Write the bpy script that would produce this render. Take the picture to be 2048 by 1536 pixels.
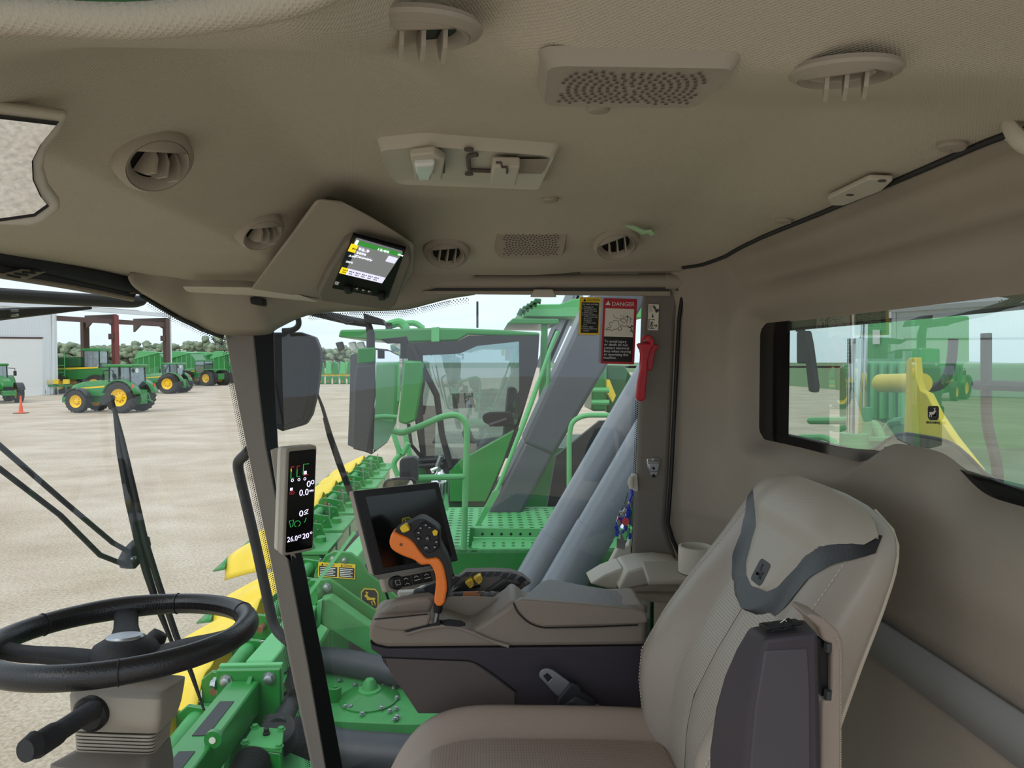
import bpy, bmesh, math, random
from mathutils import Vector, Matrix, noise

for o in list(bpy.data.objects):
    bpy.data.objects.remove(o, do_unlink=True)
random.seed(7)
SC = bpy.context.scene
COL = SC.collection
PI = math.pi
H = 3.4                      # camera height above the yard; everything is built camera-relative, lifted by H at the end

# ------------------------------------------------------------------ camera
F = 1420.0                   # focal length in px of the 2048 wide frame
PITCH = math.atan(48 / F)
YAW = math.atan(53 / F * math.cos(PITCH))
c_f = Vector((math.sin(YAW) * math.cos(PITCH), math.cos(YAW) * math.cos(PITCH), -math.sin(PITCH)))
c_r = Vector((math.cos(YAW), -math.sin(YAW), 0))
c_u = c_r.cross(c_f)
cam_d = bpy.data.cameras.new('camera')
cam_d.sensor_fit = 'HORIZONTAL'; cam_d.sensor_width = 36
cam_d.lens = F / 2048 * 36
cam_d.clip_start = 0.02; cam_d.clip_end = 1500
cam = bpy.data.objects.new('camera', cam_d)
COL.objects.link(cam)
cam.matrix_world = Matrix(((c_r.x, c_u.x, -c_f.x, 0), (c_r.y, c_u.y, -c_f.y, 0), (c_r.z, c_u.z, -c_f.z, H), (0, 0, 0, 1)))
SC.camera = cam

# ------------------------------------------------------------------ sky, sun, exposure
w = bpy.data.worlds.new('overcast_sky'); SC.world = w; w.use_nodes = True
nt = w.node_tree; nt.nodes.clear()
tc = nt.nodes.new('ShaderNodeTexCoord')
mp = nt.nodes.new('ShaderNodeMapping'); mp.inputs['Scale'].default_value = (1.2, 1.2, 4.5)
nz = nt.nodes.new('ShaderNodeTexNoise'); nz.inputs['Scale'].default_value = 1.6; nz.inputs['Detail'].default_value = 5
cr = nt.nodes.new('ShaderNodeValToRGB')
cr.color_ramp.elements[0].position = .30; cr.color_ramp.elements[0].color = (.56, .67, .80, 1)
cr.color_ramp.elements[1].position = .72; cr.color_ramp.elements[1].color = (.80, .86, .92, 1)
bg = nt.nodes.new('ShaderNodeBackground'); bg.inputs['Strength'].default_value = 1.0
wo = nt.nodes.new('ShaderNodeOutputWorld')
L = nt.links.new
L(tc.outputs['Generated'], mp.inputs['Vector']); L(mp.outputs['Vector'], nz.inputs['Vector'])
L(nz.outputs['Fac'], cr.inputs['Fac']); L(cr.outputs['Color'], bg.inputs['Color']); L(bg.outputs['Background'], wo.inputs['Surface'])
sun_d = bpy.data.lights.new('hazy_sun', 'SUN'); sun_d.energy = 0.8; sun_d.angle = math.radians(35); sun_d.color = (1, .96, .9)
sun = bpy.data.objects.new('hazy_sun', sun_d); COL.objects.link(sun)
sun.rotation_euler = (math.radians(38), math.radians(-25), 0)     # from the left door side, high
sun.location = (0, -5, 20)
vs = SC.view_settings
vs.view_transform = 'Standard'; vs.look = 'None'; vs.gamma = 1; vs.use_curve_mapping = False
vs.exposure = 0.55

# ------------------------------------------------------------------ pixel -> point
def ray(x, y):
    return c_r * ((x - 1024) / F) + c_u * ((768 - y) / F) + c_f
def px(x, y, Y=None, X=None, Z=None):
    d = ray(x, y)
    t = Y / d.y if Y is not None else (X / d.x if X is not None else Z / d.z)
    return d * t
def pxs(pts, **k): return [px(a, b, **k) for a, b in pts]

# ------------------------------------------------------------------ materials
def srgb(c):
    return tuple(((v / 255) / 12.92 if v <= 10 else (((v / 255) + .055) / 1.055) ** 2.4) for v in c) + (1,)
MATS = {}
def mat(name, rgb, rough=.5, metal=0, var=.0, vscale=8, bump=0, bscale=200, coat=0, spec=.5, rgb2=None, detail=4, stretch=None, emit=0):
    m = bpy.data.materials.new(name); m.use_nodes = True
    n = m.node_tree; b = n.nodes['Principled BSDF']
    c = srgb(rgb)
    b.inputs['Base Color'].default_value = c
    b.inputs['Roughness'].default_value = rough; b.inputs['Metallic'].default_value = metal
    b.inputs['Specular IOR Level'].default_value = spec
    if coat: b.inputs['Coat Weight'].default_value = coat; b.inputs['Coat Roughness'].default_value = .12
    if emit:
        b.inputs['Emission Color'].default_value = c; b.inputs['Emission Strength'].default_value = emit
    if var or bump or rgb2:
        t = n.nodes.new('ShaderNodeTexCoord'); src = t.outputs['Object']
        if stretch:
            mpn = n.nodes.new('ShaderNodeMapping'); mpn.inputs['Scale'].default_value = stretch
            n.links.new(src, mpn.inputs['Vector']); src = mpn.outputs['Vector']
        if var or rgb2:
            no = n.nodes.new('ShaderNodeTexNoise'); no.inputs['Scale'].default_value = vscale; no.inputs['Detail'].default_value = detail
            n.links.new(src, no.inputs['Vector'])
            r = n.nodes.new('ShaderNodeValToRGB'); e = r.color_ramp.elements
            c2 = srgb(rgb2) if rgb2 else tuple(min(1, v * (1 + var)) for v in c[:3]) + (1,)
            c1 = c if rgb2 else tuple(v * (1 - var) for v in c[:3]) + (1,)
            e[0].position = .32; e[0].color = c1; e[1].position = .68; e[1].color = c2
            n.links.new(no.outputs['Fac'], r.inputs['Fac']); n.links.new(r.outputs['Color'], b.inputs['Base Color'])
        if bump:
            nb = n.nodes.new('ShaderNodeTexNoise'); nb.inputs['Scale'].default_value = bscale; nb.inputs['Detail'].default_value = 2
            n.links.new(src, nb.inputs['Vector'])
            bp = n.nodes.new('ShaderNodeBump'); bp.inputs['Strength'].default_value = bump; bp.inputs['Distance'].default_value = .002
            n.links.new(nb.outputs['Fac'], bp.inputs['Height']); n.links.new(bp.outputs['Normal'], b.inputs['Normal'])
    MATS[name] = m
    return m
def perf(name, rgb, dot, scale):
    m = mat(name, rgb, .42, bump=.2, bscale=260)
    n = m.node_tree; b = n.nodes['Principled BSDF']
    t = n.nodes.new('ShaderNodeTexCoord'); v = n.nodes.new('ShaderNodeTexVoronoi'); v.inputs['Scale'].default_value = scale; v.inputs['Randomness'].default_value = 0
    r = n.nodes.new('ShaderNodeValToRGB'); r.color_ramp.elements[0].position = .20; r.color_ramp.elements[0].color = srgb(dot)
    r.color_ramp.elements[1].position = .27; r.color_ramp.elements[1].color = srgb(rgb)
    n.links.new(t.outputs['UV'], v.inputs['Vector']); n.links.new(v.outputs['Distance'], r.inputs['Fac']); n.links.new(r.outputs['Color'], b.inputs['Base Color'])
    return m
def glass(name, tint, refl=.0, dust=.0, dustcol=(.8, .8, .78, 1), ior=1.45):
    m = bpy.data.materials.new(name); m.use_nodes = True
    n = m.node_tree; n.nodes.clear()
    o = n.nodes.new('ShaderNodeOutputMaterial'); tr = n.nodes.new('ShaderNodeBsdfTransparent'); tr.inputs['Color'].default_value = tint
    g = n.nodes.new('ShaderNodeBsdfGlossy'); g.inputs['Roughness'].default_value = .0
    g.inputs['Color'].default_value = (1, 1, 1, 1)
    lw = n.nodes.new('ShaderNodeLayerWeight'); lw.inputs['Blend'].default_value = .5
    pw = n.nodes.new('ShaderNodeMath'); pw.operation = 'POWER'; pw.inputs[1].default_value = 5
    fr = n.nodes.new('ShaderNodeMath'); fr.operation = 'MULTIPLY_ADD'; fr.inputs[1].default_value = .9; fr.inputs[2].default_value = .05
    n.links.new(lw.outputs['Facing'], pw.inputs[0]); n.links.new(pw.outputs[0], fr.inputs[0])
    ad = n.nodes.new('ShaderNodeMath'); ad.operation = 'ADD'; ad.inputs[1].default_value = refl; ad.use_clamp = True
    mx = n.nodes.new('ShaderNodeMixShader')
    n.links.new(fr.outputs[0], ad.inputs[0]); n.links.new(ad.outputs[0], mx.inputs[0])
    n.links.new(tr.outputs[0], mx.inputs[1]); n.links.new(g.outputs[0], mx.inputs[2])
    out = mx.outputs[0]
    if dust:
        d = n.nodes.new('ShaderNodeBsdfTranslucent'); d.inputs['Color'].default_value = dustcol
        d2 = n.nodes.new('ShaderNodeBsdfDiffuse'); d2.inputs['Color'].default_value = dustcol
        md = n.nodes.new('ShaderNodeMixShader'); n.links.new(d.outputs[0], md.inputs[1]); n.links.new(d2.outputs[0], md.inputs[2])
        no = n.nodes.new('ShaderNodeTexNoise'); no.inputs['Scale'].default_value = 9; no.inputs['Detail'].default_value = 6
        t = n.nodes.new('ShaderNodeTexCoord'); n.links.new(t.outputs['Object'], no.inputs['Vector'])
        mu = n.nodes.new('ShaderNodeMath'); mu.operation = 'MULTIPLY'; mu.inputs[1].default_value = dust * 2
        n.links.new(no.outputs['Fac'], mu.inputs[0])
        m2 = n.nodes.new('ShaderNodeMixShader'); n.links.new(mu.outputs[0], m2.inputs[0])
        n.links.new(out, m2.inputs[1]); n.links.new(md.outputs[0], m2.inputs[2]); out = m2.outputs[0]
    n.links.new(out, o.inputs['Surface'])
    MATS[name] = m
    return m

mat('headliner', (190, 181, 165), .95, var=.04, vscale=3, bump=.35, bscale=700, spec=.2)
def weave(m, period, strength):
    n = m.node_tree; b = n.nodes['Principled BSDF']; t = n.nodes.new('ShaderNodeTexCoord'); old = b.inputs['Normal'].links[0].from_node
    ws = []
    for ang in (.6, .6 + PI / 2):
        mp = n.nodes.new('ShaderNodeMapping'); mp.inputs['Rotation'].default_value = (0, 0, ang)
        w_ = n.nodes.new('ShaderNodeTexWave'); w_.inputs['Scale'].default_value = 2 * PI / (20 * period)
        n.links.new(t.outputs['Object'], mp.inputs['Vector']); n.links.new(mp.outputs[0], w_.inputs['Vector']); ws.append(w_)
    mu = n.nodes.new('ShaderNodeMath'); mu.operation = 'MAXIMUM'
    n.links.new(ws[0].outputs['Fac'], mu.inputs[0]); n.links.new(ws[1].outputs['Fac'], mu.inputs[1])
    bp = n.nodes.new('ShaderNodeBump'); bp.inputs['Strength'].default_value = strength; bp.inputs['Distance'].default_value = .001
    n.links.new(mu.outputs[0], bp.inputs['Height']); n.links.new(old.outputs[0], bp.inputs['Normal']); n.links.new(bp.outputs[0], b.inputs['Normal'])
weave(MATS['headliner'], .0032, .5)
mat('rear_trim', (158, 148, 135), .85, var=.05, vscale=4, bump=.25, bscale=500, spec=.25)
mat('taupe', (162, 153, 140), .6, bump=.15, bscale=600, spec=.35)
mat('taupe_light', (196, 190, 177), .55, bump=.1, bscale=600, spec=.35)
mat('taupe_dark', (92, 83, 80), .62, bump=.2, bscale=500, spec=.35)
mat('console_top', (140, 128, 116), .5, bump=.25, bscale=450, spec=.4)
mat('lid_grain', (124, 122, 122), .45, bump=.6, bscale=260, spec=.5)
mat('plum_dark', (60, 54, 60), .55, bump=.2, bscale=500, spec=.4)
mat('pillar_taupe', (122, 115, 107), .65, bump=.15, bscale=500, spec=.3)
mat('leather', (166, 155, 143), .42, var=.03, vscale=5, bump=.25, bscale=260, spec=.5)
mat('leather_warm', (158, 142, 130), .45, var=.03, vscale=5, bump=.25, bscale=260, spec=.5)
mat('leather_light', (180, 171, 158), .40, bump=.2, bscale=300, spec=.5)
mat('leather_dark', (46, 46, 50), .40, bump=.25, bscale=300, spec=.5)
perf('leather_perf', (178, 169, 156), (126, 117, 107), 1)
mat('stitch', (196, 184, 166), .8)
mat('black', (22, 22, 24), .5, spec=.4)
mat('black_soft', (34, 34, 37), .6, bump=.3, bscale=400)
mat('wheel_leather', (30, 30, 33), .35, bump=.3, bscale=330, spec=.6)
mat('gloss_black', (10, 11, 13), .08, spec=.6)
mat('screen_off', (14, 14, 16), .12, spec=.5)
mat('panel_black', (12, 12, 14), .5, spec=.12)
mat('dark_grey', (62, 63, 66), .55, bump=.15, bscale=300)
mat('charcoal', (45, 46, 49), .6, bump=.25, bscale=120)
mat('green', (34, 128, 52), .35, var=.10, vscale=3, coat=.2)
mat('green_light', (92, 176, 108), .5, var=.05, vscale=5)
mat('green_dusty', (62, 148, 78), .55, var=.16, vscale=6)
mat('green_deep', (22, 92, 40), .5)
mat('yellow', (240, 208, 60), .45, var=.06, vscale=4)
mat('yellow_sign', (246, 205, 30), .5)
mat('yellow_rim', (245, 200, 20), .45)
mat('orange', (255, 132, 46), .38, bump=.1, bscale=300)
mat('cone_orange', (240, 92, 44), .6)
mat('red', (190, 22, 40), .35, spec=.5)
mat('red_sign', (186, 30, 46), .5)
mat('white', (235, 235, 232), .5)
mat('paper', (228, 224, 210), .6)
mat('chrome', (225, 228, 230), .12, metal=1)
mat('zinc', (176, 180, 184), .35, metal=.9)
mat('steel', (150, 152, 155), .3, metal=1)
mat('tyre', (52, 50, 48), .85, bump=.3, bscale=40)
mat('rubber', (28, 28, 30), .65)
mat('duct_dark', (78, 81, 88), .38, var=.06, vscale=4, bump=.2, bscale=60)
mat('duct_shiny', (122, 128, 136), .30, var=.06, vscale=3, spec=.9)
mat('hose', (58, 60, 66), .5, var=.1, vscale=6, bump=.3, bscale=40)
mat('frame_brown', (92, 70, 64), .7)
mat('frame_red', (132, 66, 62), .7)
mat('shed_white', (226, 230, 232), .5)
mat('wood', (150, 122, 96), .8, var=.15, vscale=12)
mat('mirror', (235, 238, 240), .02, metal=1)
mat('mirror_dark', (40, 42, 46), .06, metal=.6)
mat('leaf', (112, 130, 102), .9, var=.25, vscale=.9, rgb2=(150, 162, 136))
mat('bark', (84, 74, 64), .9)
mat('rust', (130, 84, 60), .8, var=.2, vscale=30)
mat('scr_green', (58, 150, 58), .4, emit=.45)
mat('scr_yellow', (250, 225, 30), .4, emit=.55)
mat('scr_grey', (150, 152, 156), .4, emit=.28)
mat('scr_lav', (214, 214, 238), .4, emit=.7)
mat('scr_white', (240, 240, 255), .4, emit=.9)
mat('led_white', (225, 215, 255), .4, emit=1.0)
mat('led_green', (60, 190, 100), .4, emit=.35)
mat('led_red', (190, 50, 55), .4, emit=.3)
mat('lens', (226, 232, 228), .08, spec=.8)
mat('blue', (30, 62, 190), .35, spec=.6)
mat('coral', (214, 80, 84), .5)
mat('mint', (186, 224, 176), .5)
mat('ochre_btn', (196, 128, 84), .55)
glass('cab_glass', (.97, .99, .98, 1), refl=-.01, dust=.02)
glass('side_glass', (.93, .97, .95, 1), refl=.0, dust=.022)
glass('rear_glass', (.74, .90, .80, 1), refl=.24, dust=.07, dustcol=(.75, .82, .76, 1))  # dust layer raised so it also gives the milky haze of reflections
glass('far_glass', (.55, .68, .68, 1), refl=.12, dust=.03)

# ------------------------------------------------------------------ mesh builder
ORG = {}
class MB:
    def __init__(s): s.v = []; s.f = []
    def add(s, vs_, fs):
        n = len(s.v); s.v += [Vector(p) for p in vs_]; s.f += [tuple(i + n for i in q) for q in fs]; return s
    def hexa(s, p):          # 8 points: bottom 4 ccw, top 4
        return s.add(p, [(0, 3, 2, 1), (4, 5, 6, 7), (0, 1, 5, 4), (1, 2, 6, 5), (2, 3, 7, 6), (3, 0, 4, 7)])
    def box(s, lo, hi):
        a, b = lo, hi
        return s.hexa([(a[0], a[1], a[2]), (b[0], a[1], a[2]), (b[0], b[1], a[2]), (a[0], b[1], a[2]),
                       (a[0], a[1], b[2]), (b[0], a[1], b[2]), (b[0], b[1], b[2]), (a[0], b[1], b[2])])
    def cbox(s, c, sz, M=None):
        pts = []
        for dz in (-.5, .5):
            for dx, dy in ((-.5, -.5), (.5, -.5), (.5, .5), (-.5, .5)):
                q = Vector((dx * sz[0], dy * sz[1], dz * sz[2]))
                pts.append(Vector(c) + ((M @ q) if M else q))
        return s.hexa(pts)
    def beam(s, a, b, w, h, up=(0, 0, 1)):
        a = Vector(a); b = Vector(b); d = (b - a).normalized(); u = Vector(up)
        r = d.cross(u)
        if r.length < 1e-5: r = d.cross(Vector((1, 0, 0)))
        r.normalize(); u = r.cross(d)
        p = []
        for e in (a, b):
            for i, j in ((-1, -1), (1, -1), (1, 1), (-1, 1)):
                p.append(e + r * (i * w / 2) + u * (j * h / 2))
        return s.hexa(p)
    def prism(s, pts, off):
        n = len(pts); off = Vector(off); P = [Vector(p) for p in pts]
        fs = [tuple(range(n)), tuple(range(2 * n - 1, n - 1, -1))] + [(i, i + n, (i + 1) % n + n, (i + 1) % n) for i in range(n)]
        return s.add(P + [p + off for p in P], fs)
    def rings(s, R, cap=True, closed=True):
        n = len(R[0]); base = []
        for r in R: base += list(r)
        fs = []
        for k in range(len(R) - 1):
            for i in range(n if closed else n - 1):
                j = (i + 1) % n
                fs.append((k * n + i, k * n + j, (k + 1) * n + j, (k + 1) * n + i))
        if cap and closed:
            fs.append(tuple(range(n - 1, -1, -1))); fs.append(tuple((len(R) - 1) * n + i for i in range(n)))
        return s.add(base, fs)
    def tube(s, path, r, n=10, cap=True, closed=False, flat=None):
        P = [Vector(p) for p in path]; m = len(P); R = []
        rr = r if isinstance(r, (list, tuple)) else [r] * m
        up = None
        for i in range(m):
            if closed: t = P[(i + 1) % m] - P[i - 1]
            else: t = P[min(i + 1, m - 1)] - P[max(i - 1, 0)]
            t.normalize()
            if up is None:
                up = Vector((0, 0, 1)) if abs(t.z) < .9 else Vector((1, 0, 0))
            up = (up - t * up.dot(t)).normalized(); sd = t.cross(up)
            fl = flat or 1
            R.append([P[i] + up * (math.cos(2 * PI * k / n) * rr[i]) + sd * (math.sin(2 * PI * k / n) * rr[i] * fl) for k in range(n)])
        if closed: R.append(R[0])
        return s.rings(R, cap=cap and not closed)
    def lathe(s, prof, org, axis=(0, 0, 1), n=24, cap=True, up=None):
        a = Vector(axis).normalized(); org = Vector(org)
        u = a.orthogonal().normalized() if up is None else (Vector(up) - a * a.dot(Vector(up))).normalized()
        v = a.cross(u)
        R = [[org + a * h + u * (math.cos(2 * PI * k / n) * r) + v * (math.sin(2 * PI * k / n) * r) for k in range(n)] for r, h in prof]
        return s.rings(R, cap=cap)
    def cyl(s, a, b, r, n=12):
        a = Vector(a); b = Vector(b)
        return s.lathe([(r, 0), (r, (b - a).length)], a, b - a, n)
    def grid(s, fn, nu, nv, skip=None):
        vs_ = [fn(i / nu, j / nv) for j in range(nv + 1) for i in range(nu + 1)]
        fs = []
        for j in range(nv):
            for i in range(nu):
                if skip and skip((i + .5) / nu, (j + .5) / nv): continue
                a = j * (nu + 1) + i; fs.append((a, a + 1, a + nu + 2, a + nu + 1))
        return s.add(vs_, fs)
    def sphere(s, c, r, n=12, m=8):
        rx, ry, rz = (r, r, r) if not isinstance(r, (tuple, list)) else r
        R = []
        for j in range(1, m):
            th = PI * j / m
            R.append([Vector((c[0] + rx * math.sin(th) * math.cos(2 * PI * k / n), c[1] + ry * math.sin(th) * math.sin(2 * PI * k / n), c[2] - rz * math.cos(th))) for k in range(n)])
        return s.rings(R)
    def build(s, name, m, parent=None, smooth=True, angle=35, bevel=0, seg=2, solid=0, sub=0, origin=None, crease=None):
        me = bpy.data.meshes.new(name)
        if parent is not None: po = ORG[parent]
        else: po = Vector((0, 0, 0))
        xs = [p.x for p in s.v]; ys = [p.y for p in s.v]; zs = [p.z for p in s.v]
        og = Vector(origin) if origin is not None else Vector(((min(xs) + max(xs)) / 2, (min(ys) + max(ys)) / 2, min(zs)))
        me.from_pydata([p - og for p in s.v], [], s.f)
        bm = bmesh.new(); bm.from_mesh(me)
        bmesh.ops.remove_doubles(bm, verts=bm.verts, dist=1e-6)
        loose = [v for v in bm.verts if not v.link_faces]
        if loose: bmesh.ops.delete(bm, geom=loose, context='VERTS')
        bmesh.ops.recalc_face_normals(bm, faces=bm.faces)
        bm.to_mesh(me); bm.free()
        if smooth:
            me.shade_smooth()
            me.set_sharp_from_angle(angle=math.radians(angle))
        me.materials.append(MATS[m])
        o = bpy.data.objects.new(name, me); COL.objects.link(o)
        if parent is not None: o.parent = parent
        o.location = og - po; ORG[o] = og
        if solid:
            md = o.modifiers.new('thickness', 'SOLIDIFY'); md.thickness = solid; md.offset = 0
        if bevel:
            md = o.modifiers.new('rounding', 'BEVEL'); md.width = bevel; md.segments = seg; md.limit_method = 'ANGLE'; md.angle_limit = math.radians(40)
            md.harden_normals = False
        if sub:
            md = o.modifiers.new('smooth', 'SUBSURF'); md.levels = sub; md.render_levels = sub
        return o
def tag(o, label, cat=None, group=None, kind=None):
    o['label'] = label
    if cat: o['category'] = cat
    if group: o['group'] = group
    if kind: o['kind'] = kind
    return o
def thing(name, label, cat, loc, group=None, kind=None):
    o = bpy.data.objects.new(name, None); COL.objects.link(o)
    o.empty_display_size = .05
    o.location = loc; ORG[o] = Vector(loc)
    return tag(o, label, cat, group, kind)
def share(o, parent, pos, rot=None, name=None):      # another object on the same mesh, at world point pos
    c = o.copy(); COL.objects.link(c); c.parent = parent
    c.location = Vector(pos) - (ORG[parent] if parent is not None else Vector((0, 0, 0))); ORG[c] = Vector(pos)
    if rot is not None: c.rotation_euler = rot
    return c
def dup(root, loc, rotz=0, label=None, scale=1):
    r = root.copy(); COL.objects.link(r); r.location = loc; r.rotation_euler = (0, 0, rotz); r.scale = (scale,) * 3
    if label: r['label'] = label
    for ch in list(root.children):
        c = ch.copy(); COL.objects.link(c); c.parent = r
        for g in list(ch.children):
            d = g.copy(); COL.objects.link(d); d.parent = c
    return r
def fillet(pts, r, n=5):
    P = [Vector(p) for p in pts]; out = [P[0]]
    for i in range(1, len(P) - 1):
        a = P[i - 1] - P[i]; b = P[i + 1] - P[i]
        d = min(r, a.length * .49, b.length * .49)
        p0 = P[i] + a.normalized() * d; p2 = P[i] + b.normalized() * d
        for k in range(n + 1):
            t = k / n; out.append(p0 * (1 - t) ** 2 + P[i] * (2 * t * (1 - t)) + p2 * t * t)
    out.append(P[-1]); return out
def rpoly(pts, r, n=4):                               # closed polygon with rounded corners
    P = [Vector(p) for p in pts]; out = []; m = len(P)
    for i in range(m):
        a = P[i - 1] - P[i]; b = P[(i + 1) % m] - P[i]
        d = min(r, a.length * .49, b.length * .49)
        p0 = P[i] + a.normalized() * d; p2 = P[i] + b.normalized() * d
        for k in range(n + 1):
            t = k / n; out.append(p0 * (1 - t) ** 2 + P[i] * (2 * t * (1 - t)) + p2 * t * t)
    return out
def smooth_path(pts, n=6):                            # Catmull-Rom
    P = [Vector(p) for p in pts]; P = [P[0] * 2 - P[1]] + P + [P[-1] * 2 - P[-2]]; out = []
    for i in range(1, len(P) - 2):
        a, b, c, d = P[i - 1:i + 3]
        for k in range(n):
            t = k / n
            out.append(.5 * ((2 * b) + (c - a) * t + (2 * a - 5 * b + 4 * c - d) * t * t + (3 * b - a - 3 * c + d) * t ** 3))
    out.append(P[-2]); return out
def smooth_closed(pts, n=4):                          # closed Catmull-Rom outline
    P = [Vector(p) for p in pts]; m = len(P); out = []
    for i in range(m):
        a, b, c, d = P[i - 1], P[i], P[(i + 1) % m], P[(i + 2) % m]
        for k in range(n):
            t = k / n
            out.append(.5 * ((2 * b) + (c - a) * t + (2 * a - 5 * b + 4 * c - d) * t * t + (3 * b - a - 3 * c + d) * t ** 3))
    return out
class Frame:                                          # flat panel: top-left, top-right, bottom-left
    def __init__(s, tl, tr, bl):
        s.o = Vector(tl); s.u = Vector(tr) - s.o; s.v = Vector(bl) - s.o
        s.n = s.v.cross(s.u).normalized()
        if s.n.dot(-s.o) < 0: s.n = -s.n             # towards the viewer side
    def p(s, u, v, d=0): return s.o + s.u * u + s.v * v + s.n * d
    def poly(s, pts, d=0): return [s.p(a, b, d) for a, b in pts]
    def rect(s, u0, v0, u1, v1, d=0): return s.poly([(u0, v0), (u1, v0), (u1, v1), (u0, v1)], d)
    def slab(s, u0, v0, u1, v1, d0, d1, mb=None, r=0):
        mb = mb or MB(); q = s.rect(u0, v0, u1, v1, d0)
        if r: q = rpoly(q, r)
        mb.prism(q, s.n * (d1 - d0)); return mb
def smoothstep(a, b, x):
    t = max(0, min(1, (x - a) / (b - a))); return t * t * (3 - 2 * t)
def text(name, body, org, right, up, size, m, parent, align='LEFT', th=.0004, width=None):
    cu = bpy.data.curves.new(name, 'FONT'); cu.body = body; cu.size = size; cu.align_x = align; cu.align_y = 'TOP'
    cu.resolution_u = 2; cu.extrude = th
    to = bpy.data.objects.new('tmp', cu)
    COL.objects.link(to)
    dg = bpy.context.evaluated_depsgraph_get()
    me = bpy.data.meshes.new_from_object(to.evaluated_get(dg))
    bpy.data.objects.remove(to, do_unlink=True)
    me.name = name
    right = Vector(right).normalized(); up = Vector(up).normalized(); nrm = right.cross(up)
    sx = 1
    if width and len(me.vertices):
        xs = [v.co.x for v in me.vertices]; ext = max(xs) - min(xs)
        if ext > 0: sx = width / ext
    og = Vector(org)
    for v in me.vertices:
        c = v.co; v.co = right * (c.x * sx) + up * c.y + nrm * c.z
    me.materials.clear(); me.materials.append(MATS[m])
    o = bpy.data.objects.new(name, me); COL.objects.link(o)
    o.parent = parent; o.location = og - (ORG[parent] if parent is not None else Vector((0, 0, 0))); ORG[o] = og
    return o
DEER = [(.06, .66), (.16, .74), (.24, .80), (.30, .79), (.34, .70), (.44, .62), (.62, .58), (.80, .60), (.90, .56), (.95, .60), (.94, .50), (.88, .44),
        (.93, .30), (.99, .14), (.92, .12), (.86, .27), (.74, .36), (.68, .28), (.78, .12), (.72, .10), (.60, .30), (.48, .34), (.34, .34), (.18, .30), (.06, .40),
        (.02, .34), (.14, .22), (.34, .24), (.30, .42), (.22, .58), (.12, .62)]
ANTLER = [(.24, .80), (.20, .90), (.12, .97), (.22, .93), (.24, .99), (.28, .90), (.36, .96), (.34, .90), (.42, .94), (.34, .86), (.30, .80)]
def emblem(parent, fr, u0, v0, u1, v1, back, fore, rim=None, d=.0006, flip=False):
    m = lambda x, y: (u0 + (u1 - u0) * (x if not flip else 1 - x), v0 + (v1 - v0) * (1 - y))
    oct_ = [(.1, 0), (.9, 0), (1, .12), (1, .8), (.82, 1), (.18, 1), (0, .8), (0, .12)]
    if rim:
        mb = MB(); mb.prism(fr.poly([m(*p) for p in oct_], d), fr.n * .0006); mb.build('badge_rim', rim, parent)
        sc = [(.5 + (x - .5) * .9, .5 + (y - .5) * .9) for x, y in oct_]
    else: sc = oct_
    mb = MB(); mb.prism(fr.poly([m(*p) for p in sc], d + .0004), fr.n * .0006); b = mb.build('badge', back, parent)
    mb = MB()
    for poly in (DEER, ANTLER):
        mb.prism(fr.poly([m(.14 + .72 * x, .12 + .76 * y) for x, y in poly], d + .0014), fr.n * .0004)
    mb.build('leaping_deer_mark', fore, b)
    return b
# ================================================================== CAB SHELL
def hull(pts):
    bm = bmesh.new()
    for p in pts: bm.verts.new(p)
    r = bmesh.ops.convex_hull(bm, input=bm.verts)
    bmesh.ops.delete(bm, geom=[e for e in r['geom_interior'] if isinstance(e, bmesh.types.BMVert)], context='VERTS')
    bmesh.ops.dissolve_limit(bm, angle_limit=math.radians(3), verts=bm.verts, edges=bm.edges)
    mb = MB(); bm.verts.index_update()
    mb.v = [v.co.copy() for v in bm.verts]; mb.f = [tuple(v.index for v in f.verts) for f in bm.faces]
    bm.free(); return mb
def interp(tab, x):
    if x <= tab[0][0]: return tab[0][1]
    for (a, b), (c, d) in zip(tab, tab[1:]):
        if x <= c: return b + (d - b) * (x - a) / (c - a)
    return tab[-1][1]
def ext(o, label, cat=None, group=None): return tag(o, label, cat, group)

# ---- headliner
def Xf(Y): return -.95 + .36 * (Y - 1.2) ** 2 + .012
def Xr(Y): return interp([(0, .63), (1.35, .63), (1.5, .605), (1.62, .57), (1.75, .525), (1.95, .46)], Y)
def zhead(X, Y):
    a = (.090 - .03 * smoothstep(.1, .5, X)) * smoothstep(1.45, 1.94, Y)
    Yc = .46 + .16 * smoothstep(-.13, -.02, X); zc = Yc * (.4575 - .048 * smoothstep(-.03, .08, X))          # low crest of the headliner on the door side
    if Y > Yc: a = max(a, (.318 - zc) * (1 - smoothstep(Yc, Yc + .30, Y)))
    else: a = .318 - zc - .28 * (Yc - Y)
    k = max(0, -.27 - X); b = .52 * (k * k / (k + .02) if k < .2 else .1818 + (k - .2) * .10)
    c = .045 * smoothstep(.38, .63, X)
    z = .318 - math.sqrt(a * a + b * b + c * c)
    # soft pods round the loudspeakers and the lamp panel
    for (cx, cy, sx, sy, h) in PODS: z -= h * math.exp(-(((X - cx) / sx) ** 2) ** 2 - (((Y - cy) / sy) ** 2) ** 2)
    return z
PODS = [(.115, 1.75, .115, .10, .010)]
def on_head(x, y):
    d = ray(x, y); t = .3
    while t < 4:
        p = d * t
        if p.z > zhead(p.x, p.y): break
        t += .004
    return d * t
def head_n(p):
    e = .01
    dx = (zhead(p.x + e, p.y) - zhead(p.x - e, p.y)) / (2 * e); dy = (zhead(p.x, p.y + e) - zhead(p.x, p.y - e)) / (2 * e)
    return Vector((dx, dy, -1)).normalized()
mb = MB()
def hd(u, v):
    Y = .45 + v * 1.47; a = Xf(Y); b = Xr(Y) + .09; X = a + (b - a) * u
    return Vector((X, Y, zhead(X, Y)))
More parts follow.
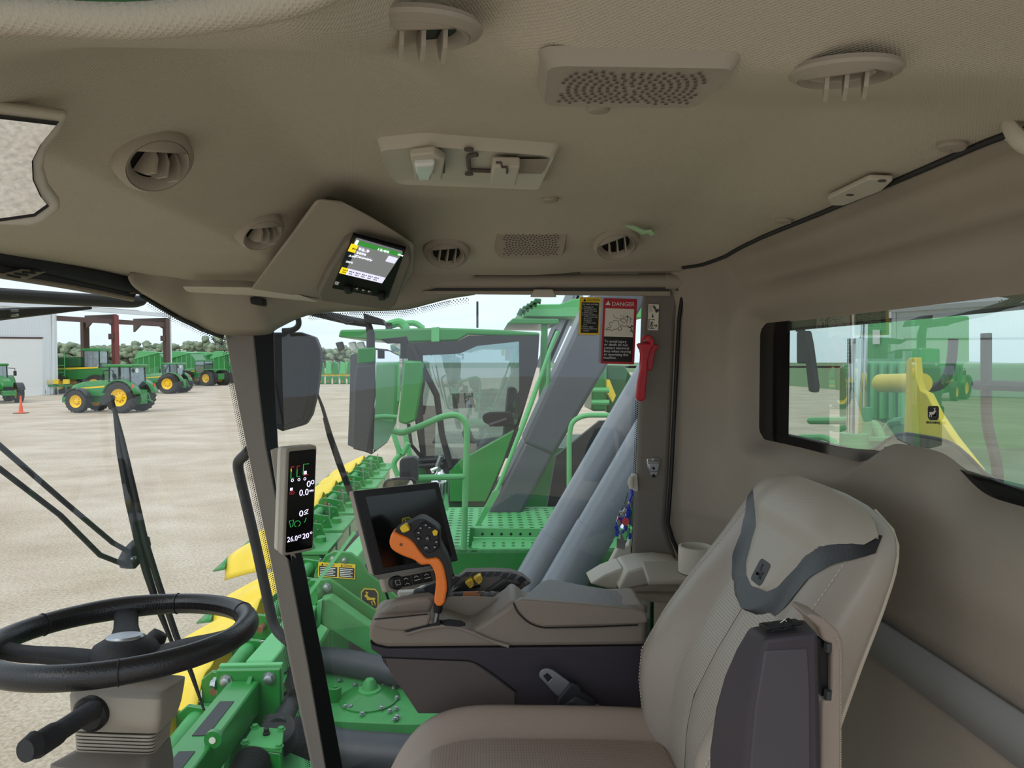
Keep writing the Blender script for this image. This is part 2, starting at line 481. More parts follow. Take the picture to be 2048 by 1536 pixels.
mb.grid(hd, 130, 120)
tag(mb.build('ceiling', 'headliner', angle=80), 'beige woven fabric headliner over the whole cab', 'ceiling', kind='structure')

# ---- roof shell above the headliner
mb = MB(); mb.prism([(-1.12, .02, .37), (-.98, 2.1, .37), (.72, 2.1, .37), (.74, .02, .37)], (0, 0, .16))  # unseen slab; overhang past the door added to shade the fabric edge
tag(mb.build('roof', 'green_deep', bevel=.02), 'green outer roof panel above the headliner', 'roof', kind='structure')
edge = [(x_, .45, zhead(x_, .45) - .004) for x_ in (-.74, -.62, -.5, -.4, -.3, -.2, -.1, -.07, -.04, 0, .05, .1, .2, .3, .4, .5, .6)]
mb = MB(); mb.tube(smooth_path(edge, 8), .0115, 14)
tag(mb.build('trim_1', 'headliner'), 'rolled fabric edge of the headliner above the open door', 'trim', kind='structure')
mb = MB()
E = smooth_path(edge, 6)
mb.rings([[p + Vector((0, -.006, .006)) for p in E], [p + Vector((0, -.004, .16)) for p in E]], closed=False)
tag(mb.build('trim_2', 'green_deep', solid=.01), 'dark green outer door header above the headliner edge', 'trim', kind='structure')

# ---- rear wall
PLAN = [(.2, .675), (1.0, .675), (1.3, .672), (1.6, .662), (1.75, .645), (1.85, .612), (1.93, .56), (1.97, .515), (1.99, .47)]
def rw_sdf(Y, z):          # rounded rectangle of the window recess, negative inside
    zb = -.226 + .05 * math.exp(-((Y - 1.16) / .13) ** 4); zt = .120
    cz = (zb + zt) / 2; hz = (zt - zb) / 2; cy = 1.16; hy = .632; r = .06
    qx = abs(Y - cy) - (hy - r); qz = abs(z - cz) - (hz - r)
    return math.hypot(max(qx, 0), max(qz, 0)) + min(max(qx, qz), 0) - r
def xwall(Y, z):
    X = interp(PLAN, Y)
    X -= .055 * smoothstep(.13, .30, z)
    X += (.016 * math.exp(-((z - .195) / .016) ** 2) - .012 * math.exp(-((z - .235) / .018) ** 2) - .010 * math.exp(-((z - .150) / .02) ** 2)) * smoothstep(1.9, 1.5, Y)      # folds above the window
    X += .062 * smoothstep(.016, -.046, rw_sdf(Y, z))
    X -= .022 * math.exp(-((z + .30) / .06) ** 2) * smoothstep(1.8, 1.5, Y)           # soft roll below the window
    X += .010 * smoothstep(-.41, -.445, z)
    return X
mb = MB()
def rwf(u, v):
    Y = .25 + 1.74 * (1 - (1 - u) ** 1.15); z = -1.35 + 1.71 * v
    for it in range(3):                               # snap the rim of the opening onto a clean outline
        s = rw_sdf(Y, z) + .049
        if abs(s) < .0095:
            gy = (rw_sdf(Y + 1e-4, z) - rw_sdf(Y - 1e-4, z)) / 2e-4; gz = (rw_sdf(Y, z + 1e-4) - rw_sdf(Y, z - 1e-4)) / 2e-4
            g2 = gy * gy + gz * gz
            if g2 > .1: Y -= gy * s / g2; z -= gz * s / g2
    return Vector((xwall(Y, z), Y, z))
def inv(u, v):
    Y = .25 + 1.74 * (1 - (1 - u) ** 1.15); z = -1.35 + 1.71 * v
    return rw_sdf(Y, z) < -.0495
mb.grid(rwf, 150, 200, skip=inv)
tag(mb.build('wall_rear', 'rear_trim', angle=80), 'moulded taupe rear cab wall with recessed window', 'wall', kind='structure')
mb = MB()
mb.grid(lambda u, v: Vector((interp(PLAN, .45 + 1.4 * u) + .052, .45 + 1.4 * u, -.25 + .38 * v)), 40, 2)
win_r = tag(mb.build('window_1', 'rear_glass'), 'green tinted rear cab window behind the seat', 'window', kind='structure')
gk = []
for i in range(180):
    a = 2 * PI * i / 180; lo_, hi_ = 0, .9
    for it in range(30):
        md_ = (lo_ + hi_) / 2; Yq, zq = 1.16 + math.cos(a) * md_ , -.035 + math.sin(a) * md_ * .3
        if rw_sdf(Yq, zq) < -.048: lo_ = md_
        else: hi_ = md_
    gk.append(Vector((xwall(1.16 + math.cos(a) * lo_, -.035 + math.sin(a) * lo_ * .3) - .001, 1.16 + math.cos(a) * lo_, -.035 + math.sin(a) * lo_ * .3)))
mb = MB(); mb.tube(gk, .0032, 8, closed=True); mb.build('gasket', 'black', win_r)
# maker's mark etched on the glass, meant to be read from outside
fg = Frame(px(1856, 812, X=.722), px(1878, 812, X=.722), px(1856, 840, X=.722)); fg.n = Vector((-1, 0, 0))
mb = MB(); mb.prism(fg.poly([(.1, 0), (.9, 0), (1, .12), (1, .8), (.82, 1), (.18, 1), (0, .8), (0, .12)]), (-.0005, 0, 0)); gbd = mb.build('glass_mark', 'black', win_r)
mb = MB()
for poly in (DEER, ANTLER): mb.prism(fg.poly([(.86 - .72 * x, .88 - .76 * y) for x, y in poly], .0008), (-.0004, 0, 0))
mb.build('leaping_deer_mark', 'paper', gbd)
text('lettering', 'JOHN DEERE', fg.p(1.1, 1.06, .0008), -fg.u, -fg.v, .0055, 'black', win_r, width=fg.u.length * 1.25)
# black ceramic border along the left end and sill of the rear glass
mb = MB()
mb.grid(lambda u, v: Vector((interp(PLAN, 1.63 + .19 * u) + .0495, 1.63 + .19 * u, -.24 + .37 * v)), 8, 2)
mb.build('frit_band', 'gloss_black', win_r)
mb = MB()
mb.grid(lambda u, v: Vector((interp(PLAN, .45 + 1.3 * u) + .0485, .45 + 1.3 * u, -.24 + v * (.062 + .012 * math.exp(-((.45 + 1.3 * u - 1.16) / .2) ** 4)))), 40, 2)
mb.build('frit_band', 'gloss_black', win_r)
mat('rear_rail', (150, 150, 148), .45, spec=.4)
# light lower rail of the rear wall
mb = MB()
mb.grid(lambda u, v: Vector((xwall(.3 + 1.2 * u, -.52 + .075 * v) - .004 - .006 * v, .3 + 1.2 * u, -.52 + .075 * v)), 20, 2)
tag(mb.build('baseboard_rear', 'rear_rail', solid=.006), 'smooth grey rail along the lower rear wall', 'baseboard', kind='structure')
# rubber seam headliner / rear wall
def seam_pt(y):
    X = .6
    for it in range(40): X = .5 * X + .5 * xwall(y, zhead(X, y))
    return Vector((X - .003, y, zhead(X, y) - .003))
mb = MB(); mb.tube([seam_pt(.47 + i * .0245) for i in range(60)], .005, 8)
tag(mb.build('trim_3', 'black_soft'), 'black rubber seam between headliner and rear wall', 'trim', kind='structure')

# ---- floor
mb = MB(); mb.box((-.9, .3, -1.42), (.72, 1.98, -1.38))
tag(mb.build('floor', 'taupe_dark'), 'dark rubber cab floor under the seat', 'floor', kind='structure')

# ---- windscreen (curved) and right-hand window
def wsf(Y, z):
    return Vector((Xf(Y) - .02 + .197 * (.2 - z) + .0 * Y, Y, z))
mb = MB(); mb.grid(lambda u, v: wsf(.42 + 1.58 * u, -1.3 + 1.5 * v), 30, 12)
tag(mb.build('window_2', 'cab_glass', angle=80), 'wide curved windscreen in front of the steering wheel', 'window', kind='structure')
mb = MB(); c = pxs([(470, 560), (1320, 545), (1300, 1290), (650, 1560)], Y=2.035)
mb.grid(lambda u, v: (c[0] * (1 - u) + c[1] * u) * (1 - v) + (c[3] * (1 - u) + c[2] * u) * v + Vector((0, .03 * math.sin(PI * u), 0)), 16, 6)
win_s = tag(mb.build('window_3', 'side_glass', angle=80), 'right-hand side window beside the armrest console', 'window', kind='structure')
# dotted black ceramic edges on the glass (frit): rows of small dots
mb = MB()
def dots(path, inward, rows=4, step=.0052, r=.0021):
    P = [Vector(p) for p in path]; acc = 0
    for a, b in zip(P, P[1:]):
        n = max(1, int((b - a).length / step))
        for i in range(n):
            for k in range(rows):
                c0 = a + (b - a) * ((i + (.5 if k % 2 else 0)) / n) + Vector(inward) * (.0047 * (k + .6))
                rr = r * (1 - .17 * k)
                mb.add([c0 + Vector((math.cos(q) * rr, 0, math.sin(q) * rr)) for q in [j * PI / 3 for j in range(6)]], [tuple(range(6))])
dots(smooth_path([px(618, 628, Y=2.018), px(700, 624, Y=2.018), px(800, 621, Y=2.018), px(850, 612, Y=2.018), px(900, 600, Y=2.018), px(940, 594, Y=2.018)], 6), (0, 0, -1))
dots(smooth_path([px(1277, 800, Y=2.018), px(1272, 950, Y=2.018), px(1256, 1100, Y=2.018)], 6), (-1, 0, 0), 2)
o = mb.build('frit_dots', 'gloss_black', win_s); o['kind'] = 'stuff'
mb = MB()
dots([px(448, 668, Y=1.99), px(470, 780, Y=1.99), px(492, 890, Y=1.99), px(545, 1140, Y=1.99), px(580, 1330, Y=1.99), px(622, 1536, Y=1.99)], (-1, 0, 0), 3)
dots(smooth_path([px(300, 600, Y=1.78), px(345, 628, Y=1.84), px(400, 655, Y=1.92), px(446, 690, Y=1.99)], 6), (-.4, 0, -.9), 4)
o = mb.build('frit_dots', 'gloss_black', bpy.data.objects['window_2']); o['kind'] = 'stuff'

# ---- front right pillar
PL = [(449, 660), (470, 780), (492, 890), (545, 1140), (580, 1330), (624, 1540)]
PM = [(506, 660), (518, 780), (531, 890), (580, 1140), (616, 1330), (652, 1540)]
PR = [(548, 660), (551, 780), (556, 890), (611, 1140), (648, 1330), (686, 1540)]
mb = MB()
R = [[px(a[0], a[1], Y=1.975), px(b[0], b[1], Y=1.945), px(b[0] + 6, b[1], Y=1.985), px(a[0] + 2, a[1], Y=2.01)] for a, b in zip(PL, PM)]
mb.rings(R)
ap = tag(mb.build('trim_4', 'pillar_taupe', bevel=.004), 'slim taupe front pillar beside the windscreen', 'pillar', kind='structure')
mb = MB()
R = [[px(a[0], a[1], Y=1.95), px(b[0], b[1], Y=1.99), px(b[0], b[1], Y=2.02), px(a[0], a[1], Y=2.02)] for a, b in zip(PM, PR)]
mb.rings(R); mb.build('pillar_seal', 'black', ap, bevel=.003)

# ---- corner cover from the headliner to the front pillar and along the side window top
bot = [(285, 585, 1.74), (320, 606, 1.79), (360, 630, 1.86), (405, 652, 1.93), (448, 668, 1.95), (530, 668, 1.95), (556, 655, 1.96), (600, 634, 1.98), (650, 623, 1.99), (740, 621, 2.0), (810, 618, 2.0), (860, 606, 2.0), (900, 596, 2.0), (950, 588, 2.0)]
top = [(262, 545, 1.66), (300, 545, 1.70), (340, 545, 1.72), (380, 545, 1.75), (430, 545, 1.76), (490, 545, 1.78), (520, 545, 1.80), (560, 545, 1.82), (620, 540, 1.85), (700, 530, 1.88), (780, 525, 1.90), (830, 520, 1.91), (880, 515, 1.92), (950, 515, 1.92)]
B_ = smooth_path([px(a, b, Y=c) for a, b, c in bot], 4); T_ = smooth_path([px(a, b, Y=c) for a, b, c in top], 4)
mb = MB(); rows = []
for k in range(9):
    t = k / 8
    rows.append([p * (1 - t) + q * t + Vector((0, -.035 * math.sin(PI * t), 0)) for p, q in zip(T_, B_)])
mb.rings(rows, closed=False)
tag(mb.build('trim_5', 'taupe', solid=.006, angle=80), 'taupe corner cover above the front pillar and side window', 'trim', kind='structure')
mb = MB()
mb.tube([px(a, b + 4, Y=c + .012) for a, b, c in bot[:5]], .010, 8)
tag(mb.build('trim_6', 'black'), 'black glass edge seal curving down to the front pillar', 'trim', kind='structure')

# ---- rear right pillar
BP = [(1284, 592), (1366, 545), (1352, 640), (1344, 800), (1336, 960), (1330, 1050), (1340, 1085), (1356, 1120), (1262, 1146), (1268, 1030), (1274, 900), (1279, 740)]
mb = MB(); mb.prism(pxs(BP, Y=1.955), (0.01, .05, 0))
bp = tag(mb.build('trim_7', 'pillar_taupe', bevel=.012, seg=3), 'taupe rear door pillar carrying the red hammer', 'pillar', kind='structure')
mb = MB(); mb.tube(pxs([(1288, 588), (1281, 740), (1276, 900), (1269, 1030), (1262, 1146)], Y=1.99), .004, 8)
mb.build('glass_seal', 'black', bp)
mb = MB(); mb.tube(pxs([(1372, 540), (1358, 640), (1350, 800), (1342, 960), (1336, 1046), (1346, 1080), (1362, 1114)], Y=1.945), .0055, 8); mb.build('gap_shade_line', 'black', bp)  # black tube paints the line of shade along the pillar edge
# dark strip standing in for the shade between pillar and rear wall
mb = MB(); mb.prism(pxs([(1358, 545), (1392, 500), (1400, 560), (1375, 640), (1362, 800), (1352, 960), (1346, 1040), (1366, 1110), (1340, 1120), (1326, 1050), (1334, 800)], Y=2.0), (0, .03, 0))
tag(mb.build('trim_8', 'black_soft'), 'dark strip standing in for shade behind the rear door pillar', 'trim', kind='structure')

# ---- valance above the roller blind
mb = MB(); mb.prism(pxs([(815, 547), (1000, 528), (1200, 510), (1396, 486), (1392, 541), (1168, 543), (1152, 531), (1036, 533), (1014, 545)], Y=1.90), (0, .05, 0))
tag(mb.build('trim_9', 'taupe', bevel=.005), 'long taupe valance above the rolled side blind', 'trim', kind='structure')

# ---- side roller blind
rs = thing('roller_blind', 'rolled up taupe side window blind with pull tab', 'blind', px(1090, 590, Y=1.95))
mb = MB(); mb.cyl(px(840, 563, Y=1.95), px(1348, 562, Y=1.95), .019, 20); mb.build('roller_tube', 'taupe', rs)
mb = MB(); mb.prism(pxs([(812, 520), (1392, 470), (1392, 545), (812, 552)], Y=1.985), (0, .03, 0)); mb.build('cassette', 'taupe', rs)
for a, b in ((830, 862), (1330, 1362)):
    mb = MB(); mb.cyl(px(a, 563, Y=1.95), px(b, 563, Y=1.95), .0225, 20); mb.build('end_cap', 'taupe', rs, bevel=.003)
mb = MB(); mb.prism(pxs([(1355, 545), (1384, 540), (1378, 556), (1372, 580), (1352, 582)], Y=1.94), (0, .04, 0)); mb.build('bracket', 'taupe_dark', rs, bevel=.003)
mb = MB(); mb.prism(pxs([(812, 545), (838, 546), (836, 560), (816, 558)], Y=1.945), (0, .04, 0)); mb.build('bracket', 'taupe_dark', rs, bevel=.003)
mb = MB(); mb.prism(pxs([(848, 575), (1338, 575), (1338, 583), (848, 581)], Y=1.945), (0, .003, 0)); mb.build('blind_fabric', 'dark_grey', rs)
mb = MB(); mb.prism(pxs([(845, 581), (1341, 582), (1341, 592), (845, 587)], Y=1.938), (0, .012, 0)); mb.build('bottom_rail', 'taupe', rs, bevel=.002)
mb = MB(); mb.prism(pxs([(1068, 578), (1106, 578), (1114, 594), (1060, 594)], Y=1.93), (0, .012, 0)); mb.build('pull_tab', 'taupe_light', rs, bevel=.004)

# ---- front roller sunshade, dark, along the top of the windscreen
fs_ = thing('front_roller_shade', 'dark rolled sunshade along the windscreen top', 'sunshade', px(150, 570, Y=1.5))
def fr_pt(x, y, off=0):  # on the curved windscreen head
    d = ray(x, y); t = .5
    while t < 4 and (d * t).x > Xf((d * t).y) + off: t += .004
    return d * t
mb = MB(); mb.tube(smooth_path([fr_pt(-160, 468), fr_pt(0, 508), fr_pt(150, 543), fr_pt(292, 577)], 5), .019, 14); mb.build('roller_tube', 'charcoal', fs_)
mb = MB()
A_ = smooth_path([fr_pt(-160, 488, -.012), fr_pt(0, 520, -.012), fr_pt(150, 553, -.012), fr_pt(272, 584, -.012)], 5)
B2 = smooth_path([fr_pt(-160, 520, -.012), fr_pt(0, 548, -.012), fr_pt(150, 573, -.012), fr_pt(266, 596, -.012)], 5)
mb.rings([A_, B2], closed=False); mb.build('shade_cassette', 'dark_grey', fs_, solid=.008)
mb = MB(); mb.tube([p + Vector((0, 0, -.003)) for p in B2], .006, 8); mb.build('bottom_rail', 'taupe', fs_)
mb = MB(); mb.prism([fr_pt(2, 549, .01), fr_pt(45, 538, .01), fr_pt(103, 541, .01), fr_pt(55, 559, .01)], (-.006, 0, 0)); pt = mb.build('pull_tab', 'taupe', fs_, bevel=.003)
mb = MB()
for k in range(4):
    a = fr_pt(14 + k * 16, 550 - k * 3, .018); b = fr_pt(40 + k * 15, 555 - k * 4.2, .018)
    mb.tube([a, b], .0022, 6)
mb.build('grip_slots', 'charcoal', pt)
mb = MB(); mb.prism([fr_pt(268, 578, .012), fr_pt(312, 582, .012), fr_pt(306, 590, .012), fr_pt(268, 588, .012)], (-.012, 0, 0)); mb.build('end_bracket', 'taupe_dark', fs_, bevel=.002)

# ================================================================== CEILING FITTINGS
def frame_at(p, yaw=0):
    n = head_n(p); xd = Vector((math.cos(yaw), math.sin(yaw), 0)); xd = (xd - n * xd.dot(n)).normalized(); yd = n.cross(xd)
    return n, xd, yd
def tilted(p, turn, lean):
    n = (head_n(p) + Vector(lean)).normalized(); xd = Vector((math.cos(turn), math.sin(turn), 0)); xd = (xd - n * xd.dot(n)).normalized()
    return n, xd, n.cross(xd)
def vent(x, y, label, turn, r=.054, opened=.9, lean=(0, 0, 0), at=None):
    p = on_head(x, y) if at is None else px(x, y, Y=at); n, xd, yd = tilted(p, turn, lean)
    if at is not None: n = Vector((0, .15, -1)).normalized(); xd = Vector((math.cos(turn), math.sin(turn), 0)); xd = (xd - n * xd.dot(n)).normalized(); yd = n.cross(xd)
    t = thing('air_vent', label, 'vent', p, 'round air vents in the headliner')
    sk_ = math.sin(head_n(p).angle(n)) * r * .8 if at is None else .0; q = p + n * (sk_ - .006)
    hs = 1 if at is None else .5
    mb = MB(); mb.lathe([(r * .6, .004 * hs), (r * .74, .016 * hs), (r * .80, .018 * hs), (r * .82, .0155 * hs), (r * .84, .018 * hs), (r, .010 * hs), (r * 1.03, .002), (r * (1.08 if hs == 1 else .98), -.004 * hs - sk_), (r * (1.12 if hs == 1 else .9), -.006 * hs - sk_ * 2)], q, n, 36, cap=False); mb.build('bezel', 'taupe', t)
    mb = MB(); mb.lathe([(r * .64, .002), (.001, .001)], q, n, 28, cap=False); mb.build('throat', 'black', t)
    mb = MB(); mb.add([q + n * .0165 * hs + xd * (math.cos(a) * r * .80) + yd * (math.sin(a) * r * .80) for a in [i * PI * .62 / 14 + PI * .30 for i in range(15)]], [tuple(range(15))])
    mb.build('ball_cover', 'taupe', t, solid=.003)
    for k in (-.34, .0, .34):
        mb = MB(); c = q + xd * (k * r) + n * .004
        h = r * .52
        hl = 1 if at is None else .72
        prof = [c - yd * h, c - yd * h * .55 + n * .020 * hl, c + n * (.026 * opened + .008) * hl, c + yd * h * .55 + n * .020 * hl, c + yd * h * .8]
        mb.prism(prof, xd * .0035 + n * .0005); mb.build('louvre', 'taupe', t)
    return t
vent(893, 497, 'round air vent over the side window nearest the radio', .25, lean=(0, -.35, 0))
vent(1230, 478, 'round air vent over the side window nearest the rear door pillar', -.2, lean=(0, -.38, 0))
vent(838, 68, 'round air vent near the top centre beside the open door header', .2, r=.050, at=.58)
vent(1688, 152, 'round air vent at upper right with its louvres swung out', -.4, r=.046, at=.625)
vent(300, 305, 'large looking round air vent beside the tilted ceiling mirror', 1.15, r=.046, lean=(.22, -.42, 0))
vent(515, 452, 'round air vent between ceiling mirror and radio housing', 1.0, r=.044, lean=(.15, -.42, 0))

def grille(x, y, label, w, d, lean=(0, 0, 0), at=None):
    p = on_head(x, y) if at is None else px(x, y, Y=at); n, xd, yd = tilted(p, 0, lean)
    if at is not None: n = Vector((0, .02, -1)).normalized(); xd = Vector((1, 0, 0)); yd = n.cross(xd)
    t = thing('speaker_grille', label, 'speaker', p, 'loudspeaker grilles in the headliner')
    def P(a, b, h): return p + xd * a + yd * b + n * h
    mb = MB(); o_ = rpoly([P(-w * .5, -d * .5, -.006), P(w * .5, -d * .5, -.006), P(w * .54, d * .5, -.006), P(-w * .54, d * .5, -.006)], .018)
    i_ = rpoly([P(-w * .46, -d * .44, .008), P(w * .46, -d * .44, .008), P(w * .49, d * .44, .008), P(-w * .49, d * .44, .008)], .016)
    f_ = rpoly([P(-w * .40, -d * .36, .007), P(w * .40, -d * .36, .007), P(w * .42, d * .36, .007), P(-w * .42, d * .36, .007)], .014)
    mb.rings([o_, i_, f_], cap=True); mb.build('surround', 'taupe', t)
    mb = MB()
    for k in range(1, 14):
        rr = k * .0072; m = int(rr * 2 * PI / .0078)
        for j in range(m):
            a = 2 * PI * j / m + k * .3; A = math.cos(a) * rr; B = math.sin(a) * rr
            if abs(A) < w * .385 and abs(B) < d * .34:
                c = P(A, B, .0085)
                mb.add([c + xd * (.0022 * math.cos(q)) + yd * (.0022 * math.sin(q)) for q in [i * PI / 3 for i in range(6)]], [tuple(range(6))])
    o = mb.build('perforations', 'taupe_dark', t, smooth=False); o['kind'] = 'stuff'
grille(1062, 482, 'perforated speaker grille above the rolled side blind', .165, .115, (0, -.25, 0))
grille(1262, 160, 'perforated speaker grille near the top edge, seen very flat', .165, .115, at=.655)

def plug(x, y, label, r=.0165):
    p = on_head(x, y); n = head_n(p)
    mb = MB(); mb.lathe([(r, -.003), (r, .004), (r * .86, .007), (.001, .0085)], p, n, 24, cap=False)
    tag(mb.build('headliner_plug', 'taupe', origin=p), label, 'plug', 'headliner fixing plugs')
plug(1197, 213, 'round fixing plug below the topmost speaker grille', .0145)
plug(1100, 396, 'round fixing plug between lamp panel and side speaker')
plug(1905, 287, 'round fixing plug at far right near the coat hook', .0175)
plug(1568, 438, 'round fixing plug close to the rear wall seam')

# lamp panel
p = on_head(940, 308); n, xd, yd = frame_at(p)
lp = thing('lamp_panel', 'overhead beige lamp panel with reading light and clip', 'light', p)
def P(a, b, h): return p + xd * a + yd * b + n * h
def on_panel(x, y, h=.012):
    d = ray(x, y); q = p + n * h; return d * (q.dot(n) / d.dot(n))
o_ = [on_panel(*q, -.004) for q in [(750, 267), (848, 257), (1126, 280), (1088, 358), (790, 345), (766, 322)]]
c_ = sum(o_, Vector()) / 6
mb = MB(); mb.rings([rpoly(o_, .014), rpoly([c_ + (q - c_) * .93 + n * .022 for q in o_], .014), rpoly([c_ + (q - c_) * .83 + n * .018 for q in o_], .014)]); mb.build('panel', 'taupe_light', lp)
hh = .019
mb = MB(); mb.prism([on_panel(*q, hh) for q in [(820, 295), (868, 290), (890, 303), (884, 345), (832, 350)]], n * .012); ln = mb.build('lamp_housing', 'taupe_light', lp, bevel=.003)
mb = MB(); mb.prism([on_panel(*q, hh + .010) for q in [(828, 316), (870, 314), (862, 345), (833, 347)]], n * .012); mb.build('lens', 'lens', ln, bevel=.004)
mb = MB(); mb.prism([on_panel(*q, hh) for q in [(872, 310), (890, 310), (890, 336), (874, 336)]], n * .009); mb.build('rocker_switch', 'dark_grey', lp, bevel=.002)
for q in ((938, 297), (938, 346)):
    mb = MB(); mb.lathe([(.007, 0), (.007, .003), (.001, .003)], on_panel(*q, hh - .002), n, 18); mb.build('screw_hole', 'taupe_dark', lp)
mb = MB(); mb.tube(fillet([on_panel(*q, hh) for q in [(955, 309), (936, 312), (938, 340), (985, 342)]], .012), .0035, 8); mb.build('clip_slot', 'taupe_dark', lp)
mb = MB(); mb.prism([on_panel(*q, hh) for q in [(985, 312), (1040, 313), (1032, 352), (980, 348)]], n * .016); ck = mb.build('clip', 'taupe_light', lp, bevel=.003)
mb = MB(); mb.tube([on_panel(*q, hh + .017) for q in [(992, 325), (1002, 325), (1004, 334), (1014, 334), (1014, 346)]], .0018, 6); mb.build('clip_groove', 'taupe_dark', ck)
mb = MB(); mb.prism([on_panel(*q, hh) for q in [(1036, 318), (1096, 318), (1084, 346), (1032, 345)]], n * .0015); mb.build('clip_bed', 'rear_trim', lp)

# mounting plate on the rear seam
p = on_head(1715, 380); n, xd, yd = frame_at(p)
def on_pl(x, y, h):
    d = ray(x, y); q = p + n * h; return d * (q.dot(n) / d.dot(n))
mp_ = thing('mounting_plate', 'flat beige mounting plate with two screw holes by the seam', 'bracket', p)
mb = MB(); mb.prism(rpoly([on_pl(*q, .004) for q in [(1656, 388), (1738, 348), (1788, 350), (1764, 372), (1690, 402), (1664, 402)]], .006), n * .008); mb.build('plate', 'taupe_light', mp_, bevel=.002)
for q in ((1700, 389), (1764, 361)):
    mb = MB(); mb.lathe([(.006, 0), (.006, .0012), (.001, .0012)], on_pl(*q, .0115), n, 16); mb.build('screw_hole', 'taupe_dark', mp_)
# coat hook at the right edge
p = on_head(2035, 262); n, xd, yd = frame_at(p)
ch = thing('coat_hook', 'beige coat hook at the right edge of the headliner', 'hook', p)
mb = MB(); mb.tube(smooth_path([px(2012, 228, Y=.80), px(2020, 255, Y=.79), px(2045, 285, Y=.78), px(2085, 300, Y=.77)], 5), [.008 + .0006 * min(i, 8) for i in range(16)], 12, flat=.6); mb.build('hook', 'taupe_light', ch)
mb = MB(); mb.prism([p + xd * a + yd * b - n * .002 for a, b in ((-.01, -.012), (.06, -.012), (.06, .02), (-.01, .02))], n * .012); mb.build('hook_base', 'taupe_light', ch, bevel=.004)
# pale green plastic tool stuck behind the vent
p = on_head(1280, 460); n = head_n(p)
def on_q(x, y, h):
    d = ray(x, y); q = p + n * h; return d * (q.dot(n) / d.dot(n))
mb = MB(); mb.prism([on_q(*q, .012) for q in [(1250, 450), (1268, 451), (1290, 460), (1303, 459), (1311, 466), (1300, 470), (1296, 464), (1284, 467), (1268, 458)]], n * .003)
tag(mb.build('plastic_clip', 'mint', bevel=.0008), 'pale green plastic clip sticking out beside the vent', 'clip')

# tilted mirror at the left edge of the headliner
p = px(60, 330, Y=.70)
def on_m(x, y, h=0):
    nn = Vector((.45, -.78, -.45)).normalized(); d = ray(x, y); q = p + nn * h; return d * (q.dot(nn) / d.dot(nn)), nn
mi = thing('ceiling_mirror', 'tilted interior mirror with grey rim at the left edge', 'mirror', p)
om = [(-140, 190), (0, 206), (140, 226), (118, 268), (92, 300), (86, 340), (96, 375), (118, 404), (122, 420), (90, 445), (60, 455), (0, 452), (-140, 440)]
im = [(-140, 215), (0, 229), (118, 243), (84, 285), (66, 320), (68, 360), (84, 395), (98, 412), (70, 432), (0, 442), (-140, 430)]
nn = on_m(0, 0)[1]
mb = MB(); mb.prism([on_m(*q, 0)[0] for q in om], -nn * .022); mb.build('rim', 'taupe_light', mi, bevel=.006, seg=3)
mb = MB(); mb.prism([on_m(*q, .001)[0] for q in im], nn * .002); mb.build('seal', 'black', mi)
c0 = sum((on_m(*q, 0)[0] for q in im), Vector()) / len(im)
mb = MB(); mb.prism([c0 + (on_m(*q, .0035)[0] - c0) * .93 for q in im], nn * .002); mb.build('mirror_glass', 'mirror', mi)
mb = MB(); mb.prism([on_m(*q, -.02)[0] for q in [(-140, 186), (20, 200), (90, 208), (70, 180), (0, 160), (-140, 150)]], -nn * .03); mb.build('mirror_hood', 'charcoal', mi, bevel=.008, seg=3)
# ================================================================== RADIO POD
def rY(y): return 1.25 + (y - 398) / 192 * .47
def rp(x, y, dy=0): return px(x, y, Y=rY(y) + dy)
rd = thing('radio_pod', 'overhead radio pod with lit touchscreen at the front corner', 'radio', rp(690, 600))
F_ = [(648, 398), (684, 402), (740, 432), (790, 462), (828, 488), (826, 540), (800, 588), (762, 612), (736, 613), (600, 588), (592, 574)]
pn_ = (rp(600, 588) - rp(648, 398)).cross(rp(828, 488) - rp(648, 398)).normalized()
if pn_.dot(-rp(648, 398)) < 0: pn_ = -pn_
def pod(x, y, d=0):
    D = ray(x, y); q = rp(648, 398) + pn_ * d; return D * (q.dot(pn_) / D.dot(pn_))
pts = [pod(*q) for q in F_] + [px(500, 577, Y=1.66), px(508, 566, Y=1.64), px(632, 398, Y=1.23), px(620, 420, Y=1.28), px(560, 500, Y=1.46)]
pts += [p * 1.14 for p in pts[0:8]]
hull(pts).build('housing', 'taupe', rd, bevel=.006, seg=3)
fr = Frame(pod(706, 462), pod(817, 492), pod(650, 580)); fr.n = pn_
mb = MB(); mb.prism(rpoly([pod(a, b, -.005) for a, b in [(690, 462), (708, 454), (818, 486), (822, 500), (790, 592), (776, 602), (640, 582), (634, 568), (656, 520)]], .010), fr.n * .026)
bz = mb.build('bezel', 'pillar_taupe', rd, bevel=.006, seg=3)
def rf(x, y, d=.028):
    return pod(x, y, d)
mb = MB(); mb.prism([rf(a, b, .017) for a, b in [(706, 464), (812, 492), (776, 593), (664, 572)]], fr.n * .006); mb.build('glass_panel', 'panel_black', rd, bevel=.002)
sc_ = Frame(rf(713, 479), rf(805, 505.5), rf(680, 545.5)); sc_.n = fr.n
mb = MB(); sc_.slab(0, 0, 1, 1, -.004, .0004, mb); scr = mb.build('screen', 'scr_grey', rd)
def sp(name, m, u0, v0, u1, v1, d=.0012):
    mb = MB(); sc_.slab(u0, v0, u1, v1, .0004, d, mb); return mb.build(name, m, scr)
sp('title_bar', 'scr_green', .0, 0, 1, .11); sp('home_icon', 'scr_white', .0, .0, .05, .11, .0016)
sp('tab', 'scr_yellow', -.06, .125, .085, .33); sp('tab', 'gloss_black', -.06, .34, .085, .52); sp('tab', 'gloss_black', -.06, .53, .085, .69); sp('tab', 'gloss_black', -.06, .70, .085, .80)
sp('preset_button', 'scr_yellow', -.02, .81, .125, 1.0)
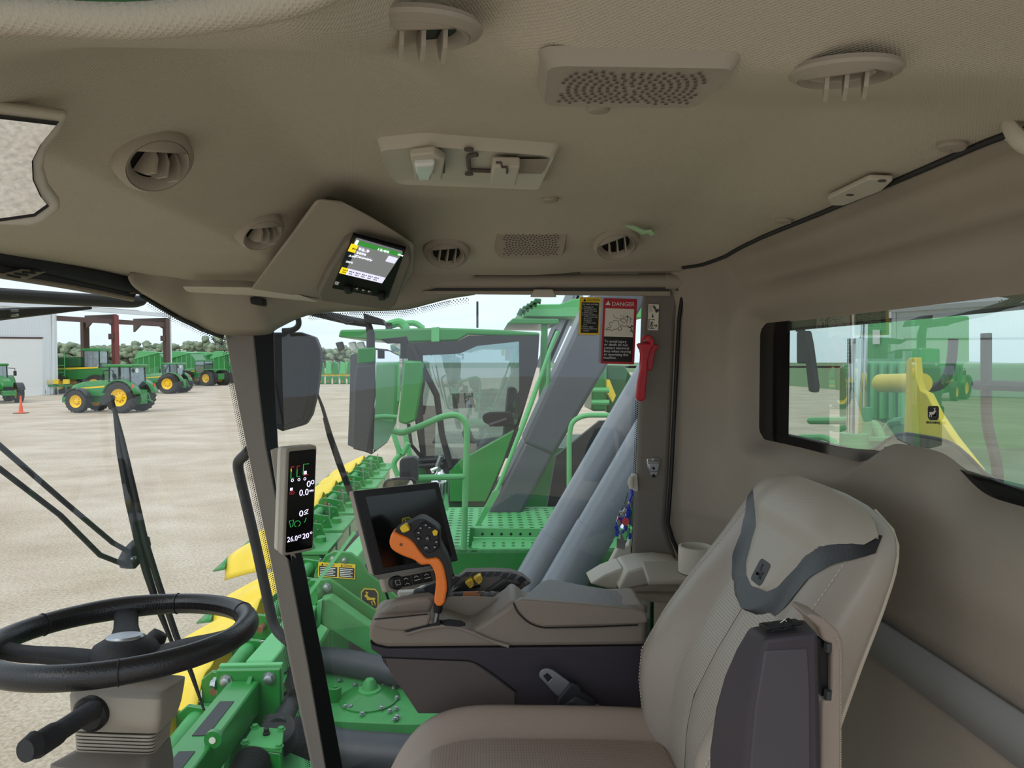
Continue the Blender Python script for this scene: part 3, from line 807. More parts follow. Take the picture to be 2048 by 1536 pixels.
for k in range(6): sp('preset_button', 'scr_lav', .13 + k * .145, .81, .27 + k * .145, 1.0)
sp('save_button', 'scr_lav', .77, .17, .98, .33)
U = sc_.u; V = -sc_.v
H_ = sc_.v.length
def st(s, u, v, h, m, wd=None, al='LEFT'): return text('lettering', s, sc_.p(u, v, .002), U, V, h * H_, m, scr, al)
st('12:00', .46, .03, .075, 'scr_white'); st('FM', .92, .03, .06, 'scr_white'); st('92.9', .11, .15, .085, 'scr_white'); st('5000', .11, .265, .065, 'scr_white'); st('Country', .11, .36, .07, 'scr_white')
st('FM', -.01, .20, .06, 'taupe_dark'); st('AM', 0, .40, .06, 'scr_white'); st('XM', 0, .58, .06, 'scr_white')
for k in range(6): st('92.9', .015 + k * .145, .845, .042, 'taupe_dark'); st('FM', .025 + k * .145, .915, .042, 'taupe_dark')
for (a, b, r) in ((697, 574, .010), (764, 588, .010)):
    mb = MB(); mb.lathe([(r, 0), (r, .010), (r * .8, .014), (.001, .014)], rf(a, b, .022), fr.n, 18); mb.build('knob', 'black', rd)
for k, (a, b) in enumerate(((713, 577), (727, 580), (739, 582.5))):
    mb = MB(); mb.prism([rf(a + i, b + j, .022) for i, j in ((-5, -4), (5, -2), (4, 4), (-6, 2))], fr.n * .003); kb = mb.build('button', 'black_soft', rd)
    mb = MB(); s_ = -1 if k == 0 else 1
    mb.prism([rf(a + i * s_, b + j, .026) for i, j in ((-2.5, -2), (2.5, 0), (-2.5, 2))], fr.n * .0005); mb.build('arrow_mark', 'white', kb)
mb = MB(); mb.prism([rf(674 + i, 566 + j, .0235) for i, j in ((-3, -4), (5, -2), (2, 4), (-5, 2))], fr.n * .0006); mb.build('menu_icon', 'white', rd)
mb = MB(); mb.prism([pod(a, b, .001) for a, b in [(680, 418), (694, 420), (684, 448), (668, 452)]], pn_ * .002); mb.build('blank_cover', 'pillar_taupe', rd, bevel=.001)
# flange strip running forward from the radio pod
mb = MB(); mb.prism([px(362, 572, Y=1.70), px(500, 574, Y=1.70), px(600, 590, Y=1.72), px(640, 604, Y=1.76), px(500, 590, Y=1.74), px(372, 583, Y=1.72)], (0, .02, .0))
tag(mb.build('trim_10', 'taupe_light', bevel=.004), 'pale trim ledge in front of the radio pod', 'trim', kind='structure')
mb = MB(); mb.prism(rpoly(pxs([(499, 594), (526, 596), (527, 612), (501, 608)], Y=1.80), .005), (0, .03, 0)); 
tag(mb.build('ledge_catch', 'black', bevel=.002), 'small black catch under the ledge left of the radio', 'catch')
mb = MB(); mb.lathe([(.011, 0), (.011, .003), (.008, .0045), (.001, .004)], px(540, 629, Y=1.925), (0.1, -1, -.1), 20, cap=False)
tag(mb.build('pillar_plug', 'taupe'), 'small round plug on the corner cover above the front pillar', 'plug')

# ================================================================== EXTERIOR BLACK MIRROR at the pillar
mr = thing('wing_mirror', 'black faceted mirror housing hanging just outside the front pillar', 'mirror', px(580, 860, Y=2.25))
o1 = [(509, 668), (530, 665), (600, 664), (630, 674), (640, 700), (640, 730), (632, 790), (622, 830), (610, 850), (564, 863), (548, 856), (530, 790), (517, 730)]
mb = MB(); mb.prism(pxs(o1, Y=2.25), (0, .045, 0)); mb.build('housing', 'black', mr, bevel=.008, seg=3)
mb = MB(); mb.prism(pxs([(522, 677), (618, 684), (624, 696), (622, 740), (616, 800), (606, 838), (566, 852), (554, 846), (540, 780)], Y=2.247), (0, .005, 0)); mb.build('back_panel', 'black', mr, bevel=.002)
mb = MB(); mb.prism(pxs([(522, 678), (536, 678), (549, 760), (566, 850), (556, 848), (540, 780)], Y=2.243), (0, .005, 0)); mb.build('edge_rib', 'charcoal', mr, bevel=.002)
mb = MB(); mb.tube(smooth_path(pxs([(592, 632), (597, 640), (596, 652), (585, 660), (565, 662)], Y=2.23), 5), .009, 10); mb.build('bracket_arm', 'rubber', mr)
mb = MB(); mb.lathe([(.028, 0), (.022, .012), (.01, .016)], px(585, 626, Y=2.03), (0, .4, -.8), 20); mb.build('mount', 'black', mr)
mb = MB(); mb.tube([px(588, 630, Y=2.04), px(593, 634, Y=2.22)], .009, 8); mb.build('mount_stub', 'rubber', mr)

# ================================================================== POST DISPLAY on the front pillar
pd = thing('post_display', 'tall narrow instrument display fixed to the front pillar', 'display', px(590, 1118, Y=1.87))
tl, tr, bl = px(572, 896, Y=1.83), px(634, 890, Y=1.88), px(564, 1113, Y=1.83)
f = Frame(tl, tr, bl); n_ = f.n
mb = MB(); mb.prism(rpoly(f.rect(0, 0, 1, 1, -.03), .010), n_ * .030); mb.build('case', 'taupe', pd, bevel=.003)
mb = MB(); mb.prism(rpoly(f.rect(-.02, 0.01, .9, .985, -.055), .010), n_ * .024); mb.build('rear_case', 'taupe_light', pd, bevel=.003)
mb = MB(); mb.prism(pxs([(540, 900), (562, 896), (566, 1105), (580, 1118), (563, 1050)], Y=1.90), (0, .04, 0)); mb.build('mount_arm', 'taupe', pd, bevel=.003)
mb = MB(); mb.prism(rpoly(f.rect(.10, .035, .965, .972, 0), .006), n_ * .0015); face = mb.build('glass_face', 'gloss_black', pd)
def pdt(s, u, v, h, m, wd=None): return text('lettering', s, f.p(u, v, .0025), f.u, -f.v, h * f.v.length, m, face, 'LEFT', width=wd and wd * f.u.length)
def seg(name, m, pts, r=.0011):
    mb = MB(); mb.tube([f.p(u, v, .0022) for u, v in pts], r, 5); return mb.build(name, m, face)
for v0, v1 in ((.12, .455), (.475, .93)):
    mb = MB(); f.slab(.16, v0, .9, v1, .0014, .0018, mb); mb.build('lcd_window', 'screen_off', face)
seg('gauge', 'led_green', [(.27, .285), (.18, .285), (.18, .225)]); seg('gauge', 'led_red', [(.18, .195), (.18, .18), (.27, .18)]); seg('gauge', 'scr_yellow', [(.18, .222), (.18, .197)])
seg('gauge', 'led_green', [(.46, .277), (.37, .277), (.37, .208)]); seg('gauge', 'led_red', [(.37, .206), (.37, .178), (.46, .178)])
seg('gauge', 'led_green', [(.74, .168), (.57, .168), (.57, .262)]); seg('gauge', 'led_red', [(.57, .27), (.74, .268)])
mb = MB(); f.slab(.60, .232, .68, .262, .0018, .0026, mb); mb.build('fuel_block', 'led_white', face)
for u in (.23, .44, .63):
    seg('icon', 'led_white', [(u + .035 * math.cos(a), .305 + .012 * math.sin(a)) for a in [i * PI / 4 for i in range(9)]], .0008)
pdt('0', .69, .318, .085, 'led_white', .13); pdt('0.0', .46, .392, .085, 'led_white', .30); pdt('MPH', .79, .412, .028, 'led_white', .13)
seg('icon', 'led_white', [(.89 + .045 * math.cos(a), .345 + .018 * math.sin(a)) for a in [i * PI / 4 for i in range(9)]], .0009)
mb = MB(); f.slab(.17, .373, .25, .398, .0018, .0024, mb); mb.build('icon', 'led_white', face)
seg('park_ring', 'led_red', [(.23 + .075 * math.cos(a), .42 + .016 * math.sin(a)) for a in [i * PI / 6 for i in range(13)]], .0007); pdt('P', .20, .408, .03, 'led_red')
pdt('0', .48, .588, .082, 'led_white', .13); seg('icon', 'led_white', [(.68, .625), (.66, .61), (.72, .60), (.78, .595), (.73, .625), (.68, .625)], .0008); seg('icon', 'led_white', [(.64, .64), (.78, .636)], .0008)
seg('outline_mark', 'led_green', [(.18, .68), (.32, .675), (.29, .735), (.23, .74), (.18, .68)], .0008)
seg('outline_mark', 'led_green', [(.44 + .10 * math.cos(a), .717 + .028 * math.sin(a)) for a in [PI * .6 + i * PI / 5 for i in range(10)]], .0008)
seg('outline_mark', 'led_green', [(.66, .715), (.70, .70), (.72, .675)], .0008)
pdt('26.0', .13, .818, .07, 'led_white', .33); pdt('20', .62, .812, .07, 'led_white', .21)
seg('icon', 'led_white', [(.50, .85), (.50, .83), (.57, .827), (.57, .848), (.50, .85)], .0008); seg('icon', 'led_white', [(.87, .82), (.92, .815), (.94, .825), (.90, .835), (.87, .82)], .0008)

# ================================================================== STICKERS on side window and pillar
def sticker(name, label, tl, tr, bl, Y, m, r=.004):
    f = Frame(px(*tl, Y=Y), px(*tr, Y=Y), px(*bl, Y=Y))
    t = thing(name, label, 'sticker', f.p(.5, 1))
    mb = MB(); mb.prism(rpoly(f.rect(0, 0, 1, 1), r), f.n * .0006); mb.build('backing', m, t)
    return t, f
def patch(t, f, name, m, u0, v0, u1, v1, d=.0006, th=.0004, r=0):
    mb = MB(); q = f.rect(u0, v0, u1, v1, d); q = rpoly(q, r) if r else q
    mb.prism(q, f.n * th); return mb.build(name, m, t)
def ftext(t, f, s, u, v, h, m, d=.0012, wd=None, al='LEFT', th=.0002):
    return text('lettering', s, f.p(u, v, d), f.u, -f.v, h * f.v.length, m, t, al, th, width=wd)
def fline(t, f, name, m, pts, r=.0007, d=.0014):
    mb = MB(); mb.tube([f.p(u, v, d) for u, v in pts], r, 5); return mb.build(name, m, t)
Ys = 2.012
t, f = sticker('caution_sticker', 'yellow CAUTION fire sticker on the side window glass', (1159.5, 594), (1201.5, 595), (1157, 669), Ys, 'yellow_sign')
patch(t, f, 'text_panel', 'black', .10, .14, .93, .955)
ftext(t, f, 'CAUTION', .34, .035, .085, 'black', wd=f.u.length * .6)
mb = MB(); mb.prism(f.poly([(.17, .115), (.24, .03), (.31, .115)], .0008), f.n * .0004); mb.build('warning_triangle', 'black', t)
ftext(t, f, 'IN CASE OF FIRE', .14, .165, .055, 'white', wd=f.u.length * .74)
rows_ = ['1. Disengage fan.', '2. Immediately point', '    machine into wind.', '3. STOP engine.', '4. Extinguish all flames', '    and hot spots using', '    appropriate', '    extinguisher', '    or auxiliary water', '    hose.', '5. Restart engine.', '6. Unload cotton from', '    machine.']
for k, s in enumerate(rows_): ftext(t, f, s, .13, .235 + k * .053, .046, 'white')

t, f = sticker('danger_sticker', 'tall red DANGER electrical line sticker on the side window', (1207, 596), (1274.5, 598), (1201, 727), Ys, 'red_sign')
ftext(t, f, 'DANGER', .25, .045, .085, 'white', wd=f.u.length * .66)
mb = MB(); mb.prism(f.poly([(.06, .105), (.145, .04), (.21, .105)], .0008), f.n * .0004); tri = mb.build('warning_triangle', 'white', t)
patch(t, f, 'picture_panel', 'paper', .07, .155, .92, .585); patch(t, f, 'text_panel', 'black', .055, .585, .93, .965)
fline(t, f, 'machine_outline', 'black', [(.10, .48), (.20, .44), (.22, .46), (.26, .42), (.20, .40), (.22, .37), (.30, .37), (.32, .34), (.48, .34), (.49, .40), (.62, .42), (.80, .43)])
fline(t, f, 'machine_outline', 'black', [(.10, .48), (.22, .48)] + [(.29 + .05 * math.cos(a), .475 + .02 * math.sin(a)) for a in [PI - i * PI / 5 for i in range(6)]] + [(.46, .465)])
fline(t, f, 'wheel_outline', 'black', [(.52 + .05 * math.cos(a), .46 + .03 * math.sin(a)) for a in [i * PI / 6 for i in range(13)]])
fline(t, f, 'basket_outline', 'black', [(.52, .33), (.60, .30), (.69, .33), (.65, .38), (.52, .33)])
fline(t, f, 'power_line', 'black', [(.30, .25), (.36, .29), (.46, .31), (.58, .31), (.72, .27), (.80, .29), (.88, .32)], .0005)
fline(t, f, 'power_pole', 'black', [(.73, .25), (.72, .37)]); fline(t, f, 'power_pole', 'black', [(.68, .27), (.78, .275)]); fline(t, f, 'power_pole', 'black', [(.83, .29), (.82, .37)])
for a in ((.52, .26), (.56, .25), (.60, .265), (.72, .40), (.76, .395)): fline(t, f, 'spark_mark', 'red_sign', [a, (a[0] + .015, a[1] + .02)], .0006)
fline(t, f, 'falling_figure', 'black', [(.76, .43), (.84, .44), (.88, .47), (.83, .50)], .0014); fline(t, f, 'falling_figure', 'black', [(.88, .47), (.90, .52)], .0012); fline(t, f, 'falling_figure', 'black', [(.84, .44), (.87, .40)], .001)
mb = MB(); mb.lathe([(.0024, 0), (.0024, .0005)], f.p(.885, .42, .0012), f.n, 12); mb.build('falling_figure', 'black', t)
for k, s in enumerate(['To avoid injury', 'or death do not', 'contact electrical', 'lines when moving', 'or operating this', 'machine.']): ftext(t, f, s, .08, .63 + k * .05, .056, 'white')

t, f = sticker('escape_sticker', 'small white emergency exit sticker on the rear door pillar', (1297, 608), (1318, 609), (1295, 660), 1.948, 'paper', .0005)
mb = MB(); mb.prism(f.poly([(.05, .04), (.30, .04), (.42, .30), (.1, .33)], .0008), f.n * .0003); mb.build('window_icon', 'taupe_light', t)
fline(t, f, 'arm_icon', 'dark_grey', [(.45, .06), (.62, .16), (.80, .27)], .003); fline(t, f, 'arm_icon', 'dark_grey', [(.72, .30), (.95, .2)], .0035)
fline(t, f, 'down_arrow', 'black', [(.42, .38), (.42, .47)], .0012)
mb = MB(); mb.prism(f.poly([(.30, .46), (.55, .46), (.42, .53)], .0012), f.n * .0003); mb.build('down_arrow', 'black', t)
fline(t, f, 'door_icon', 'black', [(.60, .62), (.60, .585), (.10, .585), (.10, .93), (.60, .93), (.60, .90)], .0011)
fline(t, f, 'running_figure', 'black', [(.40, .66), (.34, .76), (.44, .83), (.36, .91)], .0012); fline(t, f, 'running_figure', 'black', [(.34, .76), (.22, .88)], .0011); fline(t, f, 'running_figure', 'black', [(.22, .74), (.36, .69), (.52, .74)], .0009)
fline(t, f, 'right_arrow', 'black', [(.52, .82), (.85, .82)], .001); fline(t, f, 'right_arrow', 'black', [(.74, .77), (.87, .82), (.74, .87)], .001)

# ================================================================== RED EMERGENCY HAMMER
hm = thing('emergency_hammer', 'red plastic emergency hammer clipped to the rear door pillar', 'hammer', px(1285, 803, Y=1.92))
k = lambda L_: [(1130 + a * .18224, 580 + b * .18229) for a, b in L_]
mb = MB(); mb.prism(pxs(k([(800, 590), (1035, 600), (1020, 640), (990, 680), (960, 860), (950, 885), (905, 885), (890, 700), (820, 640)]), Y=1.925), (0, .025, 0)); mb.build('holder', 'red', hm, bevel=.003)
mb = MB(); mb.prism(pxs(k([(845, 540), (870, 500), (930, 490), (985, 550), (975, 620), (940, 640), (940, 590), (915, 575), (850, 570)]), Y=1.905), (0, .016, 0)); mb.build('hammer_head', 'red', hm, bevel=.003)
mb = MB(); mb.prism(pxs(k([(805, 580), (965, 585), (955, 640), (925, 720), (910, 800), (900, 960), (885, 1190), (850, 1222), (810, 1218), (780, 1180), (800, 1000), (830, 860), (838, 720), (822, 650)]), Y=1.905), (0, .018, 0)); hd_ = mb.build('handle', 'red', hm, bevel=.004, seg=3)
for q in ((862, 680), (905, 684)):
    mb = MB(); mb.prism(pxs(k([(q[0] - 8, q[1] - 26), (q[0] + 8, q[1] - 26), (q[0] + 10, q[1] + 20), (q[0] - 6, q[1] + 20)]), Y=1.9035), (0, .002, 0)); mb.build('recess', 'red_sign', hd_)
c = k([(872, 752)])[0]
mb = MB(); mb.lathe([(.0055, 0), (.0055, .0015)], px(*c, Y=1.905), (0, -1, 0), 16); mb.build('button', 'red_sign', hd_)
mb = MB(); mb.prism(pxs(k([(812, 1180), (838, 900), (870, 900), (872, 1185), (840, 1205)]), Y=1.9038), (0, .002, 0)); mb.build('grip_recess', 'red_sign', hd_)
c = k([(890, 545)])[0]
mb = MB(); mb.tube([px(c[0] - 5, c[1] + 3, Y=1.902), px(c[0] + 4, c[1] - 2, Y=1.902)], .0016, 6); mb.build('blade', 'steel', hm)

# chrome latch
lt = thing('pillar_latch', 'chrome latch plate screwed to the rear door pillar', 'latch', px(1307, 955, Y=1.945))
L3 = lambda q: [(1200 + a * .18232, 880 + b * .18229) for a, b in q]
mb = MB(); mb.prism(pxs(L3([(515, 205), (545, 195), (645, 197), (672, 215), (668, 250), (650, 330), (625, 390), (590, 412), (555, 385), (530, 330), (515, 250)]), Y=1.949), (0, .006, 0)); mb.build('plate', 'chrome', lt, bevel=.0015)
mb = MB(); mb.prism(pxs(L3([(525, 255), (660, 258), (640, 352), (545, 355)]), Y=1.940), (0, .010, 0)); kp = mb.build('keeper', 'zinc', lt, bevel=.003)
for q, r, m in (((588, 218), .0055, 'steel'), ((588, 310), .004, 'black'), ((588, 393), .005, 'black')):
    c = L3([q])[0]; mb = MB(); mb.lathe([(r, 0), (r * .9, .004), (.001, .0045)], px(*c, Y=1.940 if q[1] == 310 else 1.948), (0, -1, 0), 16); mb.build('screw', m, lt)
# beige knob and key bunch
mb = MB(); mb.tube(pxs([(1263, 953), (1261, 965), (1263, 977)], Y=1.93), [.006, .0085, .006], 12); mb.build  # grip knob
kn = thing('belt_guide', 'pale plastic belt guide at the edge of the rear door pillar', 'guide', px(1266, 978, Y=1.95))
mb.build('knob', 'taupe_light', kn)
mb = MB(); mb.prism(rpoly(pxs([(1264, 950), (1275, 949), (1277, 984), (1267, 982)], Y=1.945), .004), (0, .02, 0)); mb.build('base', 'taupe_light', kn, bevel=.002)
kb = thing('key_bunch', 'blue beaded lanyard with metal tags hanging beside the pillar', 'keys', px(1250, 1096, Y=1.97))
rnd = random.Random(3)
mb = MB(); mb.tube(smooth_path(pxs([(1263, 978), (1263, 990), (1258, 1000)], Y=1.96), 4), .004, 8); mb.build('cord', 'blue', kb)
mb = MB(); mb.tube(smooth_path(pxs([(1256, 985), (1250, 1005), (1240, 1025), (1236, 1038)], Y=1.97), 4), .001, 5); mb.build('wire', 'black', kb)
for k in range(16):
    c = (1262 - k * .9 + (k % 3) * 2 - 2, 1000 + k * 4.2)
    mb = MB(); mb.sphere(px(*c, Y=1.955 + .004 * (k % 3)), (.004, .003, .0065), 8, 5); mb.build('bead', 'blue', kb)
for k in range(26):
    c = (1262 - rnd.random() * (8 + 22 * min(1, k / 14)), 1008 + k * 2.7)
    a = rnd.uniform(-.7, .7); q = px(*c, Y=1.95 + rnd.random() * .02)
    M_ = Matrix.Rotation(a, 3, 'Y') @ Matrix.Rotation(rnd.uniform(-.6, .6), 3, 'Z')
    mb = MB(); mb.cbox(q, (.009, .002, .016), M_); mb.build('metal_tag', rnd.choice(['chrome', 'steel', 'blue', 'chrome']), kb, bevel=.0006)
c = px(1251, 1043, Y=1.945); mb = MB(); mb.lathe([(.011, 0), (.011, .002)], c, (0.1, -1, 0), 12); mb.build('red_tag', 'coral', kb)
mb = MB(); mb.prism(pxs([(1234, 1076), (1253, 1080), (1249, 1100), (1233, 1096)], Y=1.945), (0, .002, 0)); mb.build('tag_plate', 'steel', kb)

# ================================================================== TRIM BEHIND THE CONSOLE
sr = thing('side_rail', 'pale curved side rail running from console to rear pillar', 'rail', px(1260, 1190, Y=1.85))
S2 = lambda q, Y: [px(1040 + a * .19531, 1060 + b * .19531, Y=Y) for a, b in q]
mb = MB(); mb.prism(S2([(720, 552), (870, 460), (1060, 384), (1085, 420), (1000, 605), (900, 600)], 1.84), (0, .10, 0)); mb.build('front_section', 'taupe_light', sr, bevel=.006)
mb = MB(); mb.prism(S2([(1005, 605), (1100, 425), (1250, 385), (1480, 370), (1700, 400), (1640, 560), (1480, 556), (1300, 565), (1130, 600), (1080, 625)], 1.80), (0, .14, 0)); mb.build('rear_section', 'taupe_light', sr, bevel=.006)
mb = MB(); mb.prism(S2([(1060, 615), (1200, 580), (1350, 562), (1640, 560), (1640, 665), (1350, 655), (1240, 660), (1160, 660)], 1.80), (0, .08, 0)); mb.build('lower_lip', 'taupe', sr, bevel=.008)
mb = MB(); mb.prism(S2([(1180, 668), (1640, 665), (1640, 760), (1300, 740)], 1.78), (0, .08, 0)); mb.build('base', 'taupe', sr, bevel=.004)
# rounded pale post behind the glass edge
mb = MB(); mb.prism(pxs([(1236, 1096), (1256, 1092), (1261, 1075), (1264, 1110), (1258, 1126), (1240, 1140), (1222, 1147), (1212, 1142)], Y=1.975), (0, .03, 0))
tag(mb.build('corner_window_post', 'taupe_light', bevel=.006, seg=3), 'pale grey sloping post at the bottom corner of the side window', 'post')
cu_ = thing('cup_holder', 'round beige cup holder beside the seat back', 'cup holder', px(1390, 1130, Y=1.72))
c0 = px(1392, 1118, Y=1.68); mb = MB(); mb.lathe([(.042, -.03), (.042, .03), (.036, .032), (.034, .028), (.034, -.01), (.001, -.01)], c0, (0, 0, 1), 32, cap=False); mb.build('cup', 'taupe_light', cu_)
mb = MB(); mb.prism([c0 + Vector(q) for q in [(-.13, -.06, -.032), (.10, -.06, -.032), (.10, .1, -.032), (-.11, .1, -.032)]], (0, 0, -.012)); mb.build('shelf', 'taupe', cu_, bevel=.004)
# ================================================================== OPERATOR SEAT
Y0 = 1.19
TB = [(-.95, .36, .33, .42, .25), (-.80, .35, .327, .44, .255), (-.70, .345, .305, .465, .258), (-.64, .348, .298, .478, .26), (-.58, .36, .302, .492, .258), (-.50, .40, .35, .515, .255), (-.42, .448, .41, .54, .25),
      (-.38, .472, .445, .552, .249), (-.35, .487, .470, .562, .247), (-.30, .512, .508, .576, .244), (-.27, .518, .528, .584, .236), (-.25, .531, .541, .588, .222), (-.235, .543, .550, .588, .196), (-.222, .556, .560, .585, .152), (-.214, .566, .568, .578, .09)]
def col(i, z): return interp([(r[0], r[i]) for r in TB], z)
def s_front(u, z):
    fc, fb = col(1, z), col(2, z); g = smoothstep(.38, .70, abs(u))
    return fc + (fb - fc) * g
def ringpt(phi, z):
    c, s_ = math.cos(phi), math.sin(phi); hw = col(4, z); bk = col(3, z)
    u = math.copysign(abs(c) ** .55, c); w_ = abs(s_) ** .42
    fx = s_front(u, z); mid = fx * .5 + bk * .5
    return Vector((mid + ((fx - mid) if s_ >= 0 else (bk - mid)) * w_, Y0 + hw * u, z))
def SF(u, z, off):                   # a point on the front of the backrest, lifted by off
    phi = math.acos(max(-1, min(1, math.copysign(abs(u) ** (1 / .55), u))))
    p = ringpt(phi, z); e = .008
    pu = ringpt(min(PI - .001, phi + .03), z) - ringpt(max(.001, phi - .03), z); pz = ringpt(phi, min(-.2145, z + e)) - ringpt(phi, z - e)
    n = pu.cross(pz).normalized()
    if n.x > 0 and n.z < .5: n = -n
    return p + n * off
st_ = thing('operator_seat', 'taupe leather operator seat with dark edged headrest', 'seat', (.2, Y0, -1.38))
mb = MB(); ZS = [-.95 + (.95 - .214) * (1 - (1 - i / 44) ** 1.5) for i in range(45)]
mb.rings([[ringpt(2 * PI * k / 72, z) for k in range(72)] for z in ZS])
bk_ = mb.build('backrest', 'leather', st_, angle=70)
def patch_s(name, m, zs, hw, off, lo=None, n=24, uv=False, parent=bk_):
    mb = MB(); R = []
    for z in zs:
        w1 = interp(hw, z); w0 = -w1 if lo is None else interp(lo, z)
        R.append([SF(w0 + (w1 - w0) * i / n, z, off * min(1, 4 * min(i, n - i) / n + .25)) for i in range(n + 1)])
    mb.rings(R, closed=False); o = mb.build(name, m, parent, angle=70)
    return o
def lin(a, b, n): return [a + (b - a) * i / n for i in range(n + 1)]
patch_s('headrest_edging', 'leather_dark', lin(-.428, -.248, 26), [(-.428, .02), (-.42, .25), (-.40, .42), (-.37, .52), (-.33, .58), (-.30, .72), (-.285, .86), (-.27, .985), (-.248, .999)], .006)
hp = patch_s('headrest_pad', 'leather_light', lin(-.392, -.2155, 26), [(-.392, .02), (-.386, .22), (-.37, .34), (-.34, .42), (-.31, .50), (-.29, .62), (-.275, .78), (-.262, .92), (-.250, .99), (-.213, .995)], .010)
def uvmap(o):                          # planar UV in cm for the perforations
    me = o.data; uv = me.uv_layers.new(name='UVMap')
    for l in me.loops:
        c = me.vertices[l.vertex_index].co; uv.data[l.index].uv = (c.y * 190, c.z * 220)
uvmap(patch_s('perforated_panel', 'leather_perf', lin(-.86, -.405, 26), [(-.86, .45), (-.42, .42), (-.405, .40)], .0028, [(-.86, .03), (-.405, .03)]))
uvmap(patch_s('perforated_panel', 'leather_perf', lin(-.86, -.405, 26), [(-.86, -.03), (-.405, -.03)], .0028, [(-.86, -.45), (-.42, -.42), (-.405, -.40)]))
for u in (-.80, .80):
    mb = MB()
    for i in range(90):
        z = -.85 + i * .0068
        mb.tube([SF(u, z, .0005), SF(u, z + .0042, .0005)], .0011, 4)
    o = mb.build('stitching', 'stitch', bk_); o['kind'] = 'stuff'
mb = MB(); mb.tube([ringpt(PI * 1.12, z) + Vector((0, -.002, 0)) for z in lin(-.93, -.225, 40)], .003, 8); mb.build('piping', 'stitch', bk_)
# badge on the headrest
fb_ = Frame(SF(-.02 + .09, -.348, .0095), SF(-.02 - .09, -.348, .0095), SF(-.02 + .09, -.386, .0095))
fb_.n = Vector((-.85, -.2, .5)).normalized()
mb = MB(); mb.prism(rpoly([fb_.p(a, b, -.004) for a, b in ((0, 0), (1, 0), (1, 1), (0, 1))], .009), fb_.n * .005); bd = mb.build('badge', 'dark_grey', bk_)
mb = MB()
for poly in (DEER, ANTLER): mb.prism(fb_.poly([(.24 + .52 * x, .84 - .68 * y) for x, y in poly], .0012), fb_.n * .0006)
mb.build('leaping_deer_mark', 'black', st_)
# cushion
mb = MB()
def cush(u, v):
    a = 2 * u - 1; b = 2 * v - 1
    X = .11 + .315 * a; Y = Y0 + .262 * b
    zz = -.715 + .05 * smoothstep(.50, .80, abs(b)) - .02 * (a + 1) / 2
    zz -= .13 * abs(a) ** 5 * (1 if a < 0 else .2) + .13 * abs(b) ** 9 + .04 * max(0, -a - .3) ** 2
    rr = max(abs(a), abs(b)); k = 1 - .08 * (abs(a) ** 6) * (abs(b) ** 4)
    return Vector((.11 + .315 * a * k, Y0 + .262 * b * k, zz))
mb.grid(cush, 48, 48); N = 48
top_n = len(mb.v)
edge_i = [i for i in range(49)] + [j * 49 + 48 for j in range(1, 49)] + [48 * 49 + i for i in range(47, -1, -1)] + [j * 49 for j in range(47, 0, -1)]
low = [mb.v[i].copy() for i in edge_i]
for q in low: q.z = -.93
nb = len(mb.v); mb.v += low
for k in range(len(edge_i)):
    k2 = (k + 1) % len(edge_i); mb.f.append((edge_i[k], edge_i[k2], nb + k2, nb + k))
cu = mb.build('cushion', 'leather_warm', st_, angle=60)
mb = MB(); mb.grid(lambda u, v: cush(.16 + .70 * u, .24 + .52 * v) + Vector((0, 0, .003)), 24, 24); o = mb.build('perforated_panel', 'leather_warm', cu)
me = o.data; uv = me.uv_layers.new(name='UVMap')
for l in me.loops:
    c = me.vertices[l.vertex_index].co; uv.data[l.index].uv = (c.x * 190, c.y * 190)
me.materials.clear(); me.materials.append(perf('leather_warm_perf', (152, 136, 124), (118, 105, 96), 1))
mb = MB(); mb.box((-.12, .98, -1.38), (.38, 1.40, -.93)); mb.build('pedestal', 'black_soft', st_, bevel=.02)
# folded-up armrest on the near side
mat('plum_panel', (70, 66, 72), .5, bump=.2, bscale=500)
ar = mb = None
FL = [(1528, 1277), (1522, 1312), (1512, 1360), (1500, 1423), (1491, 1536), (1488, 1640)]
FR = [(1637, 1264), (1638, 1312), (1639, 1360), (1640, 1423), (1642, 1536), (1643, 1640)]
BL = [(1497, 1253), (1470, 1298), (1446, 1352), (1428, 1416), (1416, 1500), (1416, 1620)]
BR = [(1610, 1236), (1614, 1290), (1616, 1330), (1618, 1400), (1620, 1500), (1622, 1620)]
mb = MB(); mb.rings([[px(*a, Y=.80), px(*b, Y=.80), px(*c, Y=.86), px(*d, Y=.86)] for a, b, c, d in zip(FL, FR, BR, BL)])
arm = mb.build('folded_armrest', 'plum_dark', st_, bevel=.006, seg=3)
mb = MB(); mb.prism(pxs([(1530, 1302), (1616, 1296), (1621, 1380), (1622, 1640), (1498, 1640), (1500, 1540), (1510, 1423)], Y=.7985), (0, .004, 0)); mb.build('recessed_panel', 'plum_panel', arm, bevel=.002)
mb = MB(); mb.prism([px(1517, 1252, Y=.838), px(1590, 1243, Y=.838), px(1606, 1250, Y=.818), px(1536, 1262, Y=.818)], (0, 0, .004)); mb.build('switch_bezel', 'black', arm, bevel=.001)
sw = [px(1531, 1243, Y=.834), px(1578, 1234, Y=.834), px(1590, 1246, Y=.818), px(1546, 1256, Y=.818)]
mid0 = (sw[0] + sw[1]) / 2 + Vector((0, 0, -.004)); mid1 = (sw[2] + sw[3]) / 2 + Vector((0, 0, -.004))
mb = MB(); mb.prism([sw[0], mid0, mid1, sw[3]], (0, 0, -.012)); mb.prism([mid0, sw[1], sw[2], mid1], (0, 0, -.012)); rk = mb.build('rocker_switch', 'black', arm, bevel=.001)
mb = MB(); mb.tube([px(1561, 1245, Y=.82), px(1570, 1239, Y=.826), px(1573, 1243, Y=.824)], .0006, 5); mb.build('switch_mark', 'white', arm)
A5 = lambda L_, Y: [px(1380 + a / 4.315, 1180 + b / 4.315, Y=Y) for a, b in L_]
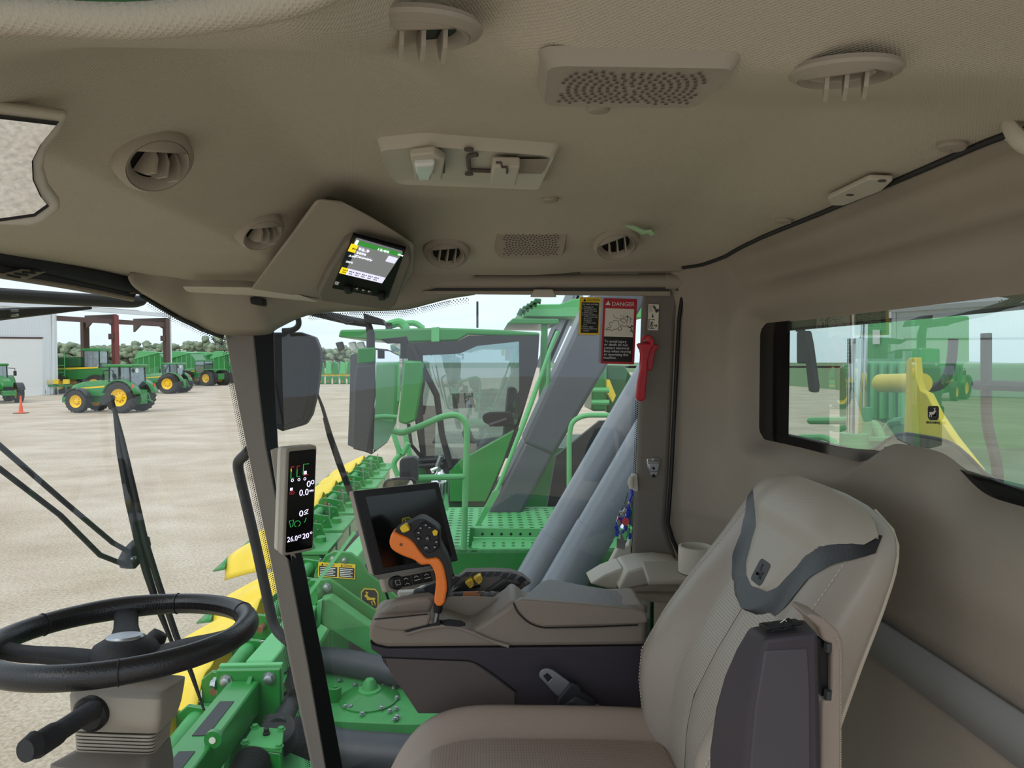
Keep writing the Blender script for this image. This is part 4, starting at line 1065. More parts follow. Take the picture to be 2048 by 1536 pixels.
mb = MB(); mb.prism(A5([(1000, 225), (1050, 205), (1160, 250), (1280, 350), (1325, 450), (1330, 600), (1320, 1000), (1310, 1800), (1130, 1800), (1138, 960), (1195, 945), (1225, 890), (1228, 480), (1150, 440), (1110, 330)], .845), (0, .05, 0)); ap_ = mb.build('armrest_pad', 'leather_warm', st_, bevel=.010, seg=3)
mb = MB()
for i in range(70):
    b = 420 + i * 19; a = 1262 if b > 520 else 1225 + (b - 420) * .37
    if b < 1700: mb.tube(A5([(a + 40, b), (a + 40 - .2, b + 11)], .8438), .0008, 4)
o = mb.build('stitching', 'stitch', ap_); o['kind'] = 'stuff'
mb = MB(); mb.prism(A5([(1125, 430), (1225, 450), (1222, 945), (1135, 945)], .855), (0, .015, 0)); mb.build('hinge_plate', 'black', arm)
for b0 in (455, 865):
    mb = MB(); mb.cyl(A5([(1190, b0)], .847)[0], A5([(1188, b0 + 75)], .847)[0], .0045, 12); mb.build('hinge_pin', 'dark_grey', arm)

# ---- seat belt
sb = thing('seat_belt', 'steel seat belt tongue on black webbing between seat and console', 'seat belt', px(1180, 1450, Y=1.47))
ot = pxs([(1077, 1352), (1081, 1341), (1094, 1337), (1108, 1343), (1142, 1368), (1122, 1395), (1112, 1390)], Y=1.46)
ih = pxs([(1086, 1352), (1095, 1346), (1105, 1356), (1096, 1366)], Y=1.46)
mb = MB()
def plate_hole(mb, outer, hole, off):
    n = len(outer); m = len(hole); off = Vector(off)
    bm = bmesh.new(); vo = [bm.verts.new(p) for p in outer]; vh = [bm.verts.new(p) for p in hole]
    es = [bm.edges.new((vo[i], vo[(i + 1) % n])) for i in range(n)] + [bm.edges.new((vh[i], vh[(i + 1) % m])) for i in range(m)]
    bmesh.ops.triangle_fill(bm, edges=es, use_beauty=True)
    bm.verts.index_update(); V_ = [v.co.copy() for v in bm.verts]; Fc = [tuple(v.index for v in f.verts) for f in bm.faces]; bm.free()
    k = len(V_); mb.add(V_ + [p + off for p in V_], Fc + [tuple(i + k for i in reversed(f)) for f in Fc] + [(i, (i + 1) % n, (i + 1) % n + k, i + k) for i in range(n)] + [(n + i, n + (i + 1) % m, n + (i + 1) % m + k, n + i + k) for i in range(m)])
plate_hole(mb, rpoly(ot, .006), rpoly(ih, .0015), (.001, .003, .001)); mb.build('tongue', 'zinc', sb, bevel=.0006)
mb = MB(); mb.prism(pxs([(1118, 1396), (1142, 1366), (1160, 1372), (1164, 1384), (1192, 1402), (1196, 1420), (1172, 1434), (1134, 1425), (1114, 1408)], Y=1.452), (0, .02, 0)); mb.build('tongue_grip', 'black_soft', sb, bevel=.004)
mb = MB()
W1 = smooth_path(pxs([(1150, 1392), (1180, 1405), (1210, 1425), (1262, 1456)], Y=1.45), 5); W2 = smooth_path(pxs([(1126, 1412), (1160, 1430), (1195, 1448), (1246, 1490)], Y=1.45), 5)
mb.rings([W1, W2], closed=False); mb.build('webbing', 'charcoal', sb, solid=.004)
mb = MB(); mb.prism(pxs([(1172, 1420), (1196, 1410), (1236, 1432), (1262, 1456), (1240, 1462)], Y=1.445), (0, .008, 0)); mb.build('webbing_fold', 'taupe_dark', sb, bevel=.002)
# ================================================================== ARMREST CONSOLE
C5 = lambda L_, Y: [px(680 + a / 3.2, 940 + b / 3.2, Y=Y) for a, b in L_]
cs = thing('armrest_console', 'taupe armrest console with storage lid beside the seat', 'console', px(1000, 1420, Y=1.55))
YN = 1.49
up_ = [(182, 1075), (184, 1010), (200, 978), (222, 955), (420, 935), (560, 930), (600, 965), (700, 985), (830, 1030), (880, 1000), (980, 935), (1060, 880), (1110, 830), (1200, 900), (1960, 870), (1960, 1125), (1500, 1130), (300, 1140), (215, 1120)]
mb = MB(); mb.prism(C5(up_, YN), (0, .13, 0)); ub = mb.build('upper_body', 'console_top', cs, bevel=.012, seg=3)
lo_ = [(190, 1095), (215, 1125), (300, 1143), (1500, 1133), (1960, 1126), (1960, 1560), (500, 1560), (400, 1400), (330, 1300), (275, 1230), (262, 1190), (200, 1150)]
mb = MB(); mb.prism(C5(lo_, YN + .006), (0, .14, 0)); lb = mb.build('lower_body', 'plum_dark', cs, bevel=.010, seg=3)
mb = MB(); mb.tube(fillet(C5([(268, 1200), (600, 1214), (850, 1222), (960, 1290), (1130, 1420)], YN + .005), .02), .0016, 6); mb.build('panel_seam', 'black', lb)
mb = MB(); mb.prism(C5([(290, 1205), (840, 1226), (900, 1262), (1120, 1425), (1120, 1560), (500, 1560), (390, 1395), (320, 1300)], YN + .0035), (0, .006, 0)); mb.build('front_panel', 'taupe_dark', lb, bevel=.002)
# storage lid
nr = [(1042, 1199), (1150, 1207), (1267, 1219), (1292, 1226), (1296, 1246), (1274, 1249), (1083, 1254), (1055, 1243), (1036, 1222), (1028, 1209)]
mb = MB(); mb.prism([p for p in pxs(nr, Y=1.474)], (0, .02, 0)); ls = mb.build('lid_side', 'console_top', cs, bevel=.004, seg=3)
tp = [px(1040, 1199, Y=1.480), px(1150, 1206, Y=1.480), px(1262, 1216, Y=1.480), px(1296, 1208, Y=1.53), px(1280, 1194, Y=1.57), px(1236, 1181, Y=1.60), px(1160, 1168, Y=1.60), px(1100, 1156, Y=1.605), px(1082, 1161, Y=1.59)]
mb = MB(); mb.prism(tp, (0, 0, -.022)); mb.build('lid_top', 'lid_grain', cs, bevel=.006, seg=3)
mb = MB(); mb.tube(fillet([px(1027, 1206, Y=1.4735), px(1034, 1223, Y=1.4735), px(1055, 1245, Y=1.4735), px(1083, 1256, Y=1.4735), px(1180, 1254, Y=1.4735), px(1276, 1250, Y=1.4735)], .015), .0017, 6); mb.build('lid_seam', 'black', ub)
# front cover
mb = MB(); mb.rings([C5([(218, 955), (345, 948), (575, 922), (585, 935)], 1.488) , C5([(340, 852), (440, 832), (556, 814), (606, 834)], 1.60)], closed=False, cap=False)
mb = MB(); mb.prism(C5([(222, 950), (575, 921), (604, 835), (560, 815), (480, 822), (345, 850)], 1.52), (0, .04, 0)); fc = mb.build('front_cover', 'console_top', cs, bevel=.008, seg=3)
mb = MB(); mb.prism(C5([(222, 954), (560, 922), (582, 935), (565, 1000), (420, 1035), (300, 1030), (205, 1000)], 1.484), (0, .02, 0)); mb.build('front_cover_side', 'console_top', fc, bevel=.006, seg=3)
mb = MB(); mb.tube(C5([(220, 955), (400, 938), (560, 922)], 1.4835), .0013, 6); mb.build('cover_seam', 'black', fc)
# gate well round the lever
mb = MB(); mb.prism(C5([(590, 940), (640, 830), (720, 812), (900, 812), (1085, 822), (1060, 880), (980, 940), (850, 1025), (720, 985)], 1.575), (0, .006, 0)); gw = mb.build('lever_well', 'console_top', cs, bevel=.002)
mb = MB(); mb.prism([px(880, 1240, Y=1.49), px(900, 1238, Y=1.49), px(922, 1241, Y=1.485), px(931, 1246, Y=1.48), px(918, 1248, Y=1.476), px(890, 1246, Y=1.478)], (0, 0, -.006)); mb.build('gate_slot', 'black', gw)
mb = MB(); mb.prism(C5([(410, 1032), (600, 985), (640, 960), (640, 1000), (560, 1010), (440, 1042)], 1.4815), (0, .004, 0)); mb.build('gate_slot', 'black', gw, bevel=.0005)
mb = MB(); mb.tube(smooth_path(C5([(420, 1050), (560, 1012), (700, 1000), (830, 1035), (960, 1090), (1080, 1128)], 1.484), 5), .004, 8); mb.build('styling_crease', 'console_top', ub)

# ---- switch bank behind the lever
kq = lambda L_, Y: [px(760 + a / 5.906, 1000 + b / 5.906, Y=Y) for a, b in L_]
sk = thing('switch_bank', 'switch bank of grey keys behind the orange lever', 'controls', px(980, 1200, Y=1.66))
mb = MB(); mb.rings([kq([(820, 1110), (990, 1075), (1300, 1080), (1640, 1095), (1560, 1160), (1290, 1155), (980, 1150), (800, 1150)], 1.63), [p + Vector((0, .03, -.05)) for p in kq([(820, 1110), (990, 1075), (1300, 1080), (1640, 1095), (1560, 1160), (1290, 1155), (980, 1150), (800, 1150)], 1.63)]]); mb.build('front_deck', 'lid_grain', sk)
bkp = [(840, 1090), (900, 940), (1020, 842), (1340, 835), (1560, 848), (1690, 900), (1790, 985), (1700, 1040), (1640, 1095), (1300, 1085), (990, 1080)]
mb = MB(); mb.prism(kq(bkp, 1.70), (0, .03, 0)); mb.build('rear_deck', 'pillar_taupe', sk, bevel=.004)
mb = MB(); mb.prism(kq([(1000, 850), (1340, 838), (1560, 850), (1690, 905), (1780, 980), (1720, 1010), (1640, 960), (1520, 925), (1200, 905), (940, 905)], 1.697), (0, .01, 0)); kr = mb.build('key_rail', 'lid_grain', sk, bevel=.003)
for a in range(7):
    x0 = 980 + a * 88; dy = 0 if a < 5 else (a - 4) * 18
    mb = MB(); mb.prism(kq([(x0 + 40, 852 + dy * .7), (x0 + 112, 850 + dy * .8), (x0 + 70, 902 + dy * 1.1), (x0 - 4, 900 + dy)], 1.6955), (0, .003, 0)); kx = mb.build('key', 'dark_grey', kr, bevel=.0008)
mb = MB(); mb.prism(kq([(1620, 935), (1672, 900), (1732, 940), (1660, 995)], 1.6935), (0, .003, 0)); mb.build('key', 'charcoal', kr, bevel=.0008)
for a, b in ((1000, 980), (1100, 930)):
    mb = MB(); mb.prism(kq([(a, b), (a + 60, b - 36), (a + 90, b - 36), (a + 112, b + 20), (a + 95, b + 50), (a + 65, b + 70)], 1.675), (0, .03, 0)); yl = mb.build('yellow_paddle', 'yellow', sk, bevel=.002)
    for k in range(3):
        mb = MB(); mb.tube(kq([(a + 22 + k * 14, b + 6 + k * 16), (a + 84 + k * 8, b - 22 + k * 16)], 1.674), .0009, 5); mb.build('grip_ridge', 'ochre_btn', yl)
mb = MB(); mb.prism(kq([(850, 1090), (900, 1050), (1000, 985), (1065, 1052), (1190, 1030), (1110, 1072), (980, 1080)], 1.676), (0, .02, 0)); mb.build('paddle_base', 'black', sk, bevel=.002)
mb = MB(); mb.prism(kq([(1240, 1085), (1450, 940), (1480, 940), (1290, 1092)], 1.68), (0, .012, 0)); mb.build('divider_rib', 'steel', sk)
for r_ in range(3):
    for c_i in range(4):
        x0 = 1330 + r_ * 62 + c_i * 62; y0 = 1070 - r_ * 36 + c_i * 8 - (c_i == 0) * 2
        if x0 > 1620: continue
        mb = MB(); mb.prism(kq([(x0, y0), (x0 + 46, y0 - 26), (x0 + 92, y0 - 12), (x0 + 50, y0 + 14)], 1.683), (0, .004, 0)); mb.build('key', 'charcoal', sk, bevel=.0008)
for a in range(4):
    x0 = 1200 + a * 78
    mb = MB(); mb.prism(kq([(x0 + 26, 1098), (x0 + 94, 1100), (x0 + 74, 1136), (x0, 1134)], 1.6235), (0, .003, 0)); mb.build('key', 'lid_grain', sk, bevel=.0008)
for q in ([(985, 1090), (1165, 1080), (1120, 1145), (975, 1145)], [(1130, 1112), (1196, 1108), (1176, 1140), (1110, 1140)], [(1530, 1102), (1612, 1100), (1570, 1138), (1500, 1136)]):
    mb = MB(); mb.prism(kq(q, 1.6225), (0, .003, 0)); mb.build('tan_key', 'ochre_btn', sk, bevel=.0008)
mb = MB(); mb.prism(kq([(880, 1108), (975, 1105), (955, 1142), (862, 1142)], 1.6228), (0, .003, 0)); mb.build('key', 'dark_grey', sk, bevel=.0008)
mb = MB(); mb.prism(kq([(250, 1200), (560, 1010), (880, 905), (960, 910), (840, 1050), (640, 1160), (560, 1165)], 1.68), (0, .02, 0)); mb.build('side_deck', 'dark_grey', sk, bevel=.003)
mb = MB(); mb.lathe([(.014, 0), (.015, .012), (.013, .02), (.001, .021)], kq([(465, 1165)], 1.64)[0], (0, -.3, 1), 24); mb.build('thumb_knob', 'black', sk)

# ================================================================== ORANGE LEVER
jl = thing('propulsion_lever', 'orange and black multifunction lever standing on the console', 'lever', px(873, 1243, Y=1.49))
JY = 1.49
og_ = [(175, 378), (230, 410), (330, 450), (400, 510), (480, 620), (545, 692), (610, 690), (680, 690), (735, 760), (765, 850), (790, 1000), (785, 1100), (745, 1248), (640, 1228), (660, 1000), (645, 870), (590, 770), (490, 772), (400, 712), (260, 660), (150, 595), (112, 530), (115, 460), (140, 395)]
mb = MB(); mb.prism(smooth_closed(kq(og_, JY - .018), 3), (0, .036, 0)); jb = mb.build('orange_grip', 'orange', jl, bevel=.013, seg=4)
bl_ = [(170, 380), (230, 325), (340, 280), (440, 228), (500, 220), (560, 245), (690, 340), (705, 430), (715, 530), (790, 680), (835, 830), (845, 960), (825, 1090), (745, 1255), (730, 1260), (800, 1100), (800, 990), (770, 850), (735, 755), (680, 680), (610, 680), (545, 685), (490, 620), (400, 500), (330, 440), (230, 400)]
mb = MB(); mb.prism(smooth_closed(kq(bl_, JY - .012), 3), (0, .044, 0)); jk = mb.build('black_head', 'black_soft', jl, bevel=.006, seg=3)
face_ = [(400, 390), (480, 290), (540, 255), (690, 355), (700, 440), (700, 560), (620, 620), (560, 630), (470, 540)]
mb = MB(); mb.prism(kq(face_, JY - .019), (0, .012, 0)); mb.build('key_face', 'black', jk, bevel=.002)
for a, b, w_, h_ in ((480, 335, 40, 30), (455, 390, 40, 30), (455, 460, 42, 38), (560, 460, 48, 60), (540, 300, 34, 26), (585, 330, 34, 26), (665, 500, 40, 34), (645, 560, 40, 34), (545, 570, 62, 50)):
    mb = MB(); mb.prism(rpoly(kq([(a - w_ * .7, b - h_ * .4), (a + w_ * .3, b - h_ * .7), (a + w_ * .7, b + h_ * .4), (a - w_ * .3, b + h_ * .7)], JY - .023), .002), (0, .008, 0)); kk = mb.build('key', 'charcoal', jk, bevel=.001)
    mb = MB(); mb.tube(kq([(a - w_ * .25, b), (a + w_ * .05, b - h_ * .25), (a + w_ * .25, b + h_ * .05)], JY - .0235), .0007, 5); mb.build('key_mark', 'white', kk)
mb = MB(); mb.prism(rpoly(kq([(615, 375), (650, 350), (685, 375), (672, 420), (632, 425)], JY - .024), .002), (0, .008, 0)); mb.build('yellow_key', 'yellow_sign', jl, bevel=.001)
mb = MB(); mb.prism(kq([(230, 330), (305, 283), (350, 345), (345, 365), (280, 390), (258, 385)], JY - .028), (0, .018, 0)); mb.build('yellow_key', 'yellow_sign', jl, bevel=.002)
mb = MB(); mb.lathe([(.0032, 0), (.0032, .002)], kq([(250, 525)], JY - .017)[0], (0, -1, 0), 14); mb.build('pin_hole', 'rust', jl)
mb = MB(); mb.prism(kq([(430, 725), (500, 745), (520, 765), (470, 772), (430, 750)], JY - .005), (0, .02, 0)); mb.build('trigger', 'charcoal', jl, bevel=.002)
a, b = kq([(692, 1235)], JY)[0], kq([(682, 1325)], JY)[0]
mb = MB(); mb.tube([a, b], [.0105, .0085], 16); mb.build('boot', 'black', jl)
mb = MB(); mb.cyl(b + Vector((0, 0, .006)), kq([(655, 1455)], JY)[0], .0058, 14); mb.build('shaft', 'steel', jl)

# ================================================================== MONITOR
mo = thing('console_monitor', 'square console monitor with dark screen above the orange lever', 'monitor', px(830, 1160, Y=1.68))
f = Frame(px(705, 982, Y=1.60), px(877, 963, Y=1.70), px(747, 1152, Y=1.585))
mb = MB(); mb.prism(rpoly(f.rect(0, 0, 1, 1, -.034), .006), f.n * .030); mb.build('case', 'taupe', mo, bevel=.004)
mb = MB(); mb.prism(rpoly(f.rect(.005, .005, .995, .995, -.006), .005), f.n * .008); bz = mb.build('bezel', 'black_soft', mo, bevel=.002)
mb = MB(); f.slab(.12, .085, .93, .93, .0018, .0026, mb); scn = mb.build('screen', 'screen_off', mo)
text('lettering', 'JOHN DEERE', f.p(.36, .022, .0024), f.u, -f.v, .045 * f.v.length, 'charcoal', bz, 'LEFT', .0003, width=f.u.length * .26)
g = Frame(f.p(0, 0, .0026), f.p(1, 0, .0026), f.p(0, 1, .0026)); g.n = f.n
emblem(mo, g, .455, .385, .565, .515, 'green_deep', 'yellow_sign', rim='yellow_sign', d=.0002)
# keypad under the monitor
kp_ = thing('monitor_keypad', 'key strip with a rotary knob under the console monitor', 'keypad', px(840, 1190, Y=1.64))
q = Frame(px(764, 1158, Y=1.58), px(905, 1130, Y=1.66), px(772, 1186, Y=1.575))
mb = MB(); mb.prism(rpoly(q.rect(0, 0, 1, 1, -.03), .006), q.n * .028); mb.build('case', 'taupe', kp_, bevel=.004)
mb = MB(); q.slab(.18, .10, .98, .86, -.001, .001, mb); mb.build('key_panel', 'taupe_dark', kp_)
for k in range(5):
    for r_ in range(2):
        u0 = .24 + k * .145 + (k > 2) * .03; mb = MB(); q.slab(u0, .14 + r_ * .36, u0 + .125, .46 + r_ * .36, .001, .004, mb); kx = mb.build('key', 'black', kp_, bevel=.0008)
        if r_ == 0 or k == 0:
            mb = MB(); mb.tube([q.p(u0 + .03, .36 + r_ * .36, .0045), q.p(u0 + .06, .24 + r_ * .36, .0045), q.p(u0 + .09, .36 + r_ * .36, .0045)], .0007, 5); mb.build('key_mark', 'white', kx)
        else:
            mb = MB(); mb.tube([q.p(u0 + .02, .19 + r_ * .36, .0045), q.p(u0 + .11, .18 + r_ * .36, .0045)], .0007, 5); mb.build('key_mark', 'white', kx)
mb = MB(); c0 = q.p(.15, .42, 0); mb.lathe([(.0145, -.004), (.0155, .016), (.0125, .021), (.001, .021)], c0, q.n, 28); kn_ = mb.build('rotary_knob', 'black', kp_)
mb = MB(); mb.tube([c0 + q.n * .0215 + q.u.normalized() * (a * .005) - q.v.normalized() * (b * .005) for a, b in ((-1, -1), (1, -1), (1, 1), (-1, 1), (-1, -1))], .0005, 5); mb.build('knob_mark', 'white', kn_)
ma = kp_
mb = MB(); mb.prism(kq([(190, 1100), (400, 1090), (560, 1000), (600, 1080), (420, 1180), (240, 1200)], 1.70), (0, .03, 0)); mb.build('support_arm', 'taupe_light', ma, bevel=.006)
mb = MB(); mb.tube(kq([(0, 930), (60, 1060), (110, 1215)], 1.72), .003, 8); mb.build('cable', 'rubber', ma)

# ================================================================== STEERING WHEEL AND COLUMN
WC = px(250, 1270, Y=1.18)
sw_ = thing('steering_wheel', 'black leather three spoke steering wheel at lower left', 'steering wheel', WC - Vector((0, 0, .06)))
wn = Vector((-.015, .07, 1)).normalized(); wx = Vector((1, 0, .015)).normalized(); wy = wn.cross(wx)
def wp(a, r, h=0): return WC + wx * (math.cos(a) * r) + wy * (math.sin(a) * r) + wn * h
mb = MB(); R = []
NW = 96
for i in range(NW):
    a = 2 * PI * i / NW
    g = 1 + .10 * (math.exp(-((a - 2.1) / .3) ** 2) + math.exp(-((a - .15) / .3) ** 2) + math.exp(-((a - 3.5) / .3) ** 2))
    rr = []
    for k in range(18):
        t = 2 * PI * k / 18
        rr.append(wp(a, .1905 + math.cos(t) * .0165 * g, math.sin(t) * .0185 * g))
    R.append(rr)
R.append(R[0]); mb.rings(R, cap=False); rim_ = mb.build('rim', 'wheel_leather', sw_)
for a in (1.55, .62, 2.75, -1.15):
    mb = MB(); mb.tube([wp(a, .1905 + math.cos(t) * .0172, math.sin(t) * .0192) for t in [2 * PI * k / 18 for k in range(18)]], .0009, 5, closed=True); mb.build('seam', 'black', rim_)
mb = MB()
for i in range(150):
    a = .1 + i * .0175
    p0 = wp(a, .1905 - .0166, -.006); p1 = wp(a + .008, .1905 - .0166, .006); mb.tube([p0, p1], .0009, 4)
o = mb.build('lacing', 'black', rim_); o['kind'] = 'stuff'
HB = WC + wn * -.036
mb = MB(); mb.rings([[HB + wx * (math.cos(t) * .058 * s) + wy * (math.sin(t) * .050 * s) + wn * h for t in [2 * PI * k / 32 for k in range(32)]] for s, h in ((.75, -.03), (1, -.012), (1, .004), (.82, .022), (.55, .031), (.01, .033))]); hb = mb.build('hub', 'black_soft', sw_)
mb = MB(); mb.rings([[HB + wx * (math.cos(t) * .030 * s) + wy * (math.sin(t) * .022 * s) + wn * h for t in [2 * PI * k / 24 for k in range(24)]] for s, h in ((1, .026), (1, .033), (.9, .036), (.01, .037))]); mb.build('badge', 'zinc', hb)
for a, hw in ((2.02, .020), (.10, .026), (3.35, .024)):
    P_ = [HB + wn * .0 + (wp(a, .04) - WC), HB + wn * .012 + (wp(a, .09) - WC), wp(a, .15, -.014), wp(a, .19, 0)]
    sd = wn.cross(wp(a, 1) - WC).normalized()
    mb = MB(); mb.rings([[p + sd * (w_ * i) + wn * (j * .008) for i, j in ((-1, -1), (1, -1), (1, .4), (.6, 1), (-.6, 1), (-1, .4))] for p, w_ in zip(smooth_path(P_, 4), [hw * (1.5 - .5 * min(1, i / 6)) for i in range(13)])]); mb.build('spoke', 'black_soft', sw_, bevel=.002)
mb = MB(); c = px(305, 1288, Y=1.24); mb.lathe([(.012, -.03), (.016, -.004), (.0165, .012), (.013, .022), (.001, .024)], c, (.5, .3, .8), 22); mb.build('horn_knob', 'charcoal', sw_)

cl = thing('steering_column', 'taupe steering column shroud with ribbed boot', 'steering column', px(240, 1700, Y=1.12))
def ring4(L_, c=.016): return rpoly([px(a, b, Y=y) for a, b, y in L_], c, 5)
K = [ring4([(140, 1375, 1.05), (318, 1388, 1.05), (374, 1352, 1.20), (220, 1340, 1.22)]),
     ring4([(133, 1392, 1.04), (322, 1400, 1.04), (372, 1366, 1.20), (220, 1360, 1.22)]),
     ring4([(136, 1430, 1.04), (320, 1440, 1.04), (366, 1398, 1.20), (220, 1390, 1.22)]),
     ring4([(144, 1462, 1.045), (314, 1468, 1.045), (356, 1428, 1.20), (220, 1420, 1.22)])]
mb = MB(); mb.rings(K); mb.build('shroud', 'taupe', cl, angle=60)
for k in range(6):
    y = 1466 + k * 7; s = 4 + k * .5
    mb = MB(); mb.rings([ring4([(140 + s, y, 1.045), (312 - s, y + 6, 1.045), (355 - s * 2, y - 36, 1.20), (220, y - 40, 1.22)]), ring4([(140 + s, y + 5, 1.045), (312 - s, y + 11, 1.045), (355 - s * 2, y - 31, 1.20), (220, y - 35, 1.22)])]); mb.build('boot_rib', 'taupe', cl, bevel=.001)
mb = MB(); mb.rings([ring4([(150, 1470, 1.055), (304, 1474, 1.055), (344, 1440, 1.20), (222, 1430, 1.21)]), ring4([(150, 1515, 1.055), (304, 1520, 1.055), (340, 1480, 1.20), (222, 1470, 1.21)])]); mb.build('boot_core', 'taupe_dark', cl)
mb = MB(); mb.rings([ring4([(146, 1508, 1.03), (302, 1514, 1.03), (344, 1472, 1.20), (210, 1466, 1.22)], .02), ring4([(95, 1530, 1.0), (298, 1560, 1.0), (350, 1510, 1.2), (180, 1500, 1.24)], .02), ring4([(80, 1800, 1.0), (298, 1800, 1.0), (350, 1700, 1.2), (180, 1700, 1.24)], .02)]); mb.build('column_base', 'pillar_taupe', cl, angle=60)
mb = MB(); mb.lathe([(.026, 0), (.026, .008), (.021, .012), (.001, .012)], px(186, 1424, Y=1.043), (-.15, -1, -.05), 26); mb.build('lever_collar', 'black', cl)
mb = MB(); mb.tube(smooth_path([px(190, 1418, Y=1.035), px(160, 1436, Y=1.0), px(120, 1462, Y=.96), px(70, 1494, Y=.92)], 5), [.014] * 3 + [.0135] * 8 + [.016] * 5, 14); sl = mb.build('stalk_lever', 'black_soft', cl)
mb = MB(); mb.tube([px(70, 1488, Y=.917), px(50, 1502, Y=.90)], [.0175, .015], 14, flat=.8); mb.build('stalk_button', 'charcoal', sl)
# ================================================================== OWN MACHINE OUTSIDE THE GLASS
def on_ws(x, y, off=-.03):
    d = ray(x, y); t = .5
    while t < 5:
        q = d * t
        if q.x < wsf(q.y, q.z).x + off: break
        t += .004
    return d * t
# ---- windscreen wipers
wi = thing('windscreen_wiper', 'long black windscreen wiper with twin link arms', 'wiper', on_ws(400, 1420))
mb = MB(); mb.tube([on_ws(*q, -.03) for q in [(222, 790), (245, 880), (268, 980), (290, 1080), (318, 1170), (352, 1270), (384, 1350), (408, 1420)]], [.004, .006, .007, .008, .008, .008, .006, .003], 6); mb.build('blade', 'rubber', wi)
mb = MB(); mb.tube([on_ws(*q, -.045) for q in [(226, 800), (240, 905), (258, 1000), (276, 1075), (292, 1140), (318, 1220), (350, 1300)]], [.003, .008, .010, .011, .010, .008, .004], 6); mb.build('blade_carrier', 'black', wi)
mb = MB(); mb.prism([on_ws(*q, -.055) for q in [(252, 1118), (262, 1098), (280, 1080), (300, 1072), (304, 1090), (288, 1120), (272, 1138), (256, 1136)]], (-.02, 0, 0)); jt = mb.build('arm_joint', 'charcoal', wi, bevel=.003)
mb = MB(); mb.lathe([(.007, 0), (.007, .006), (.001, .008)], on_ws(266, 1118, -.05), (1, -.4, 0), 14); mb.build('bolt', 'steel', jt)
for q in ([(-60, 842), (0, 892), (130, 1005), (225, 1085), (262, 1106)], [(-60, 893), (0, 938), (120, 1030), (200, 1110), (256, 1132)]):
    mb = MB(); mb.tube([on_ws(*p, -.06) for p in q], .0058, 8); mb.build('link_arm', 'black_soft', wi)
uw = thing('parked_wiper', 'short black wiper blade parked below the sunshade', 'wiper', on_ws(90, 632))
mb = MB(); mb.tube([on_ws(*q, -.035) for q in [(-80, 634), (0, 629), (60, 624), (120, 620), (182, 616)]], [.012, .012, .010, .007, .003], 8); mb.build('blade', 'rubber', uw)
for y in (622, 631):
    mb = MB(); mb.tube([on_ws(21, y, -.02), on_ws(36, y - 1, -.02)], .0026, 6); mb.build('clip', 'steel', uw)
sw2 = thing('side_window_wiper', 'thin black wiper leaning across the side window', 'wiper', px(700, 985, Y=2.09))
mb = MB(); mb.tube(pxs([(632, 780), (645, 815), (662, 872), (684, 935), (704, 988)], Y=2.09), [.003, .005, .006, .007, .007], 8); mb.build('blade', 'rubber', sw2)
mb = MB(); mb.tube(pxs([(648, 835), (658, 870), (676, 925), (700, 990)], Y=2.10), [.004, .007, .007, .006], 8); mb.build('blade_carrier', 'black', sw2)
# ---- outside sun visor bar over the windscreen
mb = MB(); mb.tube(smooth_path([on_ws(*q, -.22) for q in [(-140, 584), (0, 590), (120, 597), (220, 602), (268, 603), (292, 598)]], 5), [.0165] * 21 + [.016, .015, .013, .010, .006][:5], 12, flat=1.6)
tag(mb.build('sun_visor_bar', 'charcoal'), 'dark grey visor bar outside along the windscreen top', 'visor')
# ---- grab handle outside the pillar
mb = MB(); mb.tube(fillet([px(500, 900, Y=2.06), px(474, 925, Y=2.12), px(480, 955, Y=2.13), px(512, 1090, Y=2.13), px(548, 1258, Y=2.13), px(580, 1285, Y=2.08)], .05), .0155, 12)
tag(mb.build('grab_handle', 'black_soft'), 'black grab handle outside along the front pillar', 'handle')
# ---- right rear-view mirror of this machine
rm = thing('rear_view_mirror', 'tall grey rear view mirror with green cap outside the side window', 'mirror', px(740, 905, Y=3.0))
M2 = lambda L_, Y: [px(620 + a / 2.844, 580 + b / 2.844, Y=Y) for a, b in L_]
a0 = px(752, 700, Y=3.0); dr = Vector((.51, .86, 0))
fm = lambda L_: [Vector((a0.x, 3.0, 0)) + dr * (u * .155) + Vector((0, 0, px(752, y, Y=3.0).z - .0)) for u, y in L_]
face_m = fm([(0, 700), (.55, 702), (1, 712), (1.05, 790), (.85, 850), (.5, 885), (-.15, 903), (-.05, 800)])
nm = Vector((.86, -.51, 0))
mb = MB(); mb.prism([p - nm * .001 for p in face_m], nm * .003); mb.build('mirror_glass', 'mirror', rm)
c = sum(face_m, Vector()) / len(face_m)
mb = MB(); big = [c + (p - c) * 1.05 - nm * .004 for p in face_m]; sm = [c + (p - c) * .9 - nm * .07 + Vector((-.06, -.0, 0)) for p in face_m]
mb.rings([big, sm]); mb.build('housing', 'dark_grey', rm, bevel=.004)
mb = MB(); mb.prism(M2([(270, 332), (372, 326), (368, 410), (268, 420)], 2.94), (0, .02, 0)); mb.build('top_cap', 'green', rm, bevel=.004)
mb = MB(); mb.prism(M2([(262, 432), (370, 420), (372, 600), (345, 800), (328, 925), (243, 905), (250, 560)], 2.945), (0, .02, 0)); mb.build('side_shell', 'dark_grey', rm, bevel=.006)
mb = MB(); mb.tube(M2([(-200, 20), (0, 120), (120, 150), (230, 175), (330, 190), (345, 250), (345, 330)], 3.0), .018, 10); mb.build('arm', 'black_soft', rm)
mb = MB(); mb.tube(M2([(-200, 60), (60, 130), (210, 190), (250, 185)], 2.98), .006, 8); mb.build('cable', 'rubber', rm)
mb = MB(); mb.prism(M2([(300, 130), (410, 165), (425, 200), (310, 185)], 2.96), (0, .08, 0)); mb.build('arm_bracket', 'black_soft', rm, bevel=.004)
